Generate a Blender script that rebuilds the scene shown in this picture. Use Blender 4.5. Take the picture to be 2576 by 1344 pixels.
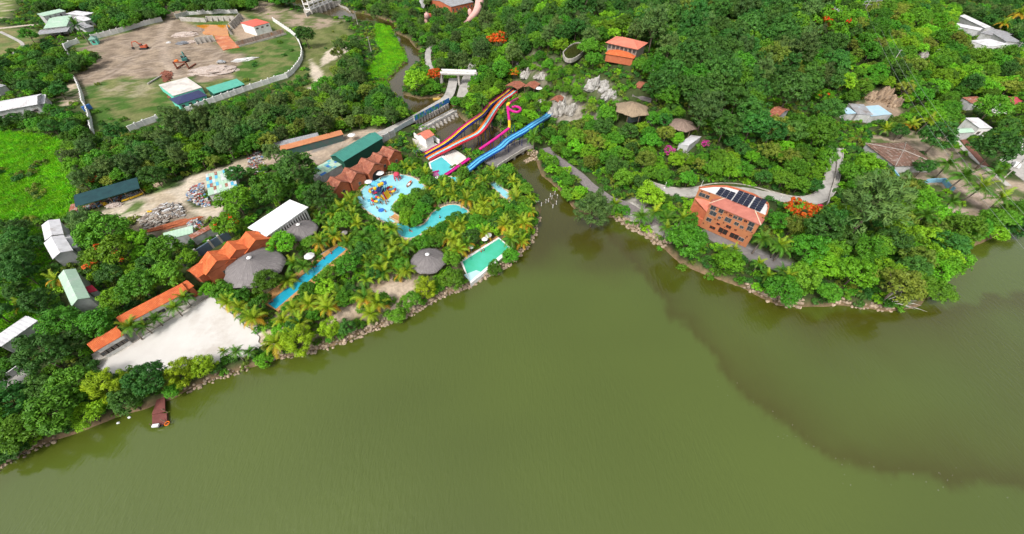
import bpy, math, random, numpy as np
from mathutils import Vector, Matrix
for o in list(bpy.data.objects): bpy.data.objects.remove(o)
SC = bpy.context.scene
R = math.radians
# ------------------------------------------------------------------ camera
CAMH, PITCH, FPX = 80.0, R(47.0), 965.0
cd = bpy.data.cameras.new('camera'); cam = bpy.data.objects.new('camera', cd)
SC.collection.objects.link(cam); SC.camera = cam
cam.location = (0, 0, CAMH); cam.rotation_euler = (math.pi/2 - PITCH, 0, 0)
cd.sensor_fit = 'HORIZONTAL'; cd.sensor_width = 36.0; cd.lens = 36.0*FPX/2575.0
cd.clip_start = 0.5; cd.clip_end = 9000
# ------------------------------------------------------------------ sky and sun (bright overcast)
SUN_EL, SUN_ROT = R(52), R(-150)
wd = bpy.data.worlds.new('World'); SC.world = wd; wd.use_nodes = True
nt = wd.node_tree; nt.nodes.clear()
sky = nt.nodes.new('ShaderNodeTexSky'); sky.sky_type = 'NISHITA'; sky.sun_disc = False
sky.sun_elevation = SUN_EL; sky.sun_rotation = SUN_ROT; sky.air_density = 1.0; sky.dust_density = 5.0; sky.ozone_density = 1.0
hs = nt.nodes.new('ShaderNodeHueSaturation'); hs.inputs['Saturation'].default_value = 0.28
bg = nt.nodes.new('ShaderNodeBackground'); bg.inputs['Strength'].default_value = 0.125
wo = nt.nodes.new('ShaderNodeOutputWorld')
nt.links.new(sky.outputs[0], hs.inputs['Color']); nt.links.new(hs.outputs[0], bg.inputs['Color']); nt.links.new(bg.outputs[0], wo.inputs['Surface'])
sl = bpy.data.lights.new('sun', 'SUN'); sun = bpy.data.objects.new('sun', sl); SC.collection.objects.link(sun)
sl.energy = 1.5; sl.angle = R(11); sl.color = (1.0, 0.965, 0.91)
sun.location = (0, 0, 200)
_sd = Vector((math.sin(SUN_ROT)*math.cos(SUN_EL), math.cos(SUN_ROT)*math.cos(SUN_EL), math.sin(SUN_EL)))
sun.rotation_euler = _sd.to_track_quat('Z', 'Y').to_euler()
# ------------------------------------------------------------------ exposure
vs = SC.view_settings; vs.view_transform = 'Standard'; vs.look = 'None'; vs.gamma = 1.0; vs.exposure = 0.68; vs.use_curve_mapping = False
SC.cycles.use_denoising = True; SC.cycles.denoiser = 'OPENIMAGEDENOISE'; SC.cycles.denoising_input_passes = 'RGB_ALBEDO_NORMAL'; SC.cycles.denoising_prefilter = 'ACCURATE'
SC.cycles.max_bounces = 5; SC.cycles.diffuse_bounces = 3; SC.cycles.glossy_bounces = 2; SC.cycles.transmission_bounces = 3; SC.cycles.transparent_max_bounces = 6

# ------------------------------------------------------------------ photograph pixel <-> world
CP, SP = math.cos(PITCH), math.sin(PITCH)
TILES = {'F': (0, 0, 1), '00': (0, 0, .25), '01': (643.7, 0, .25), '02': (1287.5, 0, .25), '03': (1931.2, 0, .25),
         '10': (0, 336, .25), '11': (643.7, 336, .25), '12': (1287.5, 336, .25), '13': (1931.2, 336, .25),
         'A': (0, 672, .25), 'B': (0, 940.8, .25), 'C': (643.7, 604.8, .25), 'D': (1609.4, 469.4, .25),
         'Z1': (1032.7, 174.35, .19958), 'Z2': (871.8, 402.4, .16469), 'Z3': (1716.7, 456, .12971),
         'Z4': (375.5, 26.8, .19958), 'Z5': (737.7, 0, .20956)}
def uv(t, *p):
    ox, oy, s = TILES[t]
    return [(ox + x*s, oy + y*s) for x, y in p]
def ray(u, v):
    a, b = (u-1287.5)/FPX, (v-672)/FPX
    return Vector((a, CP - b*SP, -SP - b*CP))
def zp(q, z=0.0):
    d = ray(*q); t = (z-CAMH)/d.z
    return Vector((d.x*t, d.y*t, z))
def proj(p):
    x, y, z = p[0], p[1], p[2]-CAMH
    dep = y*CP - z*SP; up = y*SP + z*CP
    return (1287.5 + FPX*x/dep, 672 - FPX*up/dep)
def pxm(p):                      # photograph pixels (2575 wide) per metre at a point
    return FPX/(p[1]*CP - (p[2]-CAMH)*SP)
def sdf(poly, X, Y):             # signed distance, positive inside
    P = np.array([(p[0], p[1]) for p in poly], float); n = len(P)
    D = np.full(X.shape, 1e18); ins = np.zeros(X.shape, bool)
    for i in range(n):
        ax, ay = P[i]; bx, by = P[(i+1) % n]
        ex, ey = bx-ax, by-ay; l2 = ex*ex+ey*ey+1e-12
        t = np.clip(((X-ax)*ex+(Y-ay)*ey)/l2, 0, 1)
        D = np.minimum(D, (X-ax-t*ex)**2 + (Y-ay-t*ey)**2)
        c = ((ay > Y) != (by > Y))
        with np.errstate(divide='ignore', invalid='ignore'):
            ins ^= c & (X < (bx-ax)*(Y-ay)/(by-ay+1e-30)+ax)
    return np.where(ins, 1, -1)*np.sqrt(D)
def dline(pts, X, Y):
    D = np.full(X.shape, 1e18)
    for a, b in zip(pts[:-1], pts[1:]):
        ex, ey = b[0]-a[0], b[1]-a[1]; l2 = ex*ex+ey*ey+1e-12
        t = np.clip(((X-a[0])*ex+(Y-a[1])*ey)/l2, 0, 1)
        D = np.minimum(D, (X-a[0]-t*ex)**2+(Y-a[1]-t*ey)**2)
    return np.sqrt(D)
def inpoly(poly, x, y):
    c = False; n = len(poly); j = n-1
    for i in range(n):
        xi, yi = poly[i][0], poly[i][1]; xj, yj = poly[j][0], poly[j][1]
        if (yi > y) != (yj > y) and x < (xj-xi)*(y-yi)/(yj-yi)+xi: c = not c
        j = i
    return c
def sstep(a, b, x):
    t = np.clip((x-a)/(b-a), 0, 1); return t*t*(3-2*t)
_nr = np.random.RandomState(5)
_NW = [(_nr.uniform(-1, 1, 2), _nr.uniform(0, 6.28)) for _ in range(40)]
def wob(X, Y, s, k=6, off=0):    # cheap smooth noise, about -1..1
    r = 0
    for i in range(k):
        (a, b), ph = _NW[(i*3+off) % 40]
        f = (0.6+0.35*i)/s*6.28/1.6
        r = r + np.sin((a*X+b*Y)*f/math.hypot(a, b)+ph+1.3*np.sin((b*X-a*Y)*f*0.7+ph*2))/(1+0.5*i)
    return r/2.2

# ------------------------------------------------------------------ scene-building helpers
COL = SC.collection
def link(o, parent=None):
    COL.objects.link(o)
    if parent is not None: o.parent = parent
    return o
def tag(o, label=None, cat=None, group=None, kind=None):
    if label: o['label'] = label
    if cat: o['category'] = cat
    if group: o['group'] = group
    if kind: o['kind'] = kind
    return o
def thing(name, label, cat, loc=(0, 0, 0), rz=0.0, group=None):
    o = bpy.data.objects.new(name, None); o.empty_display_size = .5
    o.location = loc; o.rotation_euler = (0, 0, rz); link(o)
    return tag(o, label, cat, group)
class MB:
    def __init__(s): s.v = []; s.f = []; s.m = []
    def face(s, pts, mi=0):
        n = len(s.v); s.v += [tuple(p) for p in pts]; s.f.append(tuple(range(n, n+len(pts)))); s.m.append(mi); return s
    def mesh(s, V, F, mi=0):
        n = len(s.v); s.v += [tuple(p) for p in V]
        for f in F: s.f.append(tuple(i+n for i in f)); s.m.append(mi)
        return s
    def box(s, c, d, rz=0.0, mi=0, taper=1.0):
        cx, cy, cz = c; hx, hy, hz = d[0]/2, d[1]/2, d[2]/2; ca, sa = math.cos(rz), math.sin(rz)
        V = []
        for z, k in ((-hz, 1.0), (hz, taper)):
            for x, y in ((-hx, -hy), (hx, -hy), (hx, hy), (-hx, hy)):
                x, y = x*k, y*k; V.append((cx+x*ca-y*sa, cy+x*sa+y*ca, cz+z))
        return s.mesh(V, [(3, 2, 1, 0), (4, 5, 6, 7), (0, 1, 5, 4), (1, 2, 6, 5), (2, 3, 7, 6), (3, 0, 4, 7)], mi)
    def prism(s, poly, z0, z1, mi=0, top=None):
        poly = [(p[0], p[1]) for p in poly]
        a = sum(poly[i-1][0]*poly[i][1]-poly[i][0]*poly[i-1][1] for i in range(len(poly)))
        if a < 0: poly = poly[::-1]
        n = len(poly)
        zs0 = z0 if isinstance(z0, (list, tuple)) else [z0]*n
        V = [(p[0], p[1], zs0[i]) for i, p in enumerate(poly)]+[(p[0], p[1], z1) for p in poly]
        F = [tuple(range(n-1, -1, -1)), tuple(range(n, 2*n))]+[(i, (i+1) % n, n+(i+1) % n, n+i) for i in range(n)]
        return s.mesh(V, F, mi)
    def tube(s, pts, rad, n=8, mi=0, cap=True):
        pts = [Vector(p) for p in pts]; m = len(pts); V = []; F = []
        rad = rad if isinstance(rad, (list, tuple)) else [rad]*m
        for i, p in enumerate(pts):
            d = (pts[min(i+1, m-1)]-pts[max(i-1, 0)])
            d = d.normalized() if d.length > 1e-9 else Vector((0, 0, 1))
            a = d.cross(Vector((0, 0, 1)))
            a = a.normalized() if a.length > 1e-3 else Vector((1, 0, 0))
            b = a.cross(d)
            for k in range(n):
                t = 2*math.pi*k/n; V.append(p+(a*math.cos(t)+b*math.sin(t))*rad[i])
        for i in range(m-1):
            for k in range(n):
                k2 = (k+1) % n; F.append((i*n+k, i*n+k2, (i+1)*n+k2, (i+1)*n+k))
        if cap: F += [tuple(range(n-1, -1, -1)), tuple((m-1)*n+k for k in range(n))]
        return s.mesh(V, F, mi)
    def sweep(s, pts, sec, mi=None, close=False, loop=False):      # section (x right, z up) swept along a path, staying upright
        pts = [Vector(p) for p in pts]; m = len(pts); n = len(sec); base = len(s.v)
        for i, p in enumerate(pts):
            d = pts[(i+1) % m]-pts[i-1] if loop else pts[min(i+1, m-1)]-pts[max(i-1, 0)]; d.z = 0; d.normalize()
            r = Vector((d.y, -d.x, 0))
            if loop:
                e = pts[(i+1) % m]-pts[i]; e.z = 0; e.normalize(); r = r/max(.35, d.dot(e))
            for x, z in sec: s.v.append(tuple(p+r*x+Vector((0, 0, z))))
        for i in range(m if loop else m-1):
            i2 = (i+1) % m
            for k in range(n if close else n-1):
                k2 = (k+1) % n
                s.f.append((base+i*n+k, base+i*n+k2, base+i2*n+k2, base+i2*n+k)); s.m.append(mi[k] if mi else 0)
        if close and not loop:
            s.f.append(tuple(base+k for k in range(n))); s.m.append(0)
            s.f.append(tuple(base+(m-1)*n+k for k in range(n-1, -1, -1))); s.m.append(0)
        return s
    def lathe(s, prof, n=16, c=(0, 0, 0), mi=0, jit=0.0, rnd=None):
        V = []; F = []; m = len(prof)
        for r, z in prof:
            for k in range(n):
                t = 2*math.pi*k/n; rr = r*(1+(rnd.uniform(-jit, jit) if rnd else 0))
                V.append((c[0]+rr*math.cos(t), c[1]+rr*math.sin(t), c[2]+z))
        for i in range(m-1):
            for k in range(n):
                k2 = (k+1) % n; F.append((i*n+k, i*n+k2, (i+1)*n+k2, (i+1)*n+k))
        F += [tuple(range(n-1, -1, -1)), tuple((m-1)*n+k for k in range(n))]
        return s.mesh(V, F, mi)
    def me(s, name, mats, smooth=False):
        me = bpy.data.meshes.new(name); me.from_pydata(s.v, [], s.f)
        for m in (mats if isinstance(mats, (list, tuple)) else [mats]): me.materials.append(m)
        if any(s.m): me.polygons.foreach_set('material_index', s.m)
        if smooth: me.polygons.foreach_set('use_smooth', [True]*len(s.f))
        me.update(); return me
    def build(s, name, mats, parent=None, smooth=False, **kw):
        o = bpy.data.objects.new(name, s.me(name, mats, smooth)); link(o, parent)
        return tag(o, **kw) if kw else o
def inst(name, me, parent=None, loc=(0, 0, 0), rot=(0, 0, 0), scl=(1, 1, 1), mat=None):
    o = bpy.data.objects.new(name, me); o.location = loc; o.rotation_euler = rot; o.scale = scl
    link(o, parent)
    if mat is not None: o.material_slots[0].link = 'OBJECT'; o.material_slots[0].material = mat
    return o

# ------------------------------------------------------------------ materials
def _n(nt, t, **kw):
    n = nt.nodes.new(t)
    for k, v in kw.items():
        if k in n.inputs: n.inputs[k].default_value = v
        else: setattr(n, k, v)
    return n
_MC = {}
def mat(name, c, c2=None, rough=.85, scale=1.0, bump=0.0, bscale=None, c3=None, s3=.15, spec=.3, metal=0.0, sharp=(.35, .65), stretch=None, rnd=0.0):
    if name in _MC: return _MC[name]
    m = bpy.data.materials.new(name); m.use_nodes = True; nt = m.node_tree; P = nt.nodes['Principled BSDF']
    P.inputs['Roughness'].default_value = rough; P.inputs['Specular IOR Level'].default_value = spec; P.inputs['Metallic'].default_value = metal
    geo = _n(nt, 'ShaderNodeNewGeometry'); src = geo.outputs['Position']
    if stretch:
        mp = _n(nt, 'ShaderNodeMapping'); mp.inputs['Scale'].default_value = stretch[1]; mp.inputs['Rotation'].default_value = (0, 0, stretch[0])
        nt.links.new(src, mp.inputs['Vector']); src = mp.outputs[0]
    L = nt.links.new
    if c2 is None: c2 = tuple(x*.82 for x in c)
    no = _n(nt, 'ShaderNodeTexNoise', Scale=scale, Detail=5.0, Roughness=.62); L(src, no.inputs['Vector'])
    mr = _n(nt, 'ShaderNodeMapRange'); mr.inputs[1].default_value = sharp[0]; mr.inputs[2].default_value = sharp[1]; L(no.outputs['Fac'], mr.inputs[0])
    mx = _n(nt, 'ShaderNodeMix', data_type='RGBA'); L(mr.outputs[0], mx.inputs[0]); mx.inputs[6].default_value = (*c, 1); mx.inputs[7].default_value = (*c2, 1)
    out = mx.outputs[2]
    if c3 is not None:
        n3 = _n(nt, 'ShaderNodeTexNoise', Scale=s3, Detail=6.0, Roughness=.7); L(geo.outputs['Position'], n3.inputs['Vector'])
        m3 = _n(nt, 'ShaderNodeMapRange'); m3.inputs[1].default_value = .52; m3.inputs[2].default_value = .68; L(n3.outputs['Fac'], m3.inputs[0])
        x3 = _n(nt, 'ShaderNodeMix', data_type='RGBA'); L(m3.outputs[0], x3.inputs[0]); L(out, x3.inputs[6]); x3.inputs[7].default_value = (*c3, 1); out = x3.outputs[2]
    if rnd:
        oi = _n(nt, 'ShaderNodeObjectInfo'); h = _n(nt, 'ShaderNodeHueSaturation')
        r2 = _n(nt, 'ShaderNodeMapRange'); r2.inputs[3].default_value = 1-rnd; r2.inputs[4].default_value = 1+rnd; L(oi.outputs['Random'], r2.inputs[0])
        L(r2.outputs[0], h.inputs['Value']); L(out, h.inputs['Color']); out = h.outputs[0]
    L(out, P.inputs['Base Color'])
    if bump:
        b = _n(nt, 'ShaderNodeBump', Strength=bump, Distance=.08)
        nb = _n(nt, 'ShaderNodeTexNoise', Scale=bscale or scale*4, Detail=4.0); L(src, nb.inputs['Vector']); L(nb.outputs['Fac'], b.inputs['Height']); L(b.outputs[0], P.inputs['Normal'])
    _MC[name] = m; return m
def mat_ribbed(name, c, c2, ang=0.0, period=.35, depth=.03, rough=.55, metal=0.0, obj=True, tile=None, c3=None, s3=.4):
    """sheet or tiled roof: ribs along local y (object coordinates), courses across when tile is given"""
    if name in _MC: return _MC[name]
    m = mat(name, c, c2, rough=rough, scale=.6, metal=metal, c3=c3, s3=s3); nt = m.node_tree; L = nt.links.new; P = nt.nodes['Principled BSDF']
    tc = _n(nt, 'ShaderNodeTexCoord'); mp = _n(nt, 'ShaderNodeMapping'); mp.inputs['Rotation'].default_value = (0, 0, ang); L(tc.outputs['Object'], mp.inputs['Vector'])
    wv = _n(nt, 'ShaderNodeTexWave', Scale=1/period*math.pi/10, Distortion=0.0); wv.wave_profile = 'SIN'; L(mp.outputs[0], wv.inputs['Vector'])
    h = wv.outputs['Fac']
    if tile:
        w2 = _n(nt, 'ShaderNodeTexWave', Scale=1/tile*math.pi/10, Distortion=.4); w2.bands_direction = 'Y'; w2.wave_profile = 'SAW'; L(mp.outputs[0], w2.inputs['Vector'])
        ad = _n(nt, 'ShaderNodeMath', operation='ADD'); L(h, ad.inputs[0]); L(w2.outputs['Fac'], ad.inputs[1]); h = ad.outputs[0]
    b = _n(nt, 'ShaderNodeBump', Strength=.8, Distance=depth); L(h, b.inputs['Height']); L(b.outputs[0], P.inputs['Normal'])
    return m
# ================================================================== terrain, lake and creek
LAKE_N = (uv('F', (-330, 1330), (-60, 1215), (0, 1183)) + uv('B', (330, 770), (560, 670), (830, 605), (1200, 440), (1500, 350), (1750, 270), (1850, 190), (2000, 130), (2300, 20))
          + uv('C', (160, 1215), (500, 1155), (740, 1080), (1000, 980), (1350, 830), (1600, 730), (1800, 600), (2140, 470), (2575, 232))
          + uv('12', (180, 1100), (280, 850), (300, 760), (240, 640), (160, 540), (60, 440), (0, 350)))
POND_L = uv('Z1', (1190, 1150), (1050, 1120), (900, 1075), (600, 1010), (430, 950), (330, 850), (270, 760), (100, 740))
CREEK_L = uv('Z5', (1420, 1330), (1290, 1190), (1160, 1130), (1165, 1030), (1130, 980), (1250, 850), (1370, 740), (1330, 640), (1310, 530), (1200, 440), (1150, 330), (1000, 262), (830, 262), (680, 232), (560, 240), (420, 195), (130, 105), (0, 85), (-150, 60), (-300, -40))
CREEK_R = uv('Z5', (-120, -60), (100, -20), (300, 0), (440, 30), (560, 92), (690, 152), (900, 182), (1100, 240), (1210, 285), (1230, 400), (1390, 480), (1440, 560), (1530, 640), (1500, 760), (1390, 850), (1330, 1000), (1310, 1140), (1520, 1190), (1700, 1185), (1800, 1150))
POND_R = uv('Z1', (520, 470), (580, 580), (680, 665), (820, 690), (1000, 730), (1130, 805), (1220, 885), (1330, 930), (1400, 1020), (1480, 1080))
LAKE_R = (uv('12', (220, 250), (300, 430), (480, 600), (640, 800), (1000, 855), (1150, 955), (1400, 1075), (1530, 1165))
          + uv('D', (400, 790), (750, 930), (1040, 1020), (1200, 1115), (1400, 1205), (1650, 1230), (1950, 1215), (2300, 1235), (2575, 1255))
          + uv('F', (2320, 772), (2375, 692), (2440, 632), (2481, 606), (2566, 578), (2680, 540), (2900, 480)))
WATER = [zp(q) for q in LAKE_N+POND_L+CREEK_L+CREEK_R+POND_R+LAKE_R]
WATER += [Vector((900, 230, 0)), Vector((3000, 200, 0)), Vector((3000, -3000, 0)), Vector((-3000, -3000, 0)), Vector((-3000, -30, 0)), Vector((-300, -20, 0))]
HILL = [zp(q, 1.5) for q in uv('F', (1215, 95), (1235, 180), (1300, 258), (1345, 300), (1400, 335), (1480, 395), (1560, 440), (1680, 470), (1990, 495), (2075, 440), (2110, 350), (2210, 305),
                              (2330, 290), (2440, 250), (2520, 170), (2430, 90), (2330, 20), (2200, -60), (1900, -85), (1500, -85), (1250, -20))]
def axis(lo, hi, segs, far):
    a = [];  x = lo
    for upto, st in segs:
        while x < upto: a.append(x); x += st
    a.append(hi)
    pre = []; st = 8; y = lo
    while y > -far: y -= st; st *= 1.7; pre.append(y)
    post = []; st = 8; y = hi
    while y < far: y += st; st *= 1.7; post.append(y)
    return np.array(sorted(set(pre))+a+post)
AX = axis(-460, 460, [(-240, 4.0), (-150, 2.0), (170, 1.25), (300, 2.0), (460, 4.0)], 3200)
AY = axis(-30, 470, [(130, 1.1), (230, 1.5), (330, 2.2), (470, 4.5)], 3200)
GX, GY = np.meshgrid(AX, AY)
SDW = sdf(WATER, GX, GY) + 0.5*wob(GX, GY, 9)
SDH = sdf(HILL, GX, GY)
BASE = 1.35 + 0.25*wob(GX, GY, 40) + 0.12*wob(GX, GY, 11, off=4)
HZ = BASE + 14.5*sstep(-4, 62, SDH)*(1+0.10*wob(GX, GY, 60, off=7)) + 0.5*sstep(0, 30, SDH)*wob(GX, GY, 14, off=2)
# cliffs behind the slides: the ground steps up sharply
CLIFF = [zp(q, 6) for q in uv('F', (1330, 190), (1400, 235), (1440, 262), (1500, 300), (1600, 330), (1620, 190), (1480, 130), (1330, 130))]
HZ += 3.5*sstep(-3, 4, sdf(CLIFF, GX, GY))
HZ = np.where(SDW > -1.6, (1-sstep(-1.6, 1.2, SDW))*HZ + sstep(-1.6, 1.2, SDW)*-1.6, HZ)
def hz(x, y):
    i = int(np.clip(np.searchsorted(AX, x)-1, 0, len(AX)-2)); j = int(np.clip(np.searchsorted(AY, y)-1, 0, len(AY)-2))
    tx = min(max((x-AX[i])/(AX[i+1]-AX[i]), 0), 1); ty = min(max((y-AY[j])/(AY[j+1]-AY[j]), 0), 1)
    return float((HZ[j, i]*(1-tx)+HZ[j, i+1]*tx)*(1-ty)+(HZ[j+1, i]*(1-tx)+HZ[j+1, i+1]*tx)*ty)
def wdist(x, y):
    i = int(np.clip(np.searchsorted(AX, x)-1, 0, len(AX)-2)); j = int(np.clip(np.searchsorted(AY, y)-1, 0, len(AY)-2))
    return float(SDW[j, i])
def gp(q, dz=0.0):               # where the line of sight meets the terrain raised by dz
    d = ray(*q); t0 = (45-CAMH)/d.z; t1 = (-2-CAMH)/d.z; lo = t0; hi = t1
    for k in range(1, 41):
        t = t0+(t1-t0)*k/40
        if CAMH+d.z*t < max(hz(d.x*t, d.y*t), 0)+dz: hi = t; break
        lo = t
    for _ in range(14):
        t = (lo+hi)/2
        if CAMH+d.z*t < max(hz(d.x*t, d.y*t), 0)+dz: hi = t
        else: lo = t
    return Vector((d.x*hi, d.y*hi, CAMH+d.z*hi))
def gps(t, *p, dz=0.0): return [gp(q, dz) for q in uv(t, *p)]
# ---- ground colours: what grows or lies there
COLR = np.zeros(GX.shape+(3,)); COLR[:] = (.048, .066, .022)
m_ = .5+.5*wob(GX, GY, 9, off=11); COLR += (m_[..., None]-.5)*np.array((.03, .03, .012))
def zone(t, pts, c, soft=2.0, warp=1.5, c2=None, s2=7, amt=1.0):
    P = [gp(q) for q in uv(t, *pts)] if t else pts
    w = sstep(-soft/2, soft/2, sdf(P, GX, GY)+warp*wob(GX, GY, 7, off=3)+warp*.6*wob(GX, GY, 2.7, off=9))*amt
    cc = np.array(c)[None, None, :]
    if c2 is not None:
        k = sstep(-.25, .35, wob(GX, GY, s2, off=5)+.5*wob(GX, GY, s2*.35, off=8))[..., None]; cc = cc*(1-k)+np.array(c2)*k
    COLR[:] = COLR*(1-w[..., None])+cc*w[..., None]
DIRT, DIRT2, SAND, GRASS, DRY, LUSH = (.30, .235, .172), (.195, .15, .11), (.50, .43, .34), (.055, .115, .02), (.15, .16, .06), (.085, .23, .015)
zone('F', [(0, 330), (150, 345), (170, 420), (190, 500), (175, 540), (70, 555), (-120, 560), (-200, 330)], LUSH, 5, 2, (.11, .28, .02), 12)
zone('F', [(-60, 560), (90, 570), (130, 700), (90, 830), (-60, 850)], (.06, .10, .025), 5, 2, (.10, .16, .03), 8)
zone('F', [(-100, 60), (95, 75), (90, 115), (40, 160), (-100, 180)], (.11, .15, .045), 4, 2, (.2, .18, .08), 10)
zone('F', [(-60, -60), (60, -60), (20, 50), (-60, 60)], (.14, .18, .05), 4, 2, (.4, .34, .25), 12)
zone('00', [(700, 420), (950, 380), (1640, 200), (1790, 140), (2400, 110), (2575, 120), (2900, 240), (3000, 350), (3050, 560), (2990, 700), (2780, 830), (2400, 930), (1900, 1100), (1600, 1210), (1300, 1310), (950, 1344), (830, 950), (780, 800), (990, 560), (850, 540), (720, 560)], GRASS, 4, 1.5, DRY, 9)
zone('00', [(800, 490), (950, 410), (1640, 230), (1700, 150), (1790, 170), (2000, 290), (2150, 400), (2250, 520), (2440, 540), (2420, 650), (2300, 700), (2330, 790), (2000, 830), (1950, 770), (1800, 800), (1650, 770), (1500, 790), (1200, 770), (900, 870), (830, 880), (780, 820), (740, 760), (900, 680), (970, 600), (1000, 540), (830, 510)], DIRT, 3, 1.6, DIRT2, 5)
zone('00', [(960, 870), (1300, 820), (1640, 830), (1560, 960), (1250, 1000), (1050, 960)], (.33, .28, .19), 6, 3, DRY, 5, .7)
zone('00', [(1600, 400), (1640, 300), (1700, 190), (1740, 200), (1650, 380), (1690, 560), (1800, 760), (1740, 800), (1640, 640)], (.45, .36, .28), 3, .6, None, 5, .8)
zone('00', [(2280, 200), (2420, 140), (2575, 250), (2575, 380), (2400, 420), (2350, 350)], (.33, .25, .18), 3, 1)
zone('00', [(600, 860), (780, 830), (830, 960), (760, 1040), (560, 1120), (330, 1200), (330, 1170), (520, 1060), (600, 960)], (.42, .34, .25), 3, 1.2, GRASS, 5)
zone('00', [(1650, 60), (1760, 60), (1850, 140), (1700, 180), (1620, 150)], DIRT, 3, 1.5)
zone('01', [(-60, 20), (100, 20), (300, 90), (440, 130), (700, 190), (900, 200), (760, 290), (560, 330), (330, 260), (130, 200), (-60, 150)], DIRT, 4, 2, (.12, .14, .05), 8)
zone('01', [(480, 330), (900, 230), (1000, 500), (850, 760), (750, 960), (100, 960), (350, 800), (490, 600)], (.10, .125, .035), 5, 2, DRY, 8)
zone('01', [(690, 530), (860, 455), (985, 475), (870, 560), (700, 640), (650, 690)], SAND, 1.5, .8)
zone('01', [(545, 600), (640, 680), (695, 795), (600, 825), (550, 760)], SAND, 1.5, .6)
zone('01', [(530, 865), (700, 850), (810, 765), (720, 885), (620, 915), (500, 905)], SAND, 1.5, 1.0, DRY, 4)
zone('Z5', [(1150, 330), (1320, 640), (1370, 740), (1250, 850), (1130, 980), (1160, 1110), (950, 1000), (850, 850), (1050, 620), (950, 420), (1000, 262)], (.06, .17, .03), 3, 1, (.075, .15, .02), 8)
zone('10', [(960, 860), (1060, 760), (1400, 650), (1700, 540), (1900, 445), (2280, 320), (2640, 200), (2660, 330), (2290, 440), (2000, 620), (1860, 680), (1900, 750), (2100, 750), (2210, 690), (2230, 790), (2210, 870), (2050, 880), (1900, 800), (1800, 730), (1700, 770), (1250, 905), (1000, 890)], SAND, 2, .9, (.42, .345, .25), 9)
zone('10', [(1060, 790), (1400, 680), (1480, 720), (1250, 830), (1080, 830)], (.10, .15, .04), 3, 1.2, SAND, 4)
zone('10', [(1480, 560), (1650, 480), (1850, 500), (1560, 610)], (.09, .16, .04), 3, 1, None, 4)
zone('10', [(1250, 920), (1800, 740), (2100, 870), (2150, 920), (1600, 1050), (1350, 1100)], (.13, .11, .07), 3, 1.5, (.26, .21, .16), 4)
zone('11', [(-80, 260), (280, 200), (600, 80), (1000, -20), (1290, -60), (1330, 10), (1270, 40), (900, 130), (610, 340), (400, 330), (0, 330)], (.40, .315, .235), 2, .8, (.33, .27, .21), 7)
zone('11', [(530, 150), (830, 40), (900, 30), (840, 90), (560, 195)], (.21, .195, .18), 1.5, .5)
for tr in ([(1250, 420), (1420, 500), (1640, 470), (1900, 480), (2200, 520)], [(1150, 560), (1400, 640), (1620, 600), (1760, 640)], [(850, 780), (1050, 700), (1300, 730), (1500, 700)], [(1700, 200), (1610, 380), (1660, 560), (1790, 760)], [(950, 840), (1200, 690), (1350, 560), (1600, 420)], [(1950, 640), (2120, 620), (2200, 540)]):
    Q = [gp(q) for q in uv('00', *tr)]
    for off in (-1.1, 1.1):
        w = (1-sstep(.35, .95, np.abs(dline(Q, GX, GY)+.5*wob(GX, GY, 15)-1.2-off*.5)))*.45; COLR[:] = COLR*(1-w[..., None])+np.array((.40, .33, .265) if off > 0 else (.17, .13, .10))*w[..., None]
# the water park's island of sand and soil
zone('F', [(600, 620), (800, 560), (880, 420), (1040, 400), (1180, 440), (1280, 440), (1350, 540), (1330, 610), (1180, 720), (900, 848), (690, 905), (560, 900), (560, 760)], (.125, .115, .06), 3, 1.2, (.07, .10, .03), 6)
zone('C', [(-60, 900), (100, 760), (350, 700), (850, 570), (1150, 470), (1280, 190), (1420, 220), (1620, 340), (1720, 560), (1500, 780), (1330, 790), (1150, 760), (860, 830), (600, 950), (260, 1110), (-60, 1110)], (.50, .40, .30), 2.5, 1.2, (.40, .30, .21), 6)
zone('A', [(2500, 800), (1900, 950), (1100, 1090), (1000, 960), (1300, 760), (2100, 260), (2300, 380), (2640, 640)], (.62, .575, .52), 2, .4)
zone('F', [(2190, 330), (2350, 330), (2500, 440), (2575, 460), (2700, 470), (2700, 540), (2480, 540), (2440, 560), (2330, 480), (2200, 420)], (.34, .27, .20), 3, 2, (.09, .12, .04), 8)
zone('13', [(1900, 500), (2150, 480), (2280, 780), (2150, 860), (1650, 900), (1650, 800), (2050, 740)], (.40, .31, .25), 3, 1.5, (.25, .2, .14), 6)
zone('03', [(1020, 900), (1240, 930), (1360, 1130), (1290, 1200), (800, 1200), (780, 1080), (1000, 1040)], (.28, .21, .15), 3, 1.5)
zone('03', [(1340, 700), (1460, 720), (1520, 860), (1500, 1000), (1430, 960), (1330, 880)], (.26, .19, .14), 3, 1.5)
zone('03', [(60, 60), (230, 130), (260, 250), (190, 300), (40, 220)], (.30, .25, .20), 3, 2)
zone('02', [(0, 560), (420, 580), (760, 780), (1050, 900), (1070, 1060), (880, 1000), (560, 900), (0, 800)], (.075, .10, .035), 4, 2, (.17, .155, .11), 5)
zone('02', [(330, 1020), (520, 950), (680, 1040), (860, 1120), (800, 1260), (540, 1240), (420, 1180)], (.30, .27, .22), 3, 1.5, (.20, .17, .13), 4)
zone('12', [(1000, 700), (1250, 650), (1500, 860), (1640, 1000), (1500, 1100), (1150, 900)], (.36, .34, .30), 2, 1.0, (.22, .2, .17), 6)
zone('D', [(640, 400), (800, 440), (1100, 600), (1560, 780), (1560, 850), (1300, 800), (900, 640), (660, 480)], (.23, .215, .21), 2, .6)
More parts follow.
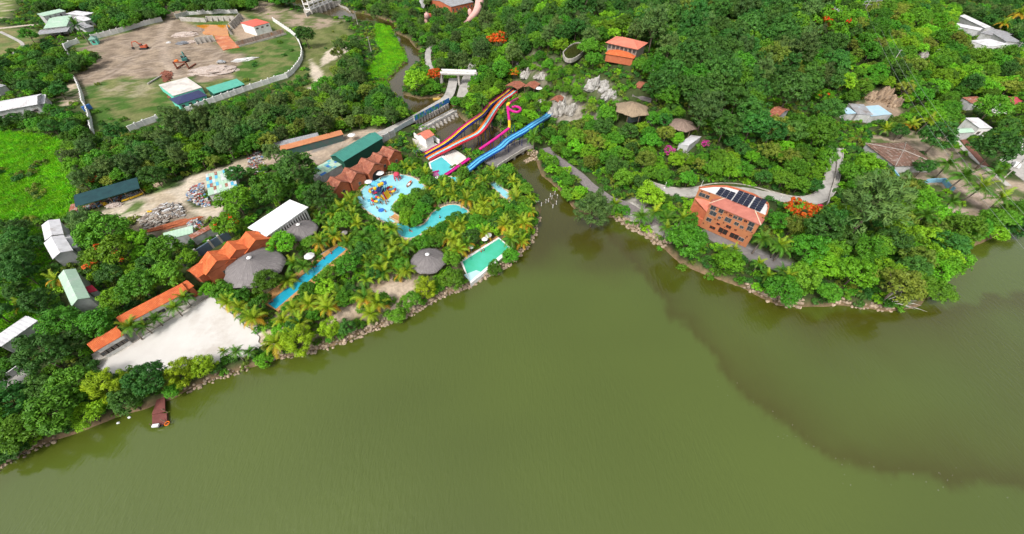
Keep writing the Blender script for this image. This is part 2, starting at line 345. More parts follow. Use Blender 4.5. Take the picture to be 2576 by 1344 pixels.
# mud right at the water's edge
w_ = sstep(-1.5, -.3, SDW)[..., None]; COLR = COLR*(1-w_)+np.array((.19, .125, .075))*w_
def grid_mesh(name, Z, attrs, m):
    ny, nx = GX.shape
    V = np.stack([GX, GY, Z], -1).reshape(-1, 3)
    I = np.arange(nx*ny).reshape(ny, nx)
    F = np.stack([I[:-1, :-1], I[:-1, 1:], I[1:, 1:], I[1:, :-1]], -1).reshape(-1, 4)
    me = bpy.data.meshes.new(name); me.vertices.add(len(V)); me.vertices.foreach_set('co', V.ravel())
    me.loops.add(F.size); me.loops.foreach_set('vertex_index', F.ravel().astype(np.int32))
    me.polygons.add(len(F)); me.polygons.foreach_set('loop_start', np.arange(0, F.size, 4, dtype=np.int32))
    me.polygons.foreach_set('use_smooth', [True]*len(F))
    for k, C in attrs.items():
        a = me.attributes.new(k, 'FLOAT_COLOR', 'POINT'); a.data.foreach_set('color', np.concatenate([C, np.ones(C.shape[:2]+(1,))], -1).ravel())
    me.materials.append(m); me.update(); me.validate()
    return me
gm = bpy.data.materials.new('ground soil and grass'); gm.use_nodes = True; nt = gm.node_tree; P = nt.nodes['Principled BSDF']; L = nt.links.new
P.inputs['Roughness'].default_value = .95; P.inputs['Specular IOR Level'].default_value = .1
at = _n(nt, 'ShaderNodeAttribute', attribute_name='soil'); geo = _n(nt, 'ShaderNodeNewGeometry')
n1 = _n(nt, 'ShaderNodeTexNoise', Scale=.9, Detail=7.0, Roughness=.7); L(geo.outputs['Position'], n1.inputs['Vector'])
r1 = _n(nt, 'ShaderNodeMapRange'); r1.inputs[1].default_value = .3; r1.inputs[2].default_value = .7; r1.inputs[3].default_value = .72; r1.inputs[4].default_value = 1.28; L(n1.outputs['Fac'], r1.inputs[0])
n2 = _n(nt, 'ShaderNodeTexNoise', Scale=.16, Detail=4.0); L(geo.outputs['Position'], n2.inputs['Vector'])
r2 = _n(nt, 'ShaderNodeMapRange'); r2.inputs[1].default_value = .3; r2.inputs[2].default_value = .7; r2.inputs[3].default_value = .85; r2.inputs[4].default_value = 1.15; L(n2.outputs['Fac'], r2.inputs[0])
mm = _n(nt, 'ShaderNodeMath', operation='MULTIPLY'); L(r1.outputs[0], mm.inputs[0]); L(r2.outputs[0], mm.inputs[1])
h = _n(nt, 'ShaderNodeHueSaturation'); L(at.outputs['Color'], h.inputs['Color']); L(mm.outputs[0], h.inputs['Value']); L(h.outputs[0], P.inputs['Base Color'])
b = _n(nt, 'ShaderNodeBump', Strength=.6, Distance=.25); L(n1.outputs['Fac'], b.inputs['Height']); L(b.outputs[0], P.inputs['Normal'])
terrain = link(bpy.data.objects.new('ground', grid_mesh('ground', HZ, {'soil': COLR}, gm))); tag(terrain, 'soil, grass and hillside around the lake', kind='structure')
# ---- water
WG, WB, WK = np.array((.069, .096, .014)), np.array((.050, .049, .004)), np.array((.046, .035, .006))
plume = uv('F', (1500, 560), (1560, 640), (1620, 700), (1680, 790), (1750, 862), (1785, 900), (1830, 972), (1900, 1030), (1960, 1072), (2020, 1120), (2100, 1165), (2200, 1188), (2300, 1203), (2400, 1214), (2575, 1240), (2800, 1290), (2800, 700), (2300, 780), (2050, 790), (1800, 700), (1660, 620))
dp = sdf([zp(q) for q in plume], GX, GY) + 1.2*wob(GX, GY, 12, off=6)+.8*wob(GX, GY, 4, off=1)+.4*wob(GX, GY, 1.8, off=15)
wp = sstep(-.8, 1.4, dp)*(.04+.96*np.exp(-np.maximum(dp, 0)/(9.0+4*wob(GX, GY, 22, off=17))))
CW = np.zeros(GX.shape+(3,)); CW[:] = WG
CW = CW*(1-wp[..., None])+WB*wp[..., None]
chan = sdf([zp(q) for q in uv('F', (1180, 330), (1300, 400), (1350, 400), (1420, 500), (1480, 560), (1560, 640), (1480, 640), (1400, 620), (1345, 640), (1325, 610), (1345, 520), (1250, 440))], GX, GY)
wc = sstep(-14, 4, chan+3*wob(GX, GY, 12))*.75; CW = CW*(1-wc[..., None])+WK*wc[..., None]
wk = sstep(-3, 3, sdf([zp(q) for q in uv('F', (600, -60), (1120, 60), (1240, 200), (1420, 280), (1360, 400), (1190, 400), (1000, 330), (960, 200), (760, 60), (600, 0))], GX, GY)); CW = CW*(1-wk[..., None])+np.array((.062, .044, .016))*wk[..., None]
ws = sstep(-7, 0, -SDW)*.35; CW = CW*(1-ws[..., None])+np.array((.058, .058, .003))*ws[..., None]
CW *= (1+.07*wob(GX, GY, 55, off=13)+.05*wob(GX*.6+GY*.5, GY*1.2-GX*.3, 24, off=23))[..., None]
wm = bpy.data.materials.new('turbid green water'); wm.use_nodes = True; nt = wm.node_tree; P = nt.nodes['Principled BSDF']; L = nt.links.new
P.inputs['Roughness'].default_value = .07; P.inputs['IOR'].default_value = 1.68; P.inputs['Specular IOR Level'].default_value = .5
at = _n(nt, 'ShaderNodeAttribute', attribute_name='tone'); L(at.outputs['Color'], P.inputs['Base Color'])
geo = _n(nt, 'ShaderNodeNewGeometry')
mp = _n(nt, 'ShaderNodeMapping'); mp.inputs['Rotation'].default_value = (0, 0, R(28)); mp.inputs['Scale'].default_value = (2.0, .5, 1); L(geo.outputs['Position'], mp.inputs['Vector'])
n1 = _n(nt, 'ShaderNodeTexNoise', Scale=.8, Detail=3.0, Roughness=.55, Distortion=.4); L(mp.outputs[0], n1.inputs['Vector'])
n2 = _n(nt, 'ShaderNodeTexNoise', Scale=.03, Detail=2.0); L(geo.outputs['Position'], n2.inputs['Vector'])
r2 = _n(nt, 'ShaderNodeMapRange'); r2.inputs[1].default_value = .35; r2.inputs[2].default_value = .65; r2.inputs[3].default_value = .1; r2.inputs[4].default_value = .5; L(n2.outputs['Fac'], r2.inputs[0])
b = _n(nt, 'ShaderNodeBump', Distance=.25); L(n1.outputs['Fac'], b.inputs['Height']); L(r2.outputs[0], b.inputs['Strength']); L(b.outputs[0], P.inputs['Normal'])
water = link(bpy.data.objects.new('lake_water', grid_mesh('lake_water', np.zeros_like(HZ), {'tone': CW}, wm))); tag(water, 'murky green lake water with a brown silt plume', kind='structure')
# ================================================================== materials shared by the built things
M_conc = mat('pale concrete', (.50, .47, .43), (.36, .33, .29), scale=.5, bump=.3, c3=(.22, .20, .17), s3=.35)
M_road = mat('pale concrete road', (.43, .41, .38), (.34, .32, .295), scale=.35, bump=.2, c3=(.25, .235, .21), s3=.2)
M_asph = mat('grey paving', (.20, .185, .18), (.14, .13, .125), scale=.5, bump=.3, c3=(.27, .25, .23), s3=.25)
M_brick = mat('grey brick paving', (.24, .21, .20), (.16, .14, .14), scale=1.5, bump=.4)
M_wwall = mat('white painted masonry', (.82, .81, .79), (.72, .71, .69), scale=.7, bump=.1, c3=(.56, .54, .51), s3=.5)
M_plast = mat('grey plaster', (.52, .52, .52), (.40, .40, .39), scale=.6, c3=(.28, .27, .25), s3=.3)
M_turq = mat('turquoise plaster', (.16, .62, .48), (.13, .52, .40), scale=.6)
M_glass = mat('dark window glass', (.03, .035, .04), (.06, .07, .08), rough=.12, spec=.6, scale=.4)
M_frame = mat('window frame', (.34, .27, .22))
M_dark = mat('dark opening', (.022, .018, .016))
M_wood = mat('weathered timber', (.20, .14, .09), (.13, .09, .06), scale=2.0, bump=.3)
M_steel = mat('grey steel', (.32, .33, .34), rough=.5)
M_navy = mat('navy painted steel', (.02, .035, .16), rough=.45)
M_stone = mat('tan revetment stone', (.40, .31, .22), (.27, .20, .145), scale=1.2, bump=.8, bscale=5, c3=(.17, .145, .115), s3=.7, rnd=.25)
M_rock = mat('grey weathered rock', (.44, .42, .38), (.22, .20, .175), scale=.5, bump=1.0, bscale=2.2, c3=(.14, .12, .10), s3=.45, stretch=(0, (1, 1, .35)))
M_tan = mat('orange tan pool deck', (.50, .27, .10), (.40, .21, .08), scale=.8)
M_cope = mat('pale pool coping', (.62, .50, .36), (.52, .40, .28), scale=.8)
M_tileR = mat_ribbed('red clay tile', (.33, .115, .065), (.22, .07, .045), period=.26, tile=.42, depth=.05, rough=.85, c3=(.42, .20, .13), s3=1.1)
M_tileO = mat_ribbed('orange clay tile', (.62, .15, .045), (.50, .105, .035), period=.26, tile=.42, depth=.05, rough=.85, c3=(.66, .21, .08), s3=1.0)
M_tileP = mat_ribbed('salmon roof sheet', (.62, .20, .13), (.55, .165, .11), period=.3, tile=.5, depth=.04, rough=.8)
M_rdwall = mat('terracotta plaster wall', (.50, .15, .07), (.40, .11, .05), scale=.8)
M_shW = mat_ribbed('white metal sheet', (.68, .67, .69), (.55, .545, .56), period=.9, depth=.05, c3=(.43, .40, .39), s3=.25)
M_shG = mat_ribbed('mint metal sheet', (.40, .56, .42), (.33, .48, .36), period=.9, depth=.05, c3=(.50, .58, .50), s3=.3)
M_shT = mat_ribbed('teal green metal sheet', (.055, .24, .19), (.045, .20, .16), period=.9, depth=.04, rough=.5)
M_shR = mat_ribbed('rusty metal sheet', (.24, .075, .04), (.34, .13, .08), period=.7, depth=.05, c3=(.42, .38, .36), s3=.8)
M_shGy = mat_ribbed('grey metal sheet', (.34, .345, .36), (.25, .25, .26), period=.9, depth=.05, c3=(.20, .16, .14), s3=.5)
M_shB = mat_ribbed('blue metal sheet', (.05, .20, .55), (.04, .16, .45), period=.5, depth=.04)
M_net = mat('dark teal shade net', (.016, .06, .066), (.012, .042, .05), scale=.4, rough=.9, bump=.3)
M_dgrn = mat('dark green siding', (.015, .085, .055), (.012, .065, .045), scale=.5)
M_red = mat('red plastic', (.50, .03, .05), rough=.4); M_yel = mat('yellow plastic', (.75, .46, .02), rough=.4); M_blu = mat('blue plastic', (.03, .15, .55), rough=.4)
M_lblu = mat('sky blue plastic', (.10, .42, .62), rough=.4); M_mag = mat('magenta plastic', (.55, .012, .22), rough=.38); M_org = mat('orange plastic', (.75, .17, .015), rough=.4)
M_whtp = mat('white plastic', (.78, .78, .78), rough=.4)
def mat_thatch(name, c, c2):
    if name in _MC: return _MC[name]
    m = mat(name, c, c2, scale=1.5, rough=.95); nt = m.node_tree; L = nt.links.new; P = nt.nodes['Principled BSDF']
    tc = _n(nt, 'ShaderNodeTexCoord'); gr = _n(nt, 'ShaderNodeTexGradient', gradient_type='RADIAL'); L(tc.outputs['Object'], gr.inputs['Vector'])
    ml = _n(nt, 'ShaderNodeMath', operation='MULTIPLY'); ml.inputs[1].default_value = 150; L(gr.outputs['Fac'], ml.inputs[0])
    cx = _n(nt, 'ShaderNodeCombineXYZ'); L(ml.outputs[0], cx.inputs['X']); sx = _n(nt, 'ShaderNodeVectorMath', operation='LENGTH'); L(tc.outputs['Object'], sx.inputs[0]); L(sx.outputs['Value'], cx.inputs['Y'])
    no = _n(nt, 'ShaderNodeTexNoise', Scale=1.0, Detail=3.0); L(cx.outputs[0], no.inputs['Vector'])
    b = _n(nt, 'ShaderNodeBump', Strength=1.0, Distance=.25); L(no.outputs['Fac'], b.inputs['Height']); L(b.outputs[0], P.inputs['Normal'])
    mx = _n(nt, 'ShaderNodeMix', data_type='RGBA'); src = P.inputs['Base Color'].links[0].from_socket
    r = _n(nt, 'ShaderNodeMapRange'); r.inputs[1].default_value = .35; r.inputs[2].default_value = .65; L(no.outputs['Fac'], r.inputs[0]); L(r.outputs[0], mx.inputs[0])
    L(src, mx.inputs[6]); mx.inputs[7].default_value = (*[x*.62 for x in c], 1); L(mx.outputs[2], P.inputs['Base Color']); return m
M_thG = mat_thatch('grey weathered thatch', (.27, .245, .24), (.20, .18, .18)); M_thT = mat_thatch('tan palm thatch', (.38, .29, .19), (.29, .21, .14)); M_thB = mat_thatch('brown palm thatch', (.33, .24, .19), (.24, .17, .13))
def mat_water(name, c, c2, rough=.06, sc=.25):
    return mat(name, c, c2, rough=rough, scale=sc, spec=.6, bump=.10, bscale=2.0)
M_poolL = mat_water('pale blue pool water', (.30, .64, .72), (.24, .58, .66)); M_poolT = mat_water('turquoise pool water', (.09, .50, .52), (.065, .43, .46))
M_poolB = mat_water('cyan pool water', (.02, .36, .50), (.02, .30, .42)); M_poolG = mat_water('green pool water', (.05, .42, .24), (.07, .48, .33)); M_poolD = mat_water('dark pond water', (.045, .05, .012), (.035, .04, .01))

# ================================================================== roads, paths and paved sheets
CLEAR = []                       # picture outlines that trees keep clear of
FOOT = []                        # footprints on the ground that trees keep clear of
def clear(t, *p): CLEAR.append(uv(t, *p))
def foot(P, m=0.0): FOOT.append(([(p[0], p[1]) for p in P], m))
def smooth_path(P, step=2.0, closed=False):
    P = [Vector(p) for p in P]; out = []; n = len(P)
    for i in range(n if closed else n-1):
        g = (lambda k: P[k % n]) if closed else (lambda k: P[min(max(k, 0), n-1)])
        p0, p1, p2, p3 = g(i-1), g(i), g(i+1), g(i+2); m = max(2, int((p2-p1).length/step))
        for k in range(m):
            t = k/m; out.append(.5*((2*p1)+(p2-p0)*t+(2*p0-5*p1+4*p2-p3)*t*t+(3*p1-p0-3*p2+p3)*t**3))
    if not closed: out.append(P[-1])
    return out
def ribbon(name, label, P, w, m, dz=.10, thick=.7, flat=None, kerb=None, step=2.0):
    C = smooth_path(P, step)
    for p in C: p.z = flat if flat is not None else max(hz(p.x, p.y), hz(p.x-w*.3, p.y), hz(p.x+w*.3, p.y))+dz
    if flat is None:
        zs = [p.z for p in C]
        for i, p in enumerate(C): k = zs[max(0, i-2):i+3]; p.z = sum(k)/len(k)+.06
    b = MB().sweep(C, [(-w/2, -thick), (w/2, -thick), (w/2, 0), (-w/2, 0)], close=True)
    o = b.build(name, m, kind='structure', label=label); foot_line(C, w/2+.2)
    if kerb:
        for s in (-1, 1): MB().sweep(C, [(s*(w/2)-.12, -thick), (s*(w/2)+.18, -thick), (s*(w/2)+.18, kerb), (s*(w/2)-.12, kerb)], close=True).build('kerb', M_conc, o)
    return o, C
LINES = []
def foot_line(C, w): LINES.append((C, w))
def sheet(name, label, t, pts, m, dz=.06, z=None, thick=.6, kind='structure', parent=None, jit=0):
    P = gps(t, *pts)
    zz = z if z is not None else max(p.z for p in P)+dz
    P = [zp(q, zz) for q in uv(t, *pts)]
    if jit:
        rj = random.Random(4); Q = []
        for a, b in zip(P, P[1:]+P[:1]):
            n = max(1, int((b-a).length/1.3)); Q += [a+(b-a)*k/n+Vector((rj.uniform(-jit, jit), rj.uniform(-jit, jit), 0)) for k in range(n)]
        P = Q
    o = MB().prism(P, zz-thick, zz).build(name, m, parent); foot(P)
    if kind: tag(o, label, kind=kind)
    return o
ribbon('hill_road', 'pale concrete road curving past the building with solar panels', gps('F', (1615, 462), (1665, 478), (1710, 487), (1752, 484), (1800, 474), (1870, 476), (1940, 494), (2000, 507), (2050, 503), (2080, 478), (2092, 440), (2099, 400), (2101, 372)), 4.6, M_road, kerb=.35)
ribbon('waterside_lane', 'grey brick lane among trees along the inlet', gps('12', (330, 150), (420, 240), (560, 340), (680, 430), (780, 530), (900, 615), (1000, 680), (1150, 730), (1300, 830), (1420, 930)), 4.0, M_brick)
ribbon('lakeside_path', 'dark grey path below the terracotta building', gps('D', (640, 440), (760, 520), (900, 600), (1100, 690), (1300, 775), (1500, 850)), 4.2, M_asph)
ribbon('park_road', 'pale concrete road running under the footbridge', gps('01', (2230, 560), (2190, 650), (2120, 800), (2090, 900), (2070, 980)), 5.0, M_road)
ribbon('canal_path', 'pale path following the winding creek', gps('01', (1900, 410), (1790, 450), (1735, 520), (1735, 640), (1770, 720)), 3.4, M_road)
ribbon('garden_path', 'narrow pale path near the pink sculpture', gps('01', (1800, 155), (1900, 165), (2000, 175), (2110, 185)), 2.6, M_road)
ribbon('village_road', 'sandy lane beside the green roofed house', gps('00', (-120, 300), (60, 283), (190, 268), (290, 258), (375, 255)), 3.2, mat('sandy lane', (.50, .43, .34), (.40, .34, .27)))
ribbon('footpath', 'pale footpath through grass to the village lane', gps('00', (0, 322), (100, 370), (205, 425), (225, 465), (150, 530), (75, 590)), 1.8, M_road)
ribbon('corner_road', 'concrete road at the left edge under trees', gps('A', (-120, 1310), (20, 1245), (140, 1170), (270, 1085), (330, 1050)), 4.0, M_road)
ribbon('stone_stair_path', 'stepped stone garden path on the hillside', gps('02', (1450, 600), (1440, 650), (1410, 710), (1420, 760)), 2.0, M_conc)
ribbon('garden_terrace_path', 'grey garden path beside thatched roof', gps('02', (1215, 950), (1300, 985), (1400, 1020)), 2.4, M_brick)
ribbon('forest_path', 'pale forest path with green verge', gps('02', (1820, 960), (1950, 1040), (2050, 1090), (2150, 1140)), 2.4, M_conc)
ribbon('walled_lane', 'long pale lane beside the brick channel', gps('13', (1880, 60), (1980, 170), (2090, 270), (2200, 360), (2300, 430), (2420, 530)), 2.0, M_conc)
ribbon('brick_channel', 'reddish brick drainage channel along the lane', gps('13', (1960, 60), (2040, 160), (2140, 280), (2190, 330)), 2.4, mat('red brick channel', (.22, .09, .06), (.15, .07, .05), scale=2))
sheet('street', 'pale concrete street at the right edge', '13', [(2330, 262), (2420, 190), (2520, 60), (2640, 20), (2900, 300), (2800, 560), (2640, 520), (2500, 420)], M_road)
sheet('parking_yard', 'grey paved yard beside the coconut palms', '12', [(1080, 720), (1210, 690), (1300, 760), (1250, 850), (1420, 960), (1380, 980), (1130, 860)], M_conc)
sheet('service_apron', 'concrete apron along the long orange roof', 'A', [(950, 970), (1330, 760), (1650, 550), (2100, 290), (1990, 230), (1900, 270), (1240, 660), (920, 880)], M_conc, dz=.10)
sheet('sand_lot', 'broad white sand lot beside the long orange roof', 'A', [(1000, 985), (1340, 775), (1650, 572), (1900, 440), (2110, 300), (2250, 400), (2420, 540), (2600, 690), (2640, 800), (2560, 880), (2200, 960), (1700, 1030), (1120, 1090), (1040, 1060)], mat('white sand', (.61, .585, .55), (.56, .53, .495), scale=.25, c3=(.49, .445, .40), s3=.12, bump=.3, bscale=1.2), dz=.03, jit=.5)
zb = MB()
sp = gps('13', (2500, 95), (2620, 170), dz=.1); dd = (sp[1]-sp[0]).normalized(); pp = Vector((-dd.y, dd.x, 0)); ag = math.atan2(dd.y, dd.x)
zs = max(p.z for p in gps('13', (2330, 262), (2420, 190), (2520, 60), (2640, 20), (2900, 300), (2800, 560), (2640, 520), (2500, 420)))+.066
for k in range(6): zb = MB().box((sp[0].x+dd.x*k*1.5, sp[0].y+dd.y*k*1.5, zs), (.7, 4.0, .012), ag); zb.build('zebra_stripe', M_wwall, bpy.data.objects['street'])
clear('12', (1480, 540), (1880, 545), (1880, 640), (1560, 620)); clear('F', (1870, 470), (2040, 500), (2085, 470), (2100, 400), (2090, 470), (2060, 515), (1990, 512))
clear('12', (600, 400), (700, 420), (900, 600), (760, 590)); clear('D', (770, 500), (1000, 590), (1500, 830), (1400, 850), (1050, 650))
clear('A', (960, 960), (1340, 770), (1650, 570), (1900, 440), (2110, 300), (2240, 420), (2400, 560), (2560, 700), (2300, 860), (1900, 900), (1340, 940), (1040, 1060))
clear('13', (2330, 280), (2480, 110), (2575, 80), (2575, 460)); clear('01', (2010, 800), (2150, 700), (2130, 950), (2010, 980)); clear('01', (1720, 500), (1770, 500), (1780, 630), (1715, 630))
clear('A', (0, 1270), (0, 1230), (180, 1110), (240, 1090), (140, 1190))
# ---- walls
def wall(name, label, t, pts, h, m, th=.3, ev=4.0, pm=None, ph=.35, zz=None, closed=False):
    P = gps(t, *pts); root = thing(name, label, 'wall', P[0])
    pil = MB().box((0, 0, (h+ph)/2-.3), (.55, .55, h+ph+.6)).me('pillar', pm or m)
    for a, b in zip(P[:-1], P[1:]):
        d = b-a; d.z = 0; L_ = d.length; n = max(1, round(L_/ev)); an = math.atan2(d.y, d.x)
        for k in range(n):
            c = a+d*((k+.5)/n); z0 = hz(c.x, c.y)
            MB().box((c.x-P[0].x, c.y-P[0].y, z0-P[0].z+h/2-.3), (L_/n-.02, th, h+.6), an).build('panel', m, root)
            if pm is not False:
                c = a+d*(k/n); inst('pillar', pil, root, (c.x-P[0].x, c.y-P[0].y, hz(c.x, c.y)-P[0].z), (0, 0, an))
    foot_line(P, 1.6); return root
G_w = 'white compound walls'
def grp(o, g): o['group'] = g; return o
grp(wall('compound_wall', 'white compound wall running behind the dirt lot from the guardhouse', '00', [(940, 400), (1200, 335), (1420, 270), (1640, 215)], 2.6, M_wwall), G_w)
grp(wall('compound_wall', 'short bent white wall left of the turquoise guardhouse', '00', [(800, 435), (720, 460), (665, 490), (690, 545), (718, 590)], 2.4, M_wwall), G_w)
grp(wall('compound_wall', 'white wall topping the concrete basin behind the orange pond', '00', [(1780, 185), (1900, 155), (2060, 142), (2230, 136), (2400, 138)], 2.4, M_wwall), G_w)
grp(wall('compound_wall', 'long curved white wall around the right side of the dirt lot', 'Z4', [(1570, 140), (1680, 215), (1770, 275), (1850, 340), (1900, 430), (1935, 530), (1930, 620), (1890, 700), (1820, 790), (1740, 850), (1600, 890), (1440, 945), (1300, 990), (1100, 1060), (940, 1115), (730, 1190), (560, 1260), (480, 1285)], 2.3, M_wwall), G_w)
grp(wall('compound_wall', 'short white wall piece emerging below the tree at the lot corner', '00', [(1600, 1215), (1470, 1262), (1310, 1325)], 2.3, M_wwall), G_w)
grp(wall('compound_wall', 'white wall on the left of the grassy lot with blue cloth on it', '00', [(772, 810), (810, 890), (835, 960), (855, 1060), (890, 1110), (915, 1180), (930, 1270), (950, 1350)], 2.2, M_wwall), G_w)
wall('panel_wall', 'grey concrete panel wall behind the red tiled pavilions', '11', [(620, 525), (750, 440), (880, 350), (1060, 235), (1230, 125), (1405, 20)], 2.8, M_plast, ev=3.2, pm=M_conc)
wall('panel_wall', 'blue grey panel wall behind the orange roofed houses', '10', [(1850, 1340), (2010, 1240), (2150, 1150), (2330, 1050)], 2.6, mat('blue grey panels', (.13, .18, .24), (.10, .14, .19)), ev=3.2, pm=M_conc)
wall('ruined_wall', 'pale blue broken wall beside the ruined tiled roof', '13', [(1570, 500), (1680, 492), (1750, 490), (1800, 550), (1850, 590)], 1.6, mat('pale blue plaster', (.25, .50, .65), (.20, .42, .56)), pm=False)
wall('ruined_wall', 'narrow pale blue wall standing in the bushes', '13', [(1215, 375), (1270, 450), (1310, 520), (1328, 590)], 1.8, mat('pale blue plaster', (.25, .50, .65)), pm=False)
wall('retaining_wall', 'pale parapet wall outside the road bend', '13', [(672, 240), (685, 330), (670, 430), (640, 540), (590, 720)], 1.0, M_conc, pm=False)
wall('boundary_wall', 'low grey wall with tin sheets at the left edge', 'A', [(-60, 1250), (60, 1160), (150, 1100), (240, 1035)], 1.8, M_plast, pm=False)
for c in (('00', (660, 440), (800, 405), (810, 440), (720, 500), (720, 600), (680, 560)), ('00', (940, 370), (1640, 190), (1650, 235), (940, 410)), ('00', (1780, 150), (2400, 105), (2420, 150), (2300, 300), (1900, 230)),
          ('Z4', (1570, 120), (1800, 240), (1920, 400), (1960, 560), (1900, 760), (1740, 880), (1300, 1030), (500, 1290), (470, 1240), (1300, 950), (1700, 800), (1860, 650), (1860, 450), (1750, 300)),
          ('00', (1310, 1285), (1600, 1195), (1610, 1225), (1320, 1340)), ('00', (760, 800), (800, 800), (900, 1070), (950, 1344), (920, 1344), (840, 1060)), ('11', (620, 480), (1400, 0), (1420, 30), (640, 540)), ('13', (1540, 470), (1760, 465), (1860, 590), (1560, 520))): clear(*c)
# ================================================================== buildings
def slab(V, F, t=.14):
    """closed slab from a top surface: faces, underside and rim"""
    b = MB(); V = [Vector(v) for v in V]; n = len(V)
    VV = [tuple(v) for v in V]+[(v.x, v.y, v.z-t) for v in V]; FF = []
    for f in F:
        nr = Vector((0, 0, 0))
        for i in range(len(f)): p, q = V[f[i-1]], V[f[i]]; nr += p.cross(q)
        f = tuple(f) if nr.z > 0 else tuple(reversed(f)); FF.append(f)
    ed = {}
    for f in FF:
        for i in range(len(f)): ed[(f[i-1], f[i])] = 1
    out = list(FF)+[tuple(i+n for i in reversed(f)) for f in FF]
    out += [(a, a+n, b_+n, b_) for (a, b_) in ed if (b_, a) not in ed]
    return b.mesh(VV, out)
def roof_top(kind, L_, W_, h, rise, over=.4, axis='x', ins=None):
    x, y = L_/2+over, W_/2+over
    if axis == 'y': x, y = y, x
    if kind == 'gable': V = [(-x, -y, h), (x, -y, h), (x, 0, h+rise), (-x, 0, h+rise), (-x, y, h), (x, y, h)]; F = [(0, 1, 2, 3), (3, 2, 5, 4)]
    elif kind == 'hip':
        k = ins if ins is not None else min(x, y)
        k = min(k, x-.05); V = [(-x, -y, h), (x, -y, h), (x, y, h), (-x, y, h), (-x+k, 0, h+rise), (x-k, 0, h+rise)]; F = [(0, 1, 5, 4), (1, 2, 5), (2, 3, 4, 5), (3, 0, 4)]
    elif kind == 'shed': V = [(-x, -y, h), (x, -y, h), (x, y, h+rise), (-x, y, h+rise)]; F = [(0, 1, 2, 3)]
    else: V = [(-x, -y, h), (x, -y, h), (x, y, h), (-x, y, h)]; F = [(0, 1, 2, 3)]
    if axis == 'y': V = [(-b, a, c) for a, b, c in V]
    return V, F
def rect(t, A, B, C, h, zg=None):
    """rectangle whose edge A-B and opposite side C are read off the photograph at height h above the ground"""
    qa, qb, qc = uv(t, A, B, C)
    if zg is None:
        zg = 1.4
        for _ in range(4):
            P = [zp(q, zg+h) for q in (qa, qb, qc)]; m = (P[1]+P[2])/2; zg = hz(m.x, m.y)
    a, b, c = [zp(q, zg+h) for q in (qa, qb, qc)]
    d = b-a; L_ = d.length; d.normalize(); nrm = Vector((-d.y, d.x, 0)); W_ = (c-a).dot(nrm); s = 1 if W_ > 0 else -1
    cen = a+d*L_/2+nrm*W_/2; cen.z = zg
    return cen, math.atan2(d.y, d.x), L_, abs(W_), s
_wm = {}
def window(parent, x, y, z, rz, w, h, fm=None, gm_=None, frame=True, name='window'):
    fm = fm or M_frame; gm_ = gm_ or M_glass; k = (round(w, 2), round(h, 2), fm.name, gm_.name, frame)
    if k not in _wm:
        b = MB()
        if frame:
            for dx, dz, sx, sz in ((0, h/2, w+.14, .07), (0, -h/2, w+.2, .10), (-w/2, 0, .07, h-.1), (w/2, 0, .07, h-.1), (0, 0, .04, h-.1)): b.box((dx, 0, dz), (sx, .14, sz))
        else: b.box((0, 0, -h/2), (w+.1, .14, .08))
        _wm[k] = (b.me('frame', fm), MB().box((0, .02, 0), (w-.02, .05, h-.02)).me('pane', gm_))
    o = inst(name, _wm[k][0], parent, (x, y, z), (0, 0, rz)); inst('pane', _wm[k][1], o, (0, 0, 0)); return o
